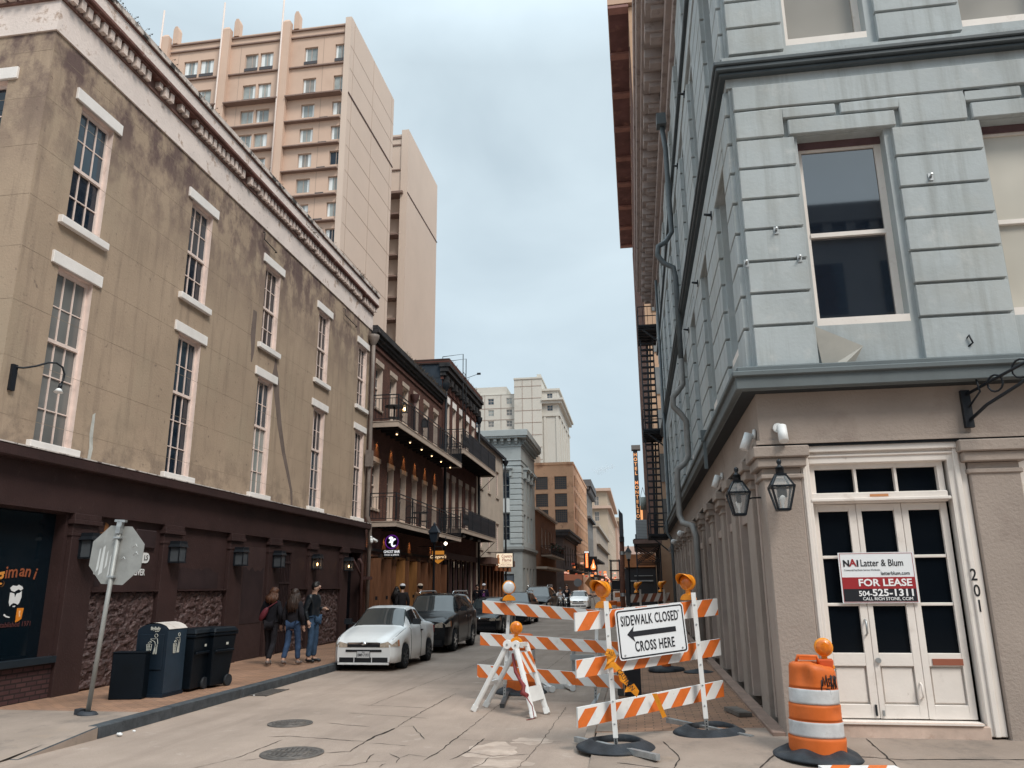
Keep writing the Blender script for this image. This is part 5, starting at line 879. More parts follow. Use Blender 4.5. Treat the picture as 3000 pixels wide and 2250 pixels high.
gas_lantern((1.755,9.72,2.88),0,'black four sided glass lantern with a white bulb, on the front of the corner pier',.13)
gas_lantern((1.32,10.30,2.88),R(-90),'black glass lantern on a bracket on the street side of the corner pier',.2)
def camera_cyl(loc, d, label):
    t = thing('security_light', label, 'security light', loc, 0, 'white cylinder lights under the canopy'); d = Vector(d); sx = Vector((d.y,d.x,0))*-1
    m = MB(); m.cyl((0,0,0), d*.03, .065, .06, 14); m.build('mount', WL, t); q = d*.09-Vector((0,0,.02)); m = MB(); m.tube([(0,0,0), tuple(q)], .02, 6); m.build('arm', WL, t)
    dd = Vector((d.x*.4,d.y*.4,-1)).normalized(); q = q+Vector((abs(d.y)*.03,0,0)); m = MB(); m.cyl(q-dd*.03, q+dd*.19, .058, .058, 14); m.build('housing', WL, t)
camera_cyl((1.83,9.99,3.74),(0,-1,0),'white cylinder light above the front of the corner pier'); camera_cyl((1.59,10.25,3.72),(-1,0,0),'white cylinder light round the corner, on the street side'); camera_cyl((1.59,14.3,3.72),(-1,0,0),'white cylinder light further along the street side wall')
for y,l in ((26,'nearer'),(31,'farther')): t = thing('dome_light','small white dome light under the street side canopy, the %s of two'%l,'security light',(1.5,y,3.45),0,'dome lights'); m = MB(); m.box(-.12,.1,-.1,.1,0,.05); m.build('mount', WL, t); m = MB(); m.sph((-.08,0,-.02),.1,7); m.build('dome', WL, t)
t = thing('iron_bracket','black scrolled iron sign bracket high on the grey front, right edge','bracket',(4.05,9.98,3.95)); m = MB(); m.box(-.05,.05,-.06,0,-.3,.16); m.tube([(0,-.04,-.22),(.12,-.3,-.08),(.35,-.62,.07),(.6,-1.0,.28)],.02,6); m.tube([(0,-.04,.1),(.6,-1.0,.4)],.018,6); m.build('arm', BLACK, t); m = MB()
for c,r in ((Vector((.22,-.36,.16)),.10),(Vector((.40,-.62,.26)),.11)): m.tube([c+Vector((math.cos(a)*r*.5,-math.cos(a)*r*.8,math.sin(a)*r)) for a in [k*.5 for k in range(14)]],.012,6)
m.tube([(.02,-.06,-.05),(.10,-.22,.1),(.08,-.2,.3)],.012,6); m.build('scroll', BLACK, t)
t = thing('fallen_board','small weathered board lying on the pavement by the street side wall','debris',(1.25,11.6,.15),.25); m = MB(); m.box(-.09,.09,-.28,.28,0,.05); m.box(-.07,.07,-.24,.24,.05,.055); m.build('board', mat('weathered_board',(.14,.12,.105),.9,.3,5,.3,25), t)
# ================================================================== RIGHT SIDE BEYOND
HTL = mat('tan_brick', (.46,.30,.20), .9, .12, .5, .15, 12, stains=(((.33,.2,.13), .8, .55, .7, .5),)); SOF = mat('red_brown_soffit', (.12,.060,.062), .85, .3, .7, .2, 10, stains=(((.28,.15,.12), .6, .58, .7, .6),)); STRP = mat('brown_window_strip', (.16,.085,.065), .7, .2, 1, .05, 10)
t = thing('tan_hotel','very tall tan brick hotel with a red brown overhanging eave on the right side','building',(10,85,0),world=True)
m = MB(); m.box(1.6,30,61,113,0,53.0); m.build('wall', HTL, t); each(t, 'window_strip', STRP, [(1.52,1.6,62.5+k*3.1,63.6+k*3.1,6,50) for k in range(16)]); each(t, 'window', G_GREY, [(2.15,2.95,60.9,61.0,6+j*3.5,8.2+j*3.5) for j in range(13)]); m = MB(); m.box(-.28,30,60.6,113.3,53.2,54.6); m.build('eave', mat('tan_terracotta',(.5,.34,.25),.85,.1,1,.1,12), t); m = MB(); m.box(-.2,1.6,60.7,113.2,53.05,53.2); m.build('soffit', SOF, t); each(t, 'eave_beam', mat('pale_rust',(.25,.135,.12),.85,.2,1,.1,12), [(-.28,1.6,60.6+k*6.5,61.5+k*6.5,52.8,53.05) for k in range(9)])
MID = mat('pink_brown_render', (.27,.18,.15), .9, .15, .6, .2, 15)
t = thing('pink_side_building','narrow pinkish brown building between the grey corner building and the tan hotel','building',(6,50,0),world=True)
m = MB(); m.box(2.7,20,38.1,60.9,0,13.5); m.build('wall', MID, t); each(t, 'pilaster', mat('pink_pilaster',(.34,.225,.185),.9,.1,1,.1,15), [(2.55,2.7,39+k*2.8,39.6+k*2.8,.1,13) for k in range(8)]); each(t, 'window', G_DARK, [(2.62,2.71,40+k*2.8,41.4+k*2.8,z,z+2.4) for k in range(7) for z in (5,9)]); m = MB(); m.box(-.1,1.55,53,60.5,4.2,4.7); m.build('canopy', mat('rusty_canopy',(.12,.08,.07),.8,.2,2,.1,20), t)
# fire escape
IR = mat('fire_escape_iron', (.028,.030,.036), .6, .3, 3, .1, 20); t = thing('fire_escape','black iron fire escape ladder and platforms on the right side','fire escape',(1.1,38.6,0),world=True)
for (z,yy) in ((14.6,38.6),(9.2,38.6),(4.1,38.6)):
    m = MB(); m.box(.62,1.6,yy-.5,yy+3,z,z+.08)
    for k in range(7): m.box(.62,1.6,yy-.45+k*.5,yy-.3+k*.5,z-.06,z)
    m.bar((.7,yy-.3,z-.02),(1.55,yy-.3,z-.75),.1,.06); m.bar((.7,yy-.3,z-.1),(1.6,yy-.3,z-.1),.08,.1); p = m.build('platform', IR, t)
    m = MB()
    for zz in (.55,1.05): m.bar((.64,yy-.48,z+zz),(1.6,yy-.48,z+zz),.04,.04); m.bar((.64,yy-.48,z+zz),(.64,yy+3,z+zz),.04,.04)
    for k in range(5): m.bar((.64,yy-.48+k*.87,z),(.64,yy-.48+k*.87,z+1.05),.03,.03)
    for k in range(5): m.bar((.64+k*.24,yy-.48,z),(.64+k*.24,yy-.48,z+1.05),.02,.02)
    m.build('railing', IR, p)
for z0,z1 in ((4.2,9.1),(9.3,14.5)):
    m = MB(); x0,x1 = .72,1.36
    for x in (x0,x1): m.bar((x,38.3,z0),(x,39.9,z1),.06,.05)
    n = 15
    for k in range(1,n): f = k/n; m.box(x0,x1,38.25+1.6*f,38.36+1.6*f+.1,z0+(z1-z0)*f-.03,z0+(z1-z0)*f+.04)
    m.build('stair', IR, t)
    m = MB(); m.bar((1.0,41,z0-.2),(1.1,41,z1+.3),.12,.12); m.bar((1.25,41.2,z1),(1.1,41,z0),.08,.08); m.build('post', IR, t)
t = thing('vertical_sign','tall dark vertical blade sign with orange hotel letters on the right','sign',(.25,61,9.3)); m = MB(); m.box(-.16,.18,-.25,.25,-3.4,3.0); m.build('case', plain('sign_case',(.035,.04,.048),.6), t); m = MB(); m.box(-.28,.42,-.4,.4,2.75,3.1); m.build('cap', plain('sign_cap',(.16,.14,.13),.6), t)
for i,ch in enumerate('HOTEL MONTELEONE'): 
    if ch != ' ': text(ch, plain('neon_orange',(.75,.33,.13),.5,0,.5,.35), t, (0,-.26,2.35-i*.365), .36, bold=.03)
t = thing('louvred_unit','pale grey louvred unit standing on the scaffold on the right','equipment',(.44,60.2,5.1)); m = MB(); m.box(-.42,.42,0,.8,0,1.5); m.build('housing', plain('unit_grey',(.28,.3,.31),.5,.3), t); m = MB()
for k in range(13): m.box(-.41,.41,-.04,0,.06+k*.11,.11+k*.11)
m.build('louvres', plain('louvre_grey',(.45,.48,.49),.5,.3), t)
t = thing('hanging_tank','grey green cylinder tank hung below the hotel sign','equipment',(.68,60.4,7.35)); m = MB(); m.cyl((0,0,0),(0,0,.95),.24,.24,14); m.build('tank', plain('tank_grey',(.2,.22,.2),.6), t); m = MB(); m.bar((-.2,0,.95),(0,0,1.7),.04,.04); m.bar((.2,0,.95),(0,0,1.7),.04,.04); m.build('hanger', STEEL, t)
t = thing('scaffold','dark scaffold gallery over the right pavement with a rust coloured panel','scaffold',(.6,58,0),world=True); m = MB()
for x in (0.0,1.45):
    for y in (50,53.5,57,60.3): m.tube([(x,y,.05),(x,y,4.9)],.05,6)
for y in (50,53.5,57,60.3): m.bar((0,y,3.3),(1.45,y,4.2),.05,.05); m.bar((1.45,y,3.3),(0,y,4.2),.05,.05); m.bar((0,y,3.25),(1.45,y,3.25),.06,.06)
m.build('frame', IR, t); m = MB(); m.box(-.15,1.55,49.6,60.6,4.25,4.6); m.build('deck', mat('dark_deck',(.03,.028,.03),.8,.3,2,.1,15), t); m = MB(); m.box(-.2,1.58,49.55,49.65,4.3,4.55); m.build('edge_board', mat('plum_board',(.2,.13,.11),.8,.2,2,.1,15), t)
t = thing('rust_container','rust orange site container across the right pavement with a dark open front','container',(.2,72,0),world=True); m = MB(); m.box(-1.1,1.55,70,76,3.3,4.4); m.build('upper_panel', mat('rust_panel',(.36,.155,.07),.8,.2,1.2,.2,12), t); m = MB(); m.box(-1.1,1.55,70.2,76,.1,3.2); m.build('dark_front', plain('dark_front',(.02,.02,.024),.6), t); m = MB(); m.box(-.8,1.3,70.05,70.2,2.1,2.2); m.box(-.3,1.3,70.05,70.2,2.55,2.6); m.build('shelf', STEEL, t)
t = thing('lit_shopfront','bright orange lit shopfront far down the right side','building',(4,160,0),world=True); m = MB(); m.box(1.2,12,120,300,0,14); m.build('wall', mat('brown_far_wall',(.2,.11,.08),.9,.2,.3,.1,10), t); m = MB(); m.box(.2,1.2,121,130,7,13.5); m.build('lit_panel', plain('lit_orange',(.95,.42,.16),.6,0,.5,.5), t); each(t, 'window', G_DARK, [(1.1,1.2,124+k*8,127+k*8,z,z+2.7) for k in range(22) for z in (5,9.5)])
# building across the crossing, behind the photographer (seen only as a reflection)
t = thing('opposite_building','dark grey building across the crossing, behind the viewer','building',(4,-22,0),world=True); m = MB(); m.box(-8,26,-32,-14,0,17.6); m.build('wall', mat('grey_opposite',(.16,.17,.18),.9,.1,.5,.1,12), t); m = MB(); m.box(-8.5,26.5,-32,-13.4,17.6,18.5)
for k in range(34): m.box(-8+k,-7.6+k,-13.9,-13.5,17.1,17.6)
m.build('cornice', mat('grey_opposite_cornice',(.12,.125,.13),.9,.1,.5,.1,12), t); each(t, 'window', G_DARK, [(-6.6+k*3,-5.2+k*3,-14,-13.95,z,z+2.4) for k in range(11) for z in (1,5.2,9.2,13.4)])
# ================================================================== STREET FURNITURE
ORNG = mat('reflective_orange', (.66,.15,.025), .5, .12, 8, .04, 80, stains=(((.42,.12,.04), 9, .60, .76, .6), ((.7,.35,.2), 22, .68, .76, .6))); WHT = mat('reflective_white', (.74,.74,.73), .5, .06, 6, .05, 60, stains=(((.42,.39,.35), 6, .56, .76, .55), ((.25,.2,.17), 24, .68, .76, .6))); AMB = mat('amber_plastic', (.80,.27,.012), .35, .06, 5, .02, 30, spec=.5); AMBL = mat('amber_lens', (.62,.16,.01), .2, .25, 18, .2, 60, spec=.6)
PAINTW = mat('white_post_paint', (.76,.76,.75), .5, .05, 6, .05, 40, stains=(((.35,.3,.27), 12, .66, .8, .6),))
def stripes(mb, A, U, V, Nn, Lh, H, per, wd, off, sh, mi):
    """orange parallelograms on a board: A corner, U along, V up, Nn outwards"""
    s = off-2*per
    while s < Lh+2*per:
        P = [(s,0),(s+wd,0),(s+wd+sh,H),(s+sh,H)]
        for lim, sgn in ((0.0,1),(Lh,-1)):
            Q = []
            for i in range(len(P)):
                a, b = P[i-1], P[i]; ia, ib = (a[0]-lim)*sgn >= 0, (b[0]-lim)*sgn >= 0
                if ia != ib: f = (lim-a[0])/(b[0]-a[0]); Q.append((lim, a[1]+(b[1]-a[1])*f))
                if ib: Q.append(b)
            P = Q
            if not P: break
        if len(P) > 2: mb.add([A+U*x+V*z+Nn*.0015 for x,z in P], [tuple(range(len(P)))], mi)
        s += per
def rail(parent, A, B, H0, H1, per, sh, off, th=.03, both=True):
    """striped board from A to B (top corners), heights H0, H1 at the two ends"""
    A = Vector(A); B = Vector(B); A2 = A-Vector((0,0,H0)); B2 = B-Vector((0,0,H1)); n = Vector((B.y-A.y, -(B.x-A.x), 0)).normalized()
    m = MB(); o = n*th
    m.add([A2,B2,B,A,A2-o,B2-o,B-o,A-o],[(0,1,2,3),(4,7,6,5),(0,4,5,1),(3,2,6,7),(0,3,7,4),(1,5,6,2)],0)
    U = (B2-A2); Lh = U.length; U.normalize(); stripes(m, A2, U, Vector((0,0,1)), n, Lh, min(H0,H1), per, per/2, off, sh, 1)
    return m.build('rail', [WHT, ORNG], parent, keep=True)
def barr_post(parent, bot, top, wbot=.14, w_=.055):
    bot = Vector(bot); top = Vector(top); md = bot+(top-bot)*(wbot/(top.z-bot.z)); m = MB(); m.bar(md, top, w_, w_, (0,1,0)); d = (top-bot).normalized()
    for k in range(6): p = md+(top-md)*(.1+.16*k); m.sph(p+Vector((0,-w_/2,0)), .012, 4, 1)
    m.build('post', [PAINTW, STEEL], parent); m = MB(); m.bar(bot, md, w_*.8, w_*.8, (0,1,0))
    for k in range(4): p = bot+(md-bot)*(.2+.2*k); m.box(p.x-.008,p.x+.008,p.y-w_*.4-.003,p.y-w_*.4,p.z-.008,p.z+.008,1)
    m.build('post_foot', [STEEL, BLACK], parent)
def warning_light(loc, rz, label, hood=True, white=False, s=1.0, group='amber warning lights on the barricades'):
    t = thing('warning_light', label, 'warning light', loc, rz, group); RY = Matrix.Rotation(R(90),3,'X')
    m = MB(); m.lathe([(.001,-.05),(.085*s,-.05),(.10*s,-.03),(.10*s,.03),(.085*s,.05),(.001,.05)],(0,0,.02),20,0,True,RY)
    if hood:
        n = 14; vs = []
        for k in range(n+1):
            a = math.pi*(-.06+1.12*k/n)
            for r,yy in ((.102,.0),(.112,-.03-.13*max(0,math.sin(a))**.8)): vs.append((math.cos(a)*r*s, yy*s-.03, .02+math.sin(a)*r*s))
            for r,yy in ((.107,-.03-.13*max(0,math.sin(a))**.8),(.097,.0)): vs.append((math.cos(a)*r*s, yy*s-.03, .02+math.sin(a)*r*s))
        m.add(vs, [(4*k+j,4*k+(j+1)%4,4*k+4+(j+1)%4,4*k+4+j) for k in range(n) for j in range(4)], 0, True)
    m.build('housing', AMB, t); m = MB(); m.lathe([(.001,-.074),(.04*s,-.072),(.07*s,-.064),(.086*s,-.048)],(0,0,.02),20,0,True,Matrix.Rotation(R(-90),3,'X')); m.build('lens', plain('milky_lens',(.72,.74,.76),.25) if white else AMBL, t)
    m = MB(); n = 10; P = [(math.cos(math.pi*k/n)*.098*s, math.sin(math.pi*k/n)*.085*s) for k in range(n+1)]; m.prism(P, lambda u,v,q: (u,q,v-.20), -.045, .045); m.box(-.03,.03,-.02,.02,-.12,-.06); m.build('battery_box', AMB, t, bev=.006)
    return t
def tyre_ring(loc, label, ro=.46, ri=.27, h=.10, group='black rubber ballast rings', tilt=(0,0)):
    t = thing('ballast_ring', label, 'ballast ring', loc, 0, group, rot=(tilt[0],tilt[1],0)); m = MB()
    prof = [(ri,.02),(ri,h*.95),(ri+.02,h),(ri+.045,h*.93),(ri+.06,h*.80),(ro-.06,h*.52),(ro-.02,h*.33),(ro,h*.15),(ro-.01,0),(ri+.03,0),(ri,.02)]
    m.lathe(prof, n=44); 
    for v in m.v: a = math.atan2(v.y,v.x); v.z += .008*math.sin(a*3+ro*9)*(v.z > .03); k = 1+.02*math.sin(a*2+1); v.x *= k; v.y *= k
    m.build('ring', RUBBER, t); return t
# ---- front barricade across the right pavement
t = thing('barricade','nearest orange and white striped three rail barricade, standing in two rubber rings','barricade',(.15,10.0,0),world=True,group='striped barricades')
for za,ha,zb,hb,off in ((1.53,.21,1.665,.205,.02),(1.0,.20,1.17,.20,.10),(.485,.22,.67,.19,-.06)): rail(t, (-.755,9.56,za), (1.0,10.68,zb), ha, hb, .335, .155, off)
barr_post(t, (-.335,9.70,.05), (-.39,9.70,1.66), .1); barr_post(t, (.74,10.36,.12), (.68,10.36,1.745), .15)
m = MB(); m.bar((-.83,10.12,.05),(.12,9.02,.085),.06,.06); m.build('skid_bar', STEEL, t); m = MB(); m.bar((.30,11.15,.12),(1.22,10.0,.12),.06,.06); m.build('skid_bar', STEEL, t)
tyre_ring((-.33,9.70,.035),'black rubber ring round the foot of the left post of the nearest barricade'); tyre_ring((.80,10.42,.085),'black rubber ring round the foot of the right post of the nearest barricade')
warning_light((-.43,9.82,1.775),R(-32),'amber hooded warning light on the left post of the nearest barricade'); warning_light((.625,10.46,1.85),R(-32),'amber hooded warning light on the right post of the nearest barricade')
# the panel is bolted to the rails: same plane, proud of them
t = thing('sidewalk_closed_sign','white rectangular sign with a black left arrow fixed to the nearest barricade','sign',(.14,10.055,1.30),math.atan2(.46,.80)*0,rot=(0,R(-4.2),R(29)))
e0 = Vector((-.28,9.80,0)); e1 = Vector((.555,10.27,0)); ang = math.atan2(e1.y-e0.y, e1.x-e0.x); t.rotation_euler = (0, R(-4.6), ang); t.location = (.138,10.085-.055,1.298)
SG = plain('sign_face_white',(.76,.79,.82),.35); SK = plain('sign_ink',(.010,.012,.018),.45)
m = MB(); w_, h_, r_ = .478, .292, .04
def rr(w_, h_, r_): return [(sx*(w_-r_)+r_*math.cos(R(a)), sz*(h_-r_)+r_*math.sin(R(a))) for sx,sz,A in ((1,1,(0,30,60,90)),(-1,1,(90,120,150,180)),(-1,-1,(180,210,240,270)),(1,-1,(270,300,330,360))) for a in A]
m.prism(rr(w_,h_,r_), lambda u,v,q: (u,q,v), -.004, .004); m.build('panel', SG, t)
m = MB(); P0, P1 = rr(w_-.015,h_-.015,r_-.008), rr(w_-.032,h_-.032,r_-.02); n = len(P0)
m.add([(u,-.006,v) for u,v in P0]+[(u,-.006,v) for u,v in P1], [(i,(i+1)%n,n+(i+1)%n,n+i) for i in range(n)]); m.build('border', SK, t, keep=True)
text('SIDEWALK CLOSED', SK, t, (-.012,-.007,.148), .165, bold=.012, fit=.80, space=1.08); text('CROSS HERE', SK, t, (.02,-.007,-.158), .165, bold=.012, fit=.55, space=1.08)
m = MB(); m.prism([(-.345,-.005),(-.245,.085),(-.262,.025),(.335,.025),(.335,-.035),(-.262,-.035),(-.245,-.095)], lambda u,v,q: (u,q,v), -.0075, -.005); m.build('arrow', SK, t)
m = MB()
for x,z in ((-.40,.205),(.40,.205),(-.40,-.235),(.40,-.235)): m.cyl((x,-.004,z),(x,-.012,z),.012,.010,10)
m.build('bolts', STEEL, t)
TAPE = mat('caution_tape', (.80,.30,.02), .45, .12, 20, .2, 60)
t = thing('caution_tape','crumpled yellow orange caution tape knotted round the left post of the nearest barricade','tape',(-.36,9.66,.95)); m = MB(); P = [(-.05,-.02,.14),(.02,-.05,.12),(.06,-.03,.06),(-.03,-.05,.03),(-.06,-.03,-.02),(.03,-.06,0),(.09,-.05,-.05),(.12,-.04,-.13),(.19,-.05,-.2),(.16,-.07,-.27),(.24,-.03,-.25),(.30,.02,-.33)]
vs = []
for i,p in enumerate(P): q = .035*(1+.3*math.sin(i*2)); vs += [Vector(p)+Vector((q*.4,.012*math.sin(i*3),q)), Vector(p)-Vector((q*.5,.012*math.cos(i*2),q))]
m.add(vs, [(2*i,2*i+1,2*i+3,2*i+2) for i in range(len(P)-1)]); m.lathe([(.038,-.05),(.05,-.02),(.045,.02),(.05,.05),(.036,.07)],(0,0.02,.02),10)
m.build('tape', TAPE, t, keep=True); text('CAUTION', SK, t, (.165,-.078,-.165), .075, rot=(R(90),R(52),0), bold=.01, sx=.8); text('CAU', SK, t, (-.01,-.06,.125), .06, rot=(R(90),R(12),0), sx=.8)
m = MB(); m.add([(.46,.35,-.36),(.52,.35,-.36),(.62,.4,-.62),(.57,.4,-.64)],[(0,1,2,3)]); m.build('tape_end', TAPE, t, keep=True)
# ---- rear barricade
t = thing('barricade','orange and white three rail barricade standing behind the nearest one, in the road','barricade',(-1.5,13.5,0),world=True,group='striped barricades')
for za,ha,zb,hb,xl,xr,off in ((1.61,.21,1.43,.19,-2.66,-.42,.0),(1.08,.205,.955,.19,-2.70,-.37,-.02),(.57,.21,.44,.20,-2.75,-.32,.03)): rail(t, (xl,13.6,za), (xr,13.3,zb), ha, hb, .40, -.20, off)
barr_post(t, (-2.30,13.66,.0), (-2.20,13.66,1.62), .25); barr_post(t, (-.77,13.42,.0), (-.69,13.42,1.5), .25)
m = MB(); m.bar((-2.19,12.8,.03),(-2.36,14.4,.03),.07,.06); m.build('skid_bar', mat('dark_steel',(.09,.095,.10),.5,.3,6,.1,40,.5), t); m = MB(); m.bar((-.79,12.9,.03),(-.72,14.2,.03),.06,.06); m.build('skid_bar', STEEL, t)
warning_light((-2.185,13.52,1.80),R(8),'round warning light with a white lens and amber rim on the rear barricade',False,True,1.15)
# ---- A-frame trestle
t = thing('trestle','white folding A frame trestle with striped plates in front of the rear barricade','barricade',(-2,12.3,0),world=True)
def leg(p, q, lab='leg'):
    m = MB(); p = Vector(p); q = Vector(q); d = (q-p).normalized(); m.bar(p,q,.075,.05,(0,1,0)); m.bar(p-Vector((0,.027,0)),q-Vector((0,.027,0)),.05,.012,(0,1,0),1)
    m.bar(q-d*.09,q,.09,.065,(0,1,0)); return m.build(lab, [PAINTW, WHT], t, bev=.006)
a1, a2, a3, a4 = (-2.02,12.33,.98),(-1.90,12.72,.96),(-1.87,12.18,.98),(-1.76,12.56,.97)
leg(a1,(-2.57,12.42,.01)); leg(a2,(-2.47,12.86,.01)); leg(a3,(-1.57,11.86,.01)); leg(a4,(-1.42,12.26,.01))
m = MB()
for p in (a1,a3): p = Vector(p); m.cyl(p+Vector((0,-.05,0)),p+Vector((0,.05,0)),.065,.065,14); m.cyl(p+Vector((0,-.06,0)),p+Vector((0,-.05,0)),.016,.014,10,1)
m.bar(a1,a2,.06,.06); m.bar(a3,a4,.06,.06); m.build('hinge', [PAINTW, STEEL], t)
def plate(f0, f1, striped):
    A = Vector(a3); C = Vector((-1.57,11.86,.01)); B = Vector(a4); D_ = Vector((-1.42,12.26,.01)); p = [A+(C-A)*f1, B+(D_-B)*f1, B+(D_-B)*f0, A+(C-A)*f0]; n = ((p[1]-p[0]).cross(p[3]-p[0])).normalized(); n = n if n.y < 0 else -n
    p = [q+n*.035 for q in p]; m = MB(); m.add(p+[q-n*.02 for q in p], [(0,1,2,3),(4,7,6,5),(0,4,5,1),(1,5,6,2),(2,6,7,3),(3,7,4,0)]); U = (p[1]-p[0]); Lh = U.length; U.normalize(); V = (p[3]-p[0]).normalized()
    if striped: stripes(m, p[0], U, V, n, Lh, (p[3]-p[0]).length, .2, .10, .05, -.2, 1)
    m.build('plate', [WHT, ORNG], t, keep=True)
plate(.12,.42,True); plate(.60,.80,False); m = MB(); m.bar((-2.36,12.38,.40),(-2.27,12.8,.40),.05,.05); m.build('cross_bar', PAINTW, t)
m = MB(); m.tube([(-1.93,12.25,.85),(-1.86,12.1,.6),(-1.72,11.97,.42),(-1.74,11.95,.33),(-1.66,11.9,.3)],[.02,.03,.035,.045,.03],6); m.tube([(-1.68,11.86,.3),(-1.58,11.78,.18),(-1.55,11.76,.02),(-1.66,11.72,.0)],.008,5); m.build('red_tape', mat('red_tape',(.20,.03,.03),.6,.3,9,.2,40), t)
warning_light((-1.91,12.5,1.19),R(5),'small round amber light without a hood on the A frame trestle',False)
# ---- drums, cone, bits behind
DRW = mat('worn_reflective_band', (.52,.53,.54), .45, .15, 6, .1, 40, stains=(((.28,.27,.26), 4, .55, .72, .6),)); DRO = mat('drum_orange', (.60,.13,.022), .5, .18, 3, .08, 30, stains=(((.30,.07,.02), 3, .58, .72, .5),))
def drum(loc, label, dent=0, h=.95, top=True, lean=(0,0)):
    t = thing('traffic_drum', label, 'traffic drum', loc, 0, 'orange traffic drums', rot=(lean[0],lean[1],0))
    bands = [(.05,.22,0,.285),(.22,.38,1,.272),(.38,.54,0,.262),(.54,.70,1,.252),(.70,h,0,.243)]; prof = []; mi = []
    for a,b,c,r in bands:
        prof += [(r+.004,a*h/.95),(r+.004,b*h/.95-.012),(r-.012,b*h/.95)]; mi += [c,2,2]
    prof = prof[:-2]+[(.238,h-.05),(.225,h-.015),(.19,h),(.001,h+.005)]; mi = mi[:-2]+[0,0,0,0]
    pp = []; mm = []      # finer rows so that dents read
    for j in range(len(prof)-1):
        n = max(1,int(abs(prof[j+1][1]-prof[j][1])/.02))
        for k in range(n): f = k/n; pp.append((prof[j][0]+(prof[j+1][0]-prof[j][0])*f, prof[j][1]+(prof[j+1][1]-prof[j][1])*f)); mm.append(mi[j])
    pp.append(prof[-1]); m = MB(); m.lathe(pp, n=56, mis=mm)
    if dent:
        for v in m.v:
            a = math.atan2(v.y,v.x)
            def g(a0, z0, da, dz, am): d = (a-a0+math.pi)%(2*math.pi)-math.pi; return am*math.exp(-(d/da)**2-((v.z-z0)/dz)**2)
            k = 1-g(R(-128),.84,.34,.15,.20)-g(R(-42),.47,.35,.07,.10)-g(R(-35),.18,.3,.06,-.05)+g(R(-100),.86,.22,.10,.09)+.012*mnoise.noise(v*6)-g(R(-70),.95,.5,.05,.05)
            v.x *= k; v.y *= k; v.z -= g(R(-20),.95,.8,.2,.05)*(v.z > .7)
    m.build('body', [DRO, DRW, mat('dull_orange_rib',(.5,.12,.03),.6,.1,4,0)], t, keep=True); m = MB(); m.lathe([(.24,.05),(.30,.09),(.40,.05),(.46,.02),(.47,.0),(.24,0)],n=40)
    for v in m.v: a = math.atan2(v.y,v.x); v.z *= 1+.25*math.sin(a*5)
    m.build('base_ring', RUBBER, t)
    if top: m = MB(); m.tube([(-.16,0,h-.01),(-.14,0,h+.06),(.06,0,h+.06),(.08,0,h-.01)],.018,6); m.box(-.13,.05,-.02,.02,h+.02,h+.05,0); m.build('handle', DRO, t)
    return t
t = drum((1.80,9.33,.065),'battered orange and white drum with black graffiti in front of the glazed door',1,.95,True,(R(-1),R(1.5)))
GR = plain('graffiti_ink',(.02,.015,.018),.6); m = MB()
def onband(a, z): r = .243*(1-.02)+.012; return (r*math.cos(R(a)), r*math.sin(R(a)), z)
for st in ([(-78,.73),(-76,.82),(-72,.74),(-68,.84),(-65,.72)],[(-63,.80),(-58,.81),(-62,.77),(-57,.77),(-62,.73),(-56,.735)],[(-54,.84),(-54,.70)],[(-49,.83),(-53,.77),(-47,.70)],[(-46,.71),(-43,.83),(-39,.72)],[(-45,.76),(-40,.77)],[(-37,.70),(-37,.83),(-32,.81),(-36,.77),(-31,.71)],[(-80,.79),(-82,.68)],[(-70,.70),(-60,.69),(-58,.64)]):
    m.tube([onband(a,z) for a,z in st], .006, 5)
m.build('graffiti', GR, t)
wl = warning_light((1.98,9.40,1.145),R(-8),'round amber light standing on the battered drum in front of the door',False,False,.98)
m = MB(); m.box(-.085,.085,-.05,.05,-.22,-.10); m.build('red_base', mat('red_orange_plastic',(.55,.10,.03),.45,.1,4,.05,30), wl, bev=.015)
drum((-2.16,14.62,0),'clean orange and white drum half hidden behind the rear barricade and trestle',0,1.0,False)
t = thing('trestle','second white trestle lying folded flat on the road behind the rear barricade','barricade',(-1.6,15.0,0),world=True); m = MB()
for a,b in (((-1.95,15.5,.1),(-1.60,14.65,.06)),((-1.55,15.5,.1),(-1.25,14.85,.06)),((-1.9,15.6,.05),(-1.7,14.75,.04))): m.bar(a,b,.08,.06); m.cyl((b[0],b[1]-.03,b[2]),(b[0],b[1]+.03,b[2]),.055,.055,12)
m.build('legs', PAINTW, t); m = MB(); m.bar((-1.9,15.2,.13),(-1.4,15.2,.13),.02,.3); m.build('plate', WHT, t)
t = thing('trestle','white topped trestle frame standing in the road behind the left post of the nearest barricade','barricade',(-1.05,15.6,0),world=True); m = MB()
for x in (-1.3,-.8): m.bar((x,15.6,.0),(x+.02,15.5,.78),.05,.05); m.bar((x+.02,15.9,.0),(x+.02,15.6,.78),.05,.05)
m.bar((-1.34,15.5,.52),(-.76,15.5,.52),.06,.10); m.bar((-1.34,15.5,.72),(-.76,15.5,.72),.03,.05); m.build('frame', mat('grey_trestle',(.45,.46,.46),.5,.1,5,.05,30), t)
t = thing('traffic_cone','orange tube cone on a black ring on the brick pavement','cone',(.50,17.4,.10)); m = MB(); m.lathe([(.10,.05),(.075,.5),(.06,.9),(.001,.9)],n=16); m.build('cone', DRO, t); m = MB(); m.lathe([(.1,.10),(.36,.07),(.38,.02),(.38,0),(.1,0)],n=24); m.build('base', RUBBER, t)
tyre_ring((1.12,16.9,.13),'flat black rubber disc lying on the bricks by the street side piers',.30,.05,.06)
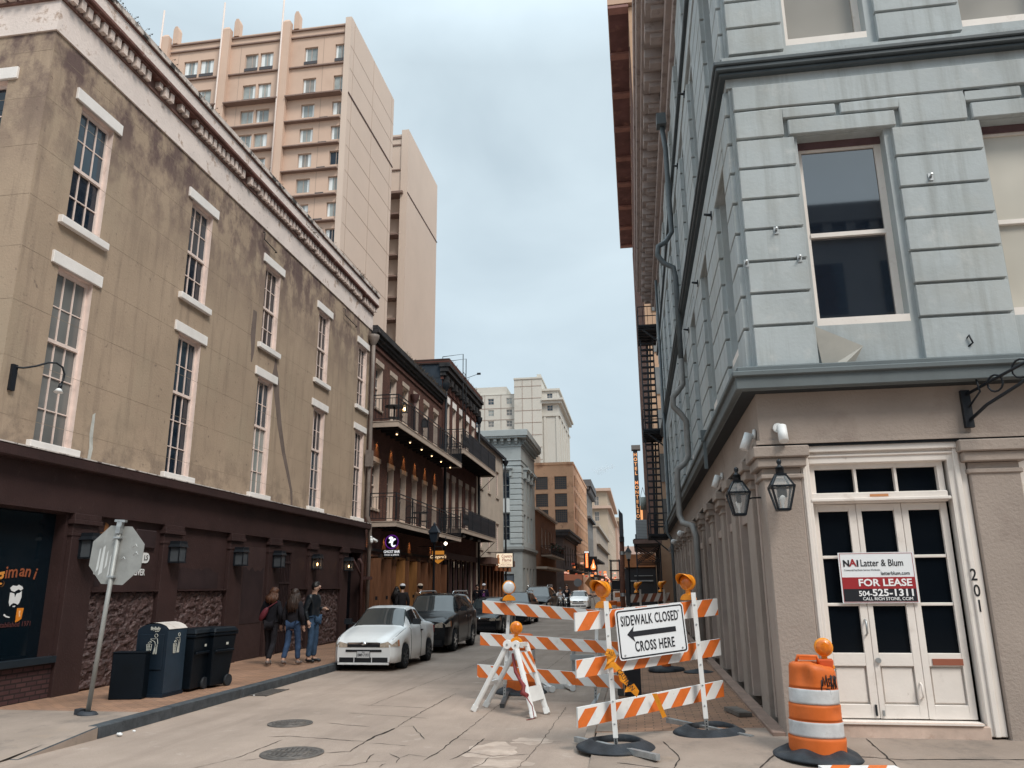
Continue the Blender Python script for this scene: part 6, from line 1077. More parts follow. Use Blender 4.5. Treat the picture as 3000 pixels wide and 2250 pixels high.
t = thing('post_box','short grey timber post with a black box beside it on the right kerb','post',(-.25,13.9,.07)); m = MB(); m.bar((-.12,0,0),(-.12,0,.78),.1,.1); m.build('timber', mat('grey_timber',(.10,.095,.09),.85,.3,5,.3,25), t); m = MB(); m.box(-.05,.22,-.1,.15,0,.68); m.box(-.18,.26,-.12,.17,.68,.76); m.build('box', plain('black_box',(.012,.014,.02),.5), t)
t = thing('striped_plank','orange and white striped plank lying at the bottom right of the pavement','plank',(2.15,8.78,.07),R(6)); m = MB(); m.box(-.45,.30,-.1,.1,-.02,.015); stripes(m, Vector((-.45,-.1,.0155)), Vector((1,0,0)), Vector((0,1,0)), Vector((0,0,1)), .75, .2, .36, .18, .04, .1, 1); m.build('board', [WHT, ORNG], t, keep=True)
# ---- far barricade on the right pavement
t = thing('barricade','faded red brown and white barricade far along the right pavement','barricade',(.35,25,0),world=True,group='striped barricades'); WH2 = mat('faded_white',(.48,.43,.39),.6,.1,6,.05,40); OR2 = mat('faded_red_brown',(.19,.06,.032),.6,.15,6,.05,40)
old = (WHT, ORNG); WHT, ORNG = WH2, OR2; rail(t,(-.25,25,1.55),(.95,25.1,1.60),.24,.24,.26,.12,.05); rail(t,(-.25,25,.95),(.95,25.1,1.0),.24,.24,.26,.12,.05); WHT, ORNG = old
for x in (.05,.77): m = MB(); m.bar((x-.02,24.95,.1),(x,24.95,1.70),.06,.06); m.build('post', WH2, t); m = MB(); m.bar((x,24.4,.12),(x,25.6,.12),.06,.06); m.build('skid_bar', STEEL, t)
warning_light((-.06,24.93,1.80),R(70),'left hooded amber light on the far faded barricade'); warning_light((.68,24.93,1.82),R(60),'right hooded amber light on the far faded barricade')
# ---- poles and signs down the street
t = thing('utility_pole','short rust brown pole with a thin dark panel edge on at its top','pole',(-.44,25,.0)); m = MB(); m.tube([(-.08,0,0),(0,0,3.2)],.075,10); m.build('shaft', mat('rust_pole',(.13,.05,.03),.8,.35,3,.3,20,stains=(((.04,.025,.025),2,.5,.7,.7),)), t); m = MB(); m.box(-.075,.075,-.1,.1,3.15,3.3); m.prism([(-.06,3.3),(.06,3.3),(.06,4.0),(0,4.06),(-.06,4.16)], lambda u,v,q: (u,q,v), -.25, .25); m.build('panel', plain('edge_on_panel',(.05,.055,.065),.6), t); m = MB(); m.lathe([(.09,2.75),(.09,2.85)],n=10); m.lathe([(.09,1.5),(.09,1.6)],(-.035,0,0),10); m.build('clamp', STEEL, t)
t = thing('street_lamp','dark lamp post with a lantern head at the right kerb','lamp post',(-.42,41,0)); m = MB(); m.lathe([(.14,0),(.14,.5),(.08,.6),(.05,1.0),(.045,3.0),(.09,3.05),(.05,3.12)],n=10); m.build('post', BLACK, t); m = MB(); m.tbox(-.10,.10,-.10,.10,3.12,3.45,-.06,-.06); m.build('glass_box', plain('pale_lantern_glass',(.42,.40,.38),.3), t); m = MB(); m.tbox(-.18,.18,-.18,.18,3.45,3.65,.12,.12); m.lathe([(.05,3.65),(.03,3.72),(.04,3.76),(.001,3.8)],n=8); m.build('cap', BLACK, t)
t = thing('street_lamp','dark lamp post with a lantern head in front of the left balconies','lamp post',(-8.05,31.0,.15)); m = MB(); m.lathe([(.14,0),(.14,.5),(.08,.6),(.05,1.0),(.045,3.35),(.09,3.4),(.05,3.45)],n=10); m.build('post', BLACK, t); m = MB(); m.tbox(-.10,.10,-.10,.10,3.42,3.80,-.09,-.09); m.build('glass_box', plain('dark_lantern_glass',(.03,.045,.065),.15), t); m = MB(); m.tbox(-.22,.22,-.22,.22,3.80,4.08,.15,.15); m.lathe([(.06,4.08),(.06,4.16),(.03,4.2),(.001,4.22)],n=8); m.build('cap', plain('lamp_cap',(.012,.018,.028),.35,.3), t)
t = thing('work_sign','brown orange diamond work sign seen from behind on a leaning post','sign',(-4.0,70,0)); m = MB(); m.prism([(-.62,2.0),(-.17,2.55),(.42,2.0),(-.05,1.42)], lambda u,v,q: (u,q,v), -.02, .02); m.build('diamond', mat('brown_orange_back',(.27,.105,.03),.6,.1,2,.05,20), t); m = MB(); m.bar((.25,0,0),(-.25,0,3.0),.06,.06); m.build('post', mat('pale_post',(.3,.22,.18),.7,.1,3,.05,20), t)
t = thing('round_sign','small grey round sign seen from behind, left of the diamond work sign','sign',(-5.35,72,0)); m = MB(); m.cyl((0,.02,2.05),(0,-.02,2.05),.36,.36,24); m.build('disc', plain('sign_back_grey',(.22,.23,.24),.5,.3), t); m = MB(); m.bar((0,.05,0),(0,.05,2.4),.05,.05); m.build('post', BLACK, t)
t = thing('neon_sign','tall black blade sign with glowing orange vertical lettering','sign',(-4.66,75,4.0)); m = MB(); m.box(-.27,.27,-.12,.12,-1.0,.95); m.bar((-3,0,.6),(-.2,0,.6),.05,.05); m.build('case', plain('black_case',(.012,.01,.012),.5), t); m = MB(); m.box(-.12,.12,-.14,-.12,-.6,.72); m.build('glow_strip', plain('orange_glow',(.8,.16,.03),.5,0,.5,.9), t); m = MB()
for i,ch in enumerate('BOURBON'): text(ch, plain('pale_neon',(1,.5,.25),.5,0,.5,.9), t, (0,-.15,.63-i*.18), .2, bold=.02)
m.box(-.22,.22,-.14,-.12,.76,.92); m.build('white_header', plain('lit_white',(.7,.68,.66),.5,0,.5,.5), t)
t = thing('neon_sign','flame shaped glowing orange neon sign right of the black blade sign','sign',(-4.0,74,3.6)); m = MB(); m.box(-.34,.34,.0,.16,-.6,.8); m.build('case', plain('black_case2',(.015,.012,.014),.5), t); m = MB(); m.prism([(-.24,-.34),(-.05,-.42),(.2,-.34),(.22,-.1),(.1,.1),(.06,.4),(0,.55),(-.06,.4),(-.12,.15),(-.26,-.08)], lambda u,v,q: (u,q,v), -.04, .0); m.build('flame', plain('orange_glow2',(.9,.22,.05),.5,0,.5,.9), t)
m = MB(); m.prism([(-.12,-.25),(.1,-.25),(.05,.05),(0,.25),(-.05,.05)], lambda u,v,q: (u,q,v), -.06, -.041); m.build('flame_core', plain('pale_core',(1,.6,.4),.5,0,.5,1.0), t)
for i in range(46):
    if i == 0: GLW = [plain('shop_glow_orange',(.8,.25,.08),.5,0,.5,.6),plain('shop_glow_pink',(.8,.42,.30),.5,0,.5,.5),plain('shop_glow_red',(.5,.08,.04),.5,0,.5,.5)]; nb = MB(); nr = random.Random(5)
    yy = nr.uniform(95,240); x = -8.9+nr.uniform(0,1.6)*(yy/150); z = nr.uniform(2.6,5.2); s = nr.uniform(.12,.36)*yy/120; nb.box(x-s*.6,x+s*.6,yy-.05,yy,z-s*.4,z+s*.4,i % 3)
tag(nb.build('neon_cluster', GLW), 'crowded cluster of small glowing orange and pink signs down the left side', 'signs', kind='stuff')
for i,(x,y,z,w_,h_,l) in enumerate(((-7.8,98,2.4,2.2,.7,'pinkish lit awning below the dark Victorian balcony'),)):
    o = MB().box(x-w_/2,x+w_/2,y-.6,y,z,z+h_).build('shop_awning', plain('lit_awning',(.45,.17,.10),.7,0,.5,.15)); tag(o, l, 'awning')
t = thing('scaffold','far dark construction scaffold standing in the middle of the street','scaffold',(-1.7,95,0),world=True); m = MB()
for x in (-3.0,-2.0,-1.0):
    for y in (90,94): m.tube([(x,y,0),(x,y,4.6)],.06,5)
for z in (1.2,2.4,3.4,4.5):
    for y in (90,94): m.bar((-3.1,y,z),(-.9,y,z),.07,.09)
m.build('frame', IR, t); m = MB(); m.box(-2.9,-1.1,90.2,94,1.3,2.3); m.build('dark_load', plain('dark_load',(.018,.02,.026),.6), t); m = MB(); m.box(-2.6,-1.9,89.9,90,.5,1.0); m.box(-1.6,-.9,89.9,90,.7,1.3); m.build('orange_panel', plain('work_orange',(.6,.18,.05),.6), t)
# ---- stop sign seen from behind
t = thing('stop_sign','back of a grey octagonal stop sign on a leaning round post at the left corner','sign',(-7.70,10.59,.15),rot=(0,R(3.6),0)); GALV = mat('dull_galvanised', (.33,.335,.325), .55, .18, 3, .08, 40, .35, stains=(((.20,.20,.19), 4, .55, .7, .5), ((.52,.54,.54), 3, .62, .75, .6, (1,1,.3))))
m = MB(); m.prism([(.455*math.cos(R(22.5+45*k)), 2.19+.455*math.sin(R(22.5+45*k))) for k in range(8)], lambda u,v,q: (u,q,v), .035, .039); m.build('plate', GALV, t)
m = MB(); m.cyl((0,0,0),(0,0,2.62),.032,.032,14); m.build('post', GALV, t); m = MB(); m.box(-.035,.035,-.045,.045,2.5,2.60); m.box(-.04,.04,-.03,.03,2.60,2.67); m.box(-.085,.085,-.03,.03,2.665,2.70)
for z in (2.44,1.88): m.box(-.055,.055,-.04,.036,z-.012,z+.012)
m.build('clamps', STEEL, t); m = MB(); m.lathe([(.06,.05),(.11,.045),(.15,.01),(.15,0),(.03,0)],n=12,M=Matrix.Diagonal((1,.8,1)).to_3x3()); m.box(-.17,-.08,-.06,.06,0,.07); m.build('base', mat('dark_base',(.03,.034,.042),.6,.3,6,.1,30), t)
m = MB(); m.prism([(.44*math.cos(R(22.5+45*k)), 2.19+.44*math.sin(R(22.5+45*k))) for k in range(8)], lambda u,v,q: (u,q,v), .0395, .042); m.build('red_face', plain('stop_red',(.45,.02,.025),.4), t)
SMR = plain('pale_smear',(.55,.57,.57),.7); m = MB()
for x,z0,z1,w_ in ((-.28,1.93,2.28,.018),(-.22,1.88,2.32,.03),(-.15,1.98,2.25,.016),(-.09,1.86,2.2,.012)): m.prism([(x-w_,z0),(x+w_,z0+.05),(x+w_*.6,z1),(x-w_*.4,z1-.03)], lambda u,v,q: (u,q,v), .0335, .035)
for x,z in ((-.02,2.38),(-.07,2.41),(.12,2.14),(.28,2.33),(.31,2.22)): m.tube([(x-.04,.034,z-.02),(x,.034,z+.03),(x+.03,.034,z-.01)], .006, 4)
m.build('smear', SMR, t)
# ---- bins
NAVY = mat('navy_steel', (.005,.013,.024), .5, .2, 2, .06, 30, spec=.3, stains=(((.05,.06,.075), 3, .6, .75, .5),)); NAVYL = mat('lit_navy_side', (.018,.034,.054), .5, .2, 2, .08, 30, stains=(((.10,.11,.12), 3.5, .6, .78, .6),)); BPL = mat('black_plastic', (.003,.006,.010), .5, .25, 3, .08, 40, spec=.16)  # side navy is lighter: light on that face put into colour, plus wear
ICON = plain('icon_white',(.52,.53,.48),.6)
def icon(parent, f, s=1.0):
    m = MB(); T = lambda x,z: f(x*s,z*s)
    def ln(pts, w_=.009):
        for a,b in zip(pts,pts[1:]): m.bar(T(*a),T(*b),w_,w_*.5)
    ln([(.045+.028*math.cos(R(k)), .155+.028*math.sin(R(k))) for k in range(0,361,30)]); ln([(-.05,.105),(.07,.108),(.085,.03),(.075,.02),(.072,-.13),(.055,-.13),(.045,-.02),(.03,-.13),(.015,-.13),(.045,.01),(.03,.06),(-.04,.09),(-.05,.105)])
    ln([(-.11,.02),(-.02,.02),(-.035,-.13),(-.095,-.13),(-.11,.02)]); ln([(-.106,-.02),(-.024,-.02)],.008); ln([(-.102,-.06),(-.028,-.06)],.008); ln([(-.098,-.1),(-.032,-.1)],.008); ln([(-.085,.02),(-.078,-.13)],.008); ln([(-.06,.02),(-.06,-.13)],.008); ln([(-.09,.04),(-.05,.07),(-.03,.05),(-.05,.035),(-.09,.04)],.009)
    m.build('litter_icon', ICON, parent)
t = thing('litter_compactor','tall navy litter compactor bin with white litter icons and a worn white top','bin',(-7.93,12.57,.15)); 
m = MB(); m.box(-.27,.27,-.28,.28,.04,1.04,0); m.quad((.271,-.28,.06),(.271,.28,.06),(.271,.28,1.03),(.271,-.28,1.03),1); m.box(-.285,.285,-.295,.295,0,.05)
n = 10; P = [(.27-.54*k/n, 1.04+.10*math.sin(math.pi*k/n)**.6) for k in range(n+1)]; m.prism(P, lambda u,v,q: (u,q,v), -.28, .28, 0); m.build('body', [NAVY, NAVYL], t, keep=True)
m = MB(); P = [(.275-.45*k/n, 1.045+.105*math.sin(math.pi*(k/n*.83))**.6) for k in range(n+1)]; m.add([(u,-.26,v+.006) for u,v in P]+[(u,.285,v+.006) for u,v in P], [(i,i+1,n+2+i,n+1+i) for i in range(n)], 0, True); m.build('worn_top', mat('worn_white_top',(.55,.50,.46),.6,.12,4,.1,30,stains=(((.3,.2,.15),5,.58,.72,.6),)), t, keep=True)
m = MB(); m.box(-.22,.22,-.295,-.28,.42,.98); m.build('hatch', NAVY, t, bev=.008); icon(t, lambda x,z: (x+.04,-.305,z+.80)); icon(t, lambda x,z: (.281,x*.95,z+.80)); text('BigBelly', ICON, t, (.05,-.287,1.065), .07, bold=.02, sx=.8); text('solar', ICON, t, (.08,-.287,1.025), .04)
t = thing('black_panel_box','low matt black box standing in front of the navy litter compactor','bin',(-8.15,12.12,.15),R(12)); m = MB(); m.box(-.26,.26,-.1,.14,0,.70); m.box(-.27,.27,-.11,.15,.70,.72); m.build('box', BPL, t, bev=.012)
def wheelie(loc, rz, label):
    t = thing('wheelie_bin', label, 'bin', loc, rz, 'black wheelie bins'); m = MB(); m.tbox(-.21,.21,-.24,.24,.04,.88,-.06,-.08); m.box(-.29,.29,-.34,.34,.88,.93); m.bar((.28,-.26,.62),(.28,.26,.62),.03,.05); m.build('body', BPL, t, bev=.012)
    m = MB(); m.tbox(-.31,.31,-.35,.36,.935,1.02,.05,.06); m.build('lid', BPL, t, bev=.02); m = MB(); m.tube([(-.22,.40,.95),(-.22,.43,.92),(.22,.43,.92),(.22,.40,.95)],.015,6); m.build('handle', BPL, t)
    for s in (-1,1): m = MB(); m.cyl((s*.2,.2,.1),(s*.26,.2,.1),.1,.1,14); m.build('wheel', RUBBER, t)
    m = MB(); m.box(.295,.30,.0,.06,.72,.76); m.build('label_plate', ICON, t)
wheelie((-7.80,13.18,.15),R(3),'black wheelie bin pressed against the navy litter compactor'); wheelie((-7.66,13.72,.15),R(-8),'farther black wheelie bin with a shiny lid')
# ================================================================== CARS
def car(name, label, loc, rz, W, Lc, H, keys, paint, wheels, glassr, group='cars parked along the left kerb', suv=False, lights=None, plate=None, rimm=None, intake=True, wr_=.31):
    t = thing(name, label, 'car', loc, rz, group); tf, tr = wheels; hw = W/2
    def par(tt):
        out = []
        for dt in (-.012,-.006,0,.006,.012):
            q = min(max(tt+dt,0),1)
            for a,b in zip(keys,keys[1:]):
                if a[0] <= q <= b[0]: f = (q-a[0])/(b[0]-a[0]); out.append([a[i]+(b[i]-a[i])*f for i in range(7)]); break
        return [sum(o[i] for o in out)/len(out) for i in range(7)]
    ra = wr_+.055
    def prof(tt):
        _, zb, zs, zt, w0, wr, bul = par(tt); y = -Lc/2+tt*Lc; w0 *= hw; wr *= hw; zs *= H; zt *= H; zb *= H
        for tw in (tf,tr):
            d = y-(-Lc/2+tw*Lc)
            if abs(d) < ra: zb = max(zb, wr_+math.sqrt(ra*ra-d*d)*.98)
        zb = min(zb, zs-.08); pts = [(0,zb),(w0*.80,zb),(w0*.985,zb+.01),(w0,zb+(zs-zb)*.35),(w0*1.0,zb+(zs-zb)*.62),(w0*.975,zs-.05),(w0*.93,zs)]
        for f in (.12,.5,.88,1.0): pts.append((w0*.91+(wr-w0*.91)*f**1.15, zs+.01+(zt-.05-zs)*f))
        pts += [(wr*.90,zt-.018),(wr*.6,zt-.004),(0,zt)]; return y, pts
    ts = sorted(set([0,.004,.012,.025]+[k/60 for k in range(1,60)]+[.975,.99,1]+[tw+s*ra/Lc*f for tw in (tf,tr) for s in (-1,1) for f in (1.0,.97,.85,.6,.3)]+[k[0] for k in keys])); ts = [q for q in ts if 0 <= q <= 1]
    rows = [prof(q) for q in ts]; n = len(rows[0][1]); cow, rf, rr_, deck = glassr
    body, ws, sg, rg = MB(), MB(), MB(), MB()
    for s in (-1,1):
        vs = [(s*x,y,z) for y,pts in rows for x,z in pts]; fb, fw_, fs, fr_ = [], [], [], []
        for i in range(len(rows)-1):
            tm = (ts[i]+ts[i+1])/2
            for k in range(n-1):
                f = (i*n+k,i*n+k+1,(i+1)*n+k+1,(i+1)*n+k)
                if cow < tm < rf and k >= 9 and tm > cow+.008: fw_.append(f)
                elif rr_ < tm < deck and k >= 9: fr_.append(f)
                elif k in (7,8) and rf-.05 < tm < rr_+.05 and not any(abs(tm-p) < .011 for p in pillars(suv, rf, rr_)): fs.append(f)
                else: fb.append(f)
        body.add(vs, fb, 0, True); ws.add(vs, fw_, 0, True); sg.add(vs, fs, 0, True); rg.add(vs, fr_, 0, True)
        body.add([(s*x,rows[0][0],z) for x,z in rows[0][1]], [tuple(range(n))], 0); body.add([(s*x,rows[-1][0],z) for x,z in rows[-1][1]], [tuple(range(n))], 0)
    def keepused(mb):
        used = sorted({i for f in mb.f for i in f}); mp_ = {o:i for i,o in enumerate(used)}; mb.v = [mb.v[i] for i in used]; mb.f = [[mp_[i] for i in f] for f in mb.f]; return mb
    bo = keepused(body).build('body', paint, t)
    for mb, nm, gm in ((ws,'windscreen',WS),(sg,'side_windows',CG),(rg,'rear_window',CG)):
        if mb.f: keepused(mb).build(nm, gm, t)
    yf = -Lc/2; z = lambda f: f*H
    for tt in ((rf-.10, rf+(rr_-rf)*(.42 if suv else .62))+((rf+(rr_-rf)*.82,) if suv else ())):
        for s in (-1,1):
            y, pts = prof(tt); m = MB(); m.tube([(s*(x+.002),y,q) for x,q in pts[2:7]], .007, 4); m.build('door_seam', MIRR, t)
    for s in (-1,1):
        m = MB(); P = [prof(q) for q in (.03,.08,.14,.20,cow)]; m.tube([(s*pts[6][0]*.97,y,pts[6][1]+.012) for y,pts in P], .006, 4); m.build('bonnet_seam', MIRR, t)
    for s in (-1,1):
        for tw in (tf,tr):
            yc = yf+tw*Lc; xo = s*(hw-.01); xi = s*(hw-.20); w_ = MB(); w_.cyl((xi,yc,wr_),(xo,yc,wr_),wr_,wr_,24,0,True,False); w_.lathe([(wr_*.62,0),(wr_*.97,.0),(wr_,-.02)],(xo,yc,wr_),24,0,True,Matrix.Rotation(R(90*s),3,'Y')); w_.cyl((xi,yc,wr_),(xi+s*.005,yc,wr_),wr_*.97,wr_*.97,20); wo = w_.build('wheel', TYRE, t)
            w_ = MB(); Mx = Matrix.Rotation(R(90*s),3,'Y'); w_.lathe([(wr_*.62,0),(wr_*.58,-.03),(wr_*.2,-.03),(.001,-.015)],(xo,yc,wr_),24,0,False,Mx)
            for k in range(7): a = k*2*math.pi/7; w_.bar((xo-s*.012,yc,wr_),(xo-s*.006,yc+math.cos(a)*wr_*.6,wr_+math.sin(a)*wr_*.6),.045,.02,(1,0,0),1)
            w_.build('rim', [plain('rim_dark',(.02,.022,.026),.5) if 'rim_dark' not in bpy.data.materials else bpy.data.materials['rim_dark'], rimm or CHROME], wo)
    # inner floor so that daylight does not show through the arches
    m = MB(); m.box(-hw*.78,hw*.78,yf+.2,-yf-.2,z(.17),z(.40)); m.build('underbody', plain('underbody',(.008,.009,.011),.8) if 'underbody' not in bpy.data.materials else bpy.data.materials['underbody'], t)
    lz0, lz1, lx0 = lights or (.37,.47,.38)
    for s in (-1,1):
        m = MB(); 
        def sp(tt, x):      # point on the nose at height x*H
            y, pts = prof(tt); zz = x*H
            for (x0,z0),(x1,z1) in zip(pts[2:],pts[3:]):
                if z0 <= zz <= z1: return Vector((s*(x0+(x1-x0)*(zz-z0)/max(1e-6,z1-z0)), y, zz))
            return Vector((s*pts[6][0], y, min(zz, pts[6][1])))
        a = [Vector((s*hw*lx0,yf-.006,lz0*H)), Vector((s*hw*.76,yf-.006,lz0*H)), Vector((s*hw*.74,yf-.006,(lz1-.01)*H)), Vector((s*hw*(lx0+.12),yf-.006,(lz1-.045)*H))]
        m.add(a, [(0,1,2,3)]); q = [sp(tt,h) for tt in (.012,.028,.045,.062,.08) for h in (lz0+.01,min(lz1+.01,par(tt)[2]-.035))]; q = [p+Vector((s*.012,-.006,0)) for p in q]
        m.add(q, [(2*i,2*i+1,2*i+3,2*i+2) for i in range(4)], 0, True); m.add([a[1],q[0],q[1],a[2]],[(0,1,2,3)]); hl = m.build('headlight', HLM, t); m = MB(); m.add([q[6]+Vector((s*.003,0,0)),q[8]+Vector((s*.003,0,0)),q[9]+Vector((s*.003,0,0)),q[7]+Vector((s*.003,0,0))],[(0,1,2,3)]); m.build('indicator', plain('indicator_orange',(.55,.17,.04),.3) if 'indicator_orange' not in bpy.data.materials else bpy.data.materials['indicator_orange'], hl)
        m = MB(); yc = yf+(glassr[0]+.085)*Lc; zc = keys[len(keys)//2][2]*H+.05; m.tbox(s*hw*1.0-.0,s*(hw*1.0+.19),yc-.05,yc+.05,zc,zc+.13,.01*s,.01); m.bar((s*hw*.9,yc,zc+.02),(s*hw*1.05,yc,zc+.04),.04,.03); m.build('mirror', MIRR, t)
        for q_ in ((.50,.66) if suv else (.56,)): m = MB(); yy = yf+q_*Lc; m.box(s*hw*1.0-.01*s,s*(hw+.025),yy,yy+.13,z(.56),z(.585)); m.build('door_handle', CHROME if suv else MIRR, t)
        m = MB(); m.box(s*hw*.55,s*hw*.9,-yf-.0,-yf+.012,z(.48),z(.6)); m.build('tail_light', plain('tail_red',(.3,.015,.015),.3) if 'tail_red' not in bpy.data.materials else bpy.data.materials['tail_red'], t)
        if suv: m = MB(); yy0, yy1 = yf+(rf+.02)*Lc, yf+(rr_+.02)*Lc; m.tube([(s*hw*.62,yy0,z(.985)),(s*hw*.63,yy0+.15,z(1.02)),(s*hw*.63,yy1-.15,z(1.02)),(s*hw*.62,yy1,z(.97))],.025,6); m.build('roof_rail', CHROME, t)
    m = MB(); m.box(-hw*.50,hw*.50,yf-.012,yf+.02,z(lz0+.005),z(lz1-.03)); m.build('grille', MIRR, t); m = MB(); m.box(-hw*.47,hw*.47,yf-.025,yf-.012,z(lz0+.05),z(lz0+.075)); m.lathe([(.001,0),(.05,0),(.05,.015),(.001,.02)],(0,yf-.02,z(lz0+.06)),16,0,True,Matrix.Rotation(R(90),3,'X')@Matrix.Diagonal((1.5,.75,1)).to_3x3()); m.build('grille_bar', CHROME, t)
    if intake:
        m = MB()
        for a,b in ((-.74,-.30),(-.27,.24),(.27,.74)): m.box(hw*a,hw*b,yf-.008,yf+.02,z(.135),z(.215))
        m.box(-hw*.55,hw*.55,yf-.010,yf+.02,z(.30),z(.335)); m.build('intake', MIRR, t); m = MB(); m.box(-hw*.78,hw*.78,yf-.02,yf+.02,z(.105),z(.138)); m.build('lower_lip', paint, t)
    if plate: m = MB(); m.box(-.15,.15,yf-.022,yf-.008,z(.21),z(.31)); m.box(-.16,.16,yf-.02,yf-.008,z(.20),z(.32),1); po = m.build('number_plate', [plain('plate_white',(.62,.63,.64),.5), MIRR], t); text(plate, SK, po, (0,yf-.023,z(.252)), .085, bold=.012, fit=.26); text('TEXAS', SK, po, (0,yf-.023,z(.297)), .026, bold=.01)
    return t
def pillars(suv, rf, rr_): return ((rf+(rr_-rf)*.40, rf+(rr_-rf)*.80) if suv else (rf+(rr_-rf)*.58,))
WS = glass('car_windscreen', (.05,.058,.06), .03, .0, .9); CG = glass('car_side_glass', (.006,.008,.011), .03, .0, .6); TYRE = mat('tyre', (.012,.014,.018), .8, .2, 6, .1, 40); HLM = mat('headlamp_plastic', (.50,.42,.34), .15, .35, 16, .1, 30, spec=.7, coat=.5); MIRR = plain('black_trim',(.012,.014,.018),.35,0,.5)  # windscreen base colour lifted to stand for reflected sky
WPAINT = mat('white_car_paint', (.86,.87,.87), .35, .02, 2, 0, 10, spec=.5, coat=.7, stains=(((.45,.37,.32), 3, .50, .72, .5, (1,1,1), (.45,.12)),)); KPAINT = plain('black_car_paint', (.003,.004,.006), .3, 0, .3, 0, .45); DPAINT = plain('dark_navy_paint',(.004,.006,.010),.3,0,.3,0,.45); GPAINT = plain('graphite_paint',(.010,.012,.015),.3,0,.3,0,.5)
SED = [(0,.15,.42,.445,.78,.60,0),(.010,.13,.445,.475,.86,.64,0),(.03,.12,.475,.51,.925,.68,0),(.06,.12,.51,.545,.965,.72,0),(.12,.12,.555,.59,.985,.76,0),(.22,.12,.61,.645,1.0,.80,0),(.275,.12,.635,.675,1.0,.80,0),(.43,.12,.655,.965,1.0,.645,0),(.53,.12,.665,1.0,1.0,.655,0),(.66,.12,.675,.975,1.0,.635,0),(.83,.13,.68,.715,.99,.72,0),(.95,.15,.655,.685,.95,.68,0),(.985,.2,.62,.64,.90,.62,0),(1,.22,.56,.58,.86,.6,0)]
SUVK = [(0,.14,.47,.51,.82,.64,0),(.010,.13,.505,.545,.89,.68,0),(.03,.12,.535,.57,.94,.73,0),(.06,.12,.56,.595,.97,.76,0),(.13,.12,.59,.62,.99,.80,0),(.24,.12,.62,.65,1.0,.82,0),(.275,.12,.63,.665,1.0,.82,0),(.39,.12,.645,.955,1.0,.70,0),(.52,.12,.655,.99,1.0,.71,0),(.78,.13,.67,.975,1.0,.69,0),(.90,.14,.675,.94,.99,.66,0),(.965,.16,.66,.72,.96,.70,0),(.99,.2,.60,.63,.92,.7,0),(1,.22,.55,.57,.9,.68,0)]
C_ = lambda x, yfront, Lc: (x, yfront+Lc/2, 0)
car('parked_car','dusty white two door car with hazy headlights parked nearest at the left kerb',C_(-6.2,17.8,3.42),R(-1),1.55,3.42,1.40,SED,WPAINT,(.222,.798),(.272,.43,.66,.83),plate='BMP-7193',rimm=plain('dark_rim',(.03,.035,.04),.5),wr_=.28)
car('parked_car','glossy black crossover with silver roof rails parked behind the white car',C_(-6.22,22.7,3.95),R(-1),1.70,3.95,1.66,SUVK,KPAINT,(.20,.79),(.272,.39,.90,.965),suv=True,lights=(.42,.52,.40),wr_=.32)
car('parked_car','dark sedan with clear headlights, third in the parked row, partly behind the barricade',C_(-6.2,31.2,4.1),R(-1),1.66,4.1,1.40,SED,DPAINT,(.2,.79),(.272,.43,.66,.83),wr_=.29)
car('parked_car','graphite car with a bright windscreen, fourth in the parked row',C_(-6.15,38.8,4.2),R(-1),1.72,4.2,1.56,SUVK,GPAINT,(.2,.79),(.272,.39,.90,.965),suv=True,wr_=.32)
car('parked_car','big dark sport utility with roof rails, farthest in the parked row',C_(-6.05,46.6,4.6),R(-1),1.92,4.6,1.82,SUVK,KPAINT,(.2,.79),(.272,.39,.90,.965),suv=True,wr_=.36)
car('moving_car','small white car coming down the street behind the two riders',C_(-4.72,63,3.9),R(0),1.65,3.9,1.42,SED,WPAINT,(.21,.79),(.272,.43,.66,.83),group='cars in the street',wr_=.29)

for x,y,l in ((-1.5,47,'left orange drum beside the far scaffold'),(-.95,44,'right orange drum near the far lamp post')): drum((x,y,.0),l,0,.95,False)
m = MB(); m.sph((0,0,0),1,8,0,(3.2,2.0,1.6)); m.sph((3.2,0,1.6),1,8,0,(3.0,1.8,1.1)); st = m.build('steam', bpy.data.materials.new('steam')); st.location = (-12.5,300,44.5); tag(st,'faint puff of steam above the distant tan tower','steam',kind='stuff')
sm = bpy.data.materials['steam']; sm.use_nodes = True; sn = sm.node_tree; sn.nodes.clear(); so_ = sn.nodes.new('ShaderNodeOutputMaterial'); pv = sn.nodes.new('ShaderNodeVolumePrincipled'); pv.inputs['Color'].default_value = (.95,.97,1,1)
tc = sn.nodes.new('ShaderNodeTexCoord'); nz = sn.nodes.new('ShaderNodeTexNoise'); nz.inputs['Scale'].default_value = .7; nz.inputs['Detail'].default_value = 4; sn.links.new(tc.outputs['Object'], nz.inputs['Vector']); mr = sn.nodes.new('ShaderNodeMapRange'); mr.inputs['From Min'].default_value = .48; mr.inputs['From Max'].default_value = .75; mr.inputs['To Max'].default_value = .5; sn.links.new(nz.outputs[0], mr.inputs[0]); sn.links.new(mr.outputs[0], pv.inputs['Density']); sn.links.new(pv.outputs[0], so_.inputs['Volume'])
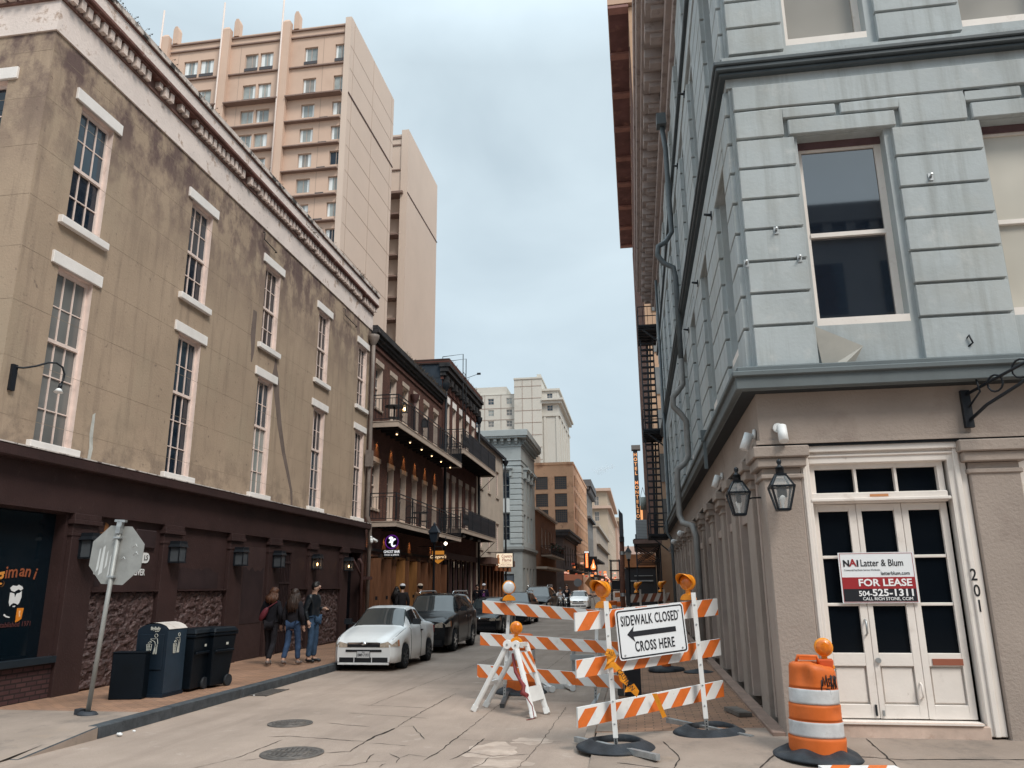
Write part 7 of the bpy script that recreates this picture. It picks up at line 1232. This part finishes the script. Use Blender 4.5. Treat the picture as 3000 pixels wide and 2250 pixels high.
# ================================================================== PEOPLE
def grow(name, V, E, Rr, mats, parent, sub=2, root=0, extra=None):
    """skin surface grown over a skeleton of joints"""
    me = bpy.data.meshes.new(name); me.from_pydata([tuple(v) for v in V], E, []); o = bpy.data.objects.new(name, me); COL.objects.link(o)
    o.modifiers.new('s','SKIN'); sv = me.skin_vertices[0].data
    for i,r in enumerate(Rr): sv[i].radius = r if isinstance(r, tuple) else (r,r); sv[i].use_root = (i == root)
    o.modifiers['s'].use_smooth_shade = True; sb = o.modifiers.new('d','SUBSURF'); sb.levels = sub; sb.render_levels = sub
    m2 = bpy.data.meshes.new_from_object(o.evaluated_get(bpy.context.evaluated_depsgraph_get())); bpy.data.objects.remove(o); bpy.data.meshes.remove(me)
    if extra:
        bm = bmesh.new(); bm.from_mesh(m2); off = len(bm.verts); vs = [bm.verts.new(v) for v in extra.v]
        for f in extra.f:
            try: bm.faces.new([vs[i] for i in f]).smooth = True
            except ValueError: pass
        bm.to_mesh(m2); bm.free()
    m2.name = name; m2.materials.clear()
    for m in (mats if isinstance(mats,(list,tuple)) else [mats]): m2.materials.append(m)
    m2.polygons.foreach_set('material_index', [0]*len(m2.polygons)); m2.polygons.foreach_set('use_smooth', [True]*len(m2.polygons))
    return obj(name, m2, parent)
SKIN = mat('skin', (.50,.31,.23), .55, .08, 6, .03, 60)
def cloth(name, c, var=.3): return mat(name, c, .85, var, 7, .35, 22, spec=.2)
BASEJ = dict(pel=(0,0,.95), wa=(0,0,1.09), ch=(0,.01,1.29), nb=(0,.02,1.46), hb=(0,.0,1.57), hd=(0,-.01,1.66), ht=(0,.0,1.735),
             sl=(.17,.02,1.41), el=(.225,.05,1.13), wl=(.21,-.03,.89), sr=(-.17,.02,1.41), er=(-.225,.05,1.13), wr=(-.21,-.03,.89),
             hl=(.095,0,.93), kl=(.10,-.03,.51), al=(.10,.03,.09), tl=(.115,-.13,.035), hr=(-.095,0,.93), kr=(-.10,-.03,.51), ar=(-.10,.03,.09), tr=(-.115,-.13,.035))
def person(label, loc, rz, J=None, top=None, legs=None, shoes=None, hair=None, hairstyle='short', cap=None, s=1.0, group=None, jlen=.88, detail=True, look=(0,-1,0)):
    """front of the body is -y"""
    j = {k: Vector(v) for k, v in BASEJ.items()}
    for k, v in (J or {}).items(): j[k] = Vector(v)
    t = thing('person', label, 'person', loc, rz, group); t.scale = (s,s,s)
    look = Vector(look).normalized(); upv = (j['ht']-j['hb']).normalized(); look = (look-upv*look.dot(upv)).normalized(); sidev = look.cross(upv)
    names = ['pel','wa','ch','nb','hb','hd','ht','sl','el','wl','sr','er','wr','hl','kl','al','tl','hr','kr','ar','tr']; ix = {n:i for i,n in enumerate(names)}
    V = [j[n] for n in names]; E = [('pel','wa'),('wa','ch'),('ch','nb'),('nb','hb'),('hb','hd'),('hd','ht'),('ch','sl'),('sl','el'),('el','wl'),('ch','sr'),('sr','er'),('er','wr'),('pel','hl'),('hl','kl'),('kl','al'),('al','tl'),('pel','hr'),('hr','kr'),('kr','ar'),('ar','tr')]
    RR = dict(pel=(.13,.105), wa=(.125,.095), ch=(.145,.105), nb=.055, hb=.058, hd=(.082,.094), ht=(.055,.065), sl=.058, el=.042, wl=.026, sr=.058, er=.042, wr=.026, hl=.085, kl=.058, al=.038, tl=.03, hr=.085, kr=.058, ar=.038, tr=.03)
    V.append(j['hd']+look*.112-upv*.03); RL = [RR[n] for n in names]+[.012]; EE = [(ix[a],ix[b]) for a,b in E]+[(ix['hd'],len(V)-1)]      # nose
    for q in (-1,1): V.append(j['hd']+sidev*.094*q-upv*.025); RL.append(.012); EE.append((ix['hd'],len(V)-1))                        # ears
    ex = MB()
    for el, wl, q in (('el','wl',1),('er','wr',-1)):      # hands: palm, four fingers, thumb
        d = (j[wl]-j[el]).normalized(); w = j[wl]; fwd = Vector((0,-1,0)); fwd = (fwd-d*fwd.dot(d)).normalized(); n = d.cross(fwd)
        ex.tube([w-d*.02, w+d*.02, w+d*.05, w+d*.085], [.024,.034,.038,.034], 8)
        for k in range(4):
            b = w+d*.08+fwd*(.027-.018*k); L_ = (.062,.074,.070,.054)[k]; c = n*(-q)*.022; ex.tube([b, b+d*L_*.45+c*.25, b+d*L_*.8+c*.8, b+d*L_*.9+c*1.3], [.0095,.009,.008,.006], 6)
        ex.tube([w+d*.02+fwd*.022, w+d*.045+fwd*.05, w+d*.075+fwd*.056-n*q*.012], [.012,.011,.008], 6)
    grow('body', V, EE, RL, SKIN, t, 2, 0, ex)
    m = MB(); 
    for q in (-1,1): m.sph(j['hd']+look*.083+sidev*.034*q+upv*.004, .012, 4)
    m.build('eyes', plain('eye_dark',(.03,.02,.018),.3) if 'eye_dark' not in bpy.data.materials else bpy.data.materials['eye_dark'], t); m = MB(); m.sph(j['hd']+look*.086-upv*.062, .02, 5, 0, (1.1,1.1,.4)); m.build('mouth', plain('lips',(.22,.08,.07),.5) if 'lips' not in bpy.data.materials else bpy.data.materials['lips'], t)
    if top:
        hipz = Vector((0,0,jlen)); P = ['pel','wa','ch','nb','sl','el','wl','sr','er','wr']; TV = [j[n].copy() for n in P]; TV[0] = j['pel']+Vector((0,0,jlen-.95)); TV[3] = j['nb']+(j['hb']-j['nb'])*.1
        for a,b in (('el','wl'),('er','wr')): i = P.index(b); TV[i] = j[a]+(j[b]-j[a])*.95
        TR = [(.195,.155),(.15,.118),(.175,.135),.078,.082,.066,.046,.082,.066,.046]; grow('jacket', TV, [(0,1),(1,2),(2,3),(2,4),(4,5),(5,6),(2,7),(7,8),(8,9)], TR, top, t, 2, 0); folds(bpy.data.objects[[c.name for c in t.children if c.name.startswith('jacket')][0]])
    if legs:
        P = ['pel','hl','kl','al','hr','kr','ar']; TV = [j[n].copy() for n in P]; TV[0] = j['pel']+Vector((0,0,-.01))
        for a,b in (('kl','al'),('kr','ar')): i = P.index(b); TV[i] = j[a]+(j[b]-j[a])*.93
        grow('trousers', TV, [(0,1),(1,2),(2,3),(0,4),(4,5),(5,6)], [(.14,.11),.096,.072,.066,.096,.072,.066], legs, t, 2, 0); folds(bpy.data.objects[[c.name for c in t.children if c.name.startswith('trousers')][0]], .009)
    for a,b in (('al','tl'),('ar','tr')):
        d = (j[b]-j[a]); d.z = 0; d = d.normalized(); ank = j[a]; up = Vector((0,0,1)); toe = j[b]; sole = min(ank.z, toe.z)
        g_ = grow('shoe', [ank+up*.02, ank-d*.02-up*.04, ank+d*.08-up*.035, toe+d*.03-up*.0], [(0,1),(1,2),(2,3)], [.05,(.05,.045),(.05,.042),(.045,.032)], shoes or BPL, t, 1, 0)
    hm = hair; c = j['hd']
    if hm:
        m = MB(); ax = Matrix((sidev, -look, upv)).transposed(); n = 14
        for a in range(n+1):
            for b in range(20):
                th = math.pi*a/n; ph = 2*math.pi*b/20; p = Vector((math.sin(th)*math.cos(ph), math.sin(th)*math.sin(ph), math.cos(th)))
                front = p.y < -.35 and p.z < .45; r_ = .100 if not front else .080
                p2 = Vector((p.x*r_*1.02, p.y*r_*1.14, p.z*(r_+.012)))
                if p.z < -.35 and p.y < .1: p2 *= .8
                if hairstyle == 'curly': p2 *= 1.06+.14*mnoise.noise(p*4+Vector((3,1,2)))
                m.v.append(c+ax @ (p2+Vector((0,.006,.012))))
        for a in range(n):
            for b in range(20): m.f.append([a*20+b,a*20+(b+1)%20,(a+1)*20+(b+1)%20,(a+1)*20+b]); m.m.append(0); m.s.append(True)
        ho = m.build('hair', hm, t)
        if hairstyle in ('long','curly'):
            bk = -look; nk = j['nb']; L_ = .36 if hairstyle == 'long' else .2; lock = MB(); rnd = random.Random(len(label))
            for k in range(30):
                a = R(-105+210*k/29); p = c+ax @ Vector((math.sin(a)*.085, math.cos(a)*.09, .01)); o_ = (p-c).normalized(); o_.z = 0; ll = L_*rnd.uniform(.75,1.1)
                wv = [rnd.uniform(-.018,.018) for _ in range(5)]; e0 = nk+Vector((0,0,-.05))
                lock.tube([p, p+Vector((0,0,-.08))+o_*.02+sidev*wv[0], p+Vector((0,0,-.08-ll*.35))+o_*(.05 if hairstyle == 'long' else .07)+bk*.03+sidev*wv[1], p+Vector((0,0,-.08-ll*.7))+o_*.05+bk*.055+sidev*wv[2], p+Vector((0,0,-.08-ll))+o_*.02+bk*.055+sidev*wv[3]], [.03,.034,.032,.026,.008], 6)
            lock.build('hair_locks', hm, t)
    if cap:
        m = MB(); ax = Matrix((sidev, -look, upv)).transposed(); pr = [(.106*math.cos(R(a)), .055+.085*math.sin(R(a))) for a in range(0,91,15)]; m.lathe(pr, c+upv*-.005, 18, 0, True, ax@Matrix.Diagonal((1,1.12,1)).to_3x3()); P_q = [(.10*math.cos(R(a)), -.10-.09*math.sin(R(a))) for a in range(0,181,20)]; m.prism(P_q, lambda u,v,q: tuple(c+ax@Vector((u,v,.055+q-.02*(-v-.1)/.09))), -.005, .005); m.build('cap', cap, t)
    return t
BLKC = cloth('black_cloth',(.010,.010,.014)); BLKC2 = cloth('faded_black_cloth',(.016,.015,.019)); DENIM = cloth('blue_denim',(.035,.065,.13),.35); DENIM2 = cloth('mid_denim',(.045,.085,.15),.4); LEATH = mat('black_leather',(.008,.011,.015),.32,.3,6,.35,16,spec=.6); SNK = mat('canvas_shoe',(.18,.15,.14),.7,.6,14,.1,30); BOOT = plain('black_boot',(.012,.012,.013),.4)
H_AUB = mat('auburn_hair',(.075,.030,.015),.55,.5,18,.2,40); H_BRN = mat('brown_hair',(.030,.016,.011),.5,.5,18,.2,40); H_BLK = mat('black_hair',(.010,.008,.008),.45,.3,18,.2,40)
def swing(a, lift=0):      # legs mid-stride: left leg forward
    return dict(kl=(.10,-.03-.10*a,.52), al=(.10,-.02-.16*a,.10), tl=(.11,-.16-.17*a,.05), kr=(-.10,.0+.03*a,.50), ar=(-.10,.06+.26*a,.12+lift), tr=(-.11,-.06+.24*a,.045))
p = person('woman with curly auburn hair and a dark red sling bag, walking away', (-8.36,17.5,.15), R(183), {**swing(1.0), 'ht':(-.045,.0,1.725),'hd':(-.03,-.02,1.66),'el':(.25,.0,1.14),'wl':(.20,-.14,.98),'er':(-.25,.06,1.14),'wr':(-.22,-.06,.9)}, BLKC, BLKC2, SNK, H_AUB, 'curly', s=.955, jlen=.78, look=(-.75,-.55,.35))
m = MB(); m.sph((.13,.17,1.17),.11,8,0,(.75,.6,1.45)); 
for v in m.v: v.x += (v.z-1.17)*-.45
m.build('sling_bag', mat('dark_red_bag',(.115,.018,.028),.6,.3,8,.3,25), p); m = MB(); m.tube([(.16,.17,1.05),(.02,.16,1.33),(-.14,.08,1.45),(-.15,-.08,1.38),(.02,-.14,1.2)],.014,6); m.build('bag_strap', bpy.data.materials['dark_red_bag'], p)
person('woman in blue jeans with long brown hair, walking away between two others', (-7.80,17.45,.15), R(176), {**swing(-.8), 'kr':(-.10,-.10,.52),'ar':(-.10,-.12,.10),'tr':(-.11,-.28,.05),'kl':(.10,.03,.5),'al':(.10,.22,.13),'tl':(.11,.10,.045),'ht':(0,.03,1.73),'er':(-.24,.05,1.13),'wr':(-.22,-.08,.90)}, BLKC2, DENIM, SNK, H_BRN, 'long', s=.945, jlen=.82)
person('man in a black leather jacket and jeans, head tilted back looking up', (-7.62,18.15,.15), R(80), {'hb':(.0,-.01,1.56),'hd':(0,-.045,1.645),'ht':(0,.03,1.70),'ch':(0,.02,1.29),'el':(.24,.09,1.15),'wl':(.17,-.15,1.16),'er':(-.23,.08,1.14),'wr':(-.23,-.02,.89),'kl':(.11,-.01,.5),'al':(.12,.04,.09),'tl':(.16,-.12,.035),'al':(.12,.03,.09)}, LEATH, DENIM2, BOOT, H_BLK, 'short', s=1.04, jlen=.86, look=(0,-.55,.83))
G3 = 'people by the timber shopfront'
person('dark haired woman in black standing behind the white car', (-9.05,29.3,.15), R(170), None, BLKC, BLKC2, BOOT, H_BLK, 'long', s=.96, group=G3)
person('man in a dark jacket with a white cap, behind the white car', (-8.72,29.0,.15), R(200), None, cloth('charcoal_cloth',(.022,.020,.022)), BLKC2, BOOT, H_BLK, 'short', plain('white_cap',(.68,.68,.72),.7), s=1.01, group=G3)
person('man in a tan brown hooded jacket and tan cap, by the black crossover', (-8.20,29.6,.15), R(215), None, cloth('tan_jacket',(.16,.085,.045)), BLKC2, BOOT, H_BLK, 'short', plain('tan_cap',(.45,.36,.28),.7), s=1.01, group=G3)
person('man in all black walking this way in front of the dark timber front', (-8.75,43.2,.15), R(10), None, BLKC, BLKC2, BOOT, H_BLK, 'short', s=1.0, group='people beyond the crossover')
p = person('man with a white cap and a purple printed dark shirt, walking this way', (-8.33,43,.15), R(5), None, cloth('dark_violet_shirt',(.02,.014,.03)), BLKC2, BOOT, H_BLK, 'short', plain('pale_cap',(.62,.6,.64),.7), s=1.02, group='people beyond the crossover')
m = MB(); m.prism([(-.09,1.12),(-.03,1.2),(-.07,1.3),(.02,1.26),(.08,1.33),(.05,1.2),(.10,1.1),(.02,1.14)], lambda u,v,q: (u,q,v), -.165, -.155); m.build('shirt_print', plain('purple_print',(.22,.06,.24),.7), p)
SIT = {'pel':(0,.05,.86),'wa':(0,.04,1.0),'ch':(0,-.0,1.2),'nb':(0,-.02,1.37),'hb':(0,-.05,1.47),'hd':(0,-.06,1.56),'ht':(0,-.05,1.64),'sl':(.17,-.01,1.32),'el':(.26,-.2,1.12),'wl':(.28,-.42,1.05),'sr':(-.17,-.01,1.32),'er':(-.26,-.2,1.12),'wr':(-.28,-.42,1.05),'hl':(.09,.04,.84),'kl':(.20,-.30,.72),'al':(.20,-.15,.33),'tl':(.2,-.30,.28),'hr':(-.09,.04,.84),'kr':(-.20,-.30,.72),'ar':(-.20,-.15,.33),'tr':(-.2,-.30,.28)}
def bike(loc, rz, label):
    t = thing('motorbike', label, 'motorbike', loc, rz, 'motorbikes coming up the street')
    for y in (-.72,.66):
        m = MB(); RX = Matrix.Rotation(R(90),3,'Y'); m.lathe([(.30,-.05),(.33,-.03),(.335,0),(.33,.03),(.30,.05),(.26,.03),(.26,-.03),(.30,-.05)],(0,y,.335),24,0,True,RX); w_ = m.build('wheel', TYRE, t); m = MB()
        for k in range(6): a = k*math.pi/6; m.bar((0,y-math.cos(a)*.27,.335-math.sin(a)*.27),(0,y+math.cos(a)*.27,.335+math.sin(a)*.27),.015,.015)
        m.build('spokes', CHROME, w_)
    m = MB(); m.tube([(.07,-.72,.335),(.07,-.52,.95)],.022,6); m.tube([(-.07,-.72,.335),(-.07,-.52,.95)],.022,6); m.tube([(-.32,-.38,1.05),(-.1,-.52,1.0),(.1,-.52,1.0),(.32,-.38,1.05)],.016,6); m.build('fork', CHROME, t)
    m = MB(); m.sph((0,-.1,.80),.2,7,0,(.65,1.5,.6)); m.tbox(-.12,.12,.1,.65,.70,.82,.02,.05); m.box(-.13,.13,-.25,.3,.30,.62); m.bar((0,-.5,.9),(0,-.1,.55),.06,.08); m.build('frame', BPL, t); m = MB(); m.sph((0,-.62,.86),.1,7); m.build('headlight', plain('pale_lamp',(.75,.75,.72),.2), t)
bike((-5.42,56,0),R(8),'left motorbike, with a rider in a black and white top'); bike((-4.86,55,0),R(-4),'right motorbike, with a rider dressed in black')
person('rider in a black and white top on the left motorbike', (-5.42,56,0), R(8), SIT, cloth('white_sleeves',(.38,.38,.40)), BLKC2, BOOT, H_BLK, 'short', plain('black_cap',(.015,.015,.018),.6), group='motorbike riders')
S2 = {k:(v[0],v[1],v[2]+(.16 if v[2] > .8 else .0)) for k,v in SIT.items()}
person('taller rider dressed in black on the right motorbike', (-4.86,55,0), R(-4), S2, BLKC, BLKC2, BOOT, H_BLK, 'short', s=1.03, group='motorbike riders')
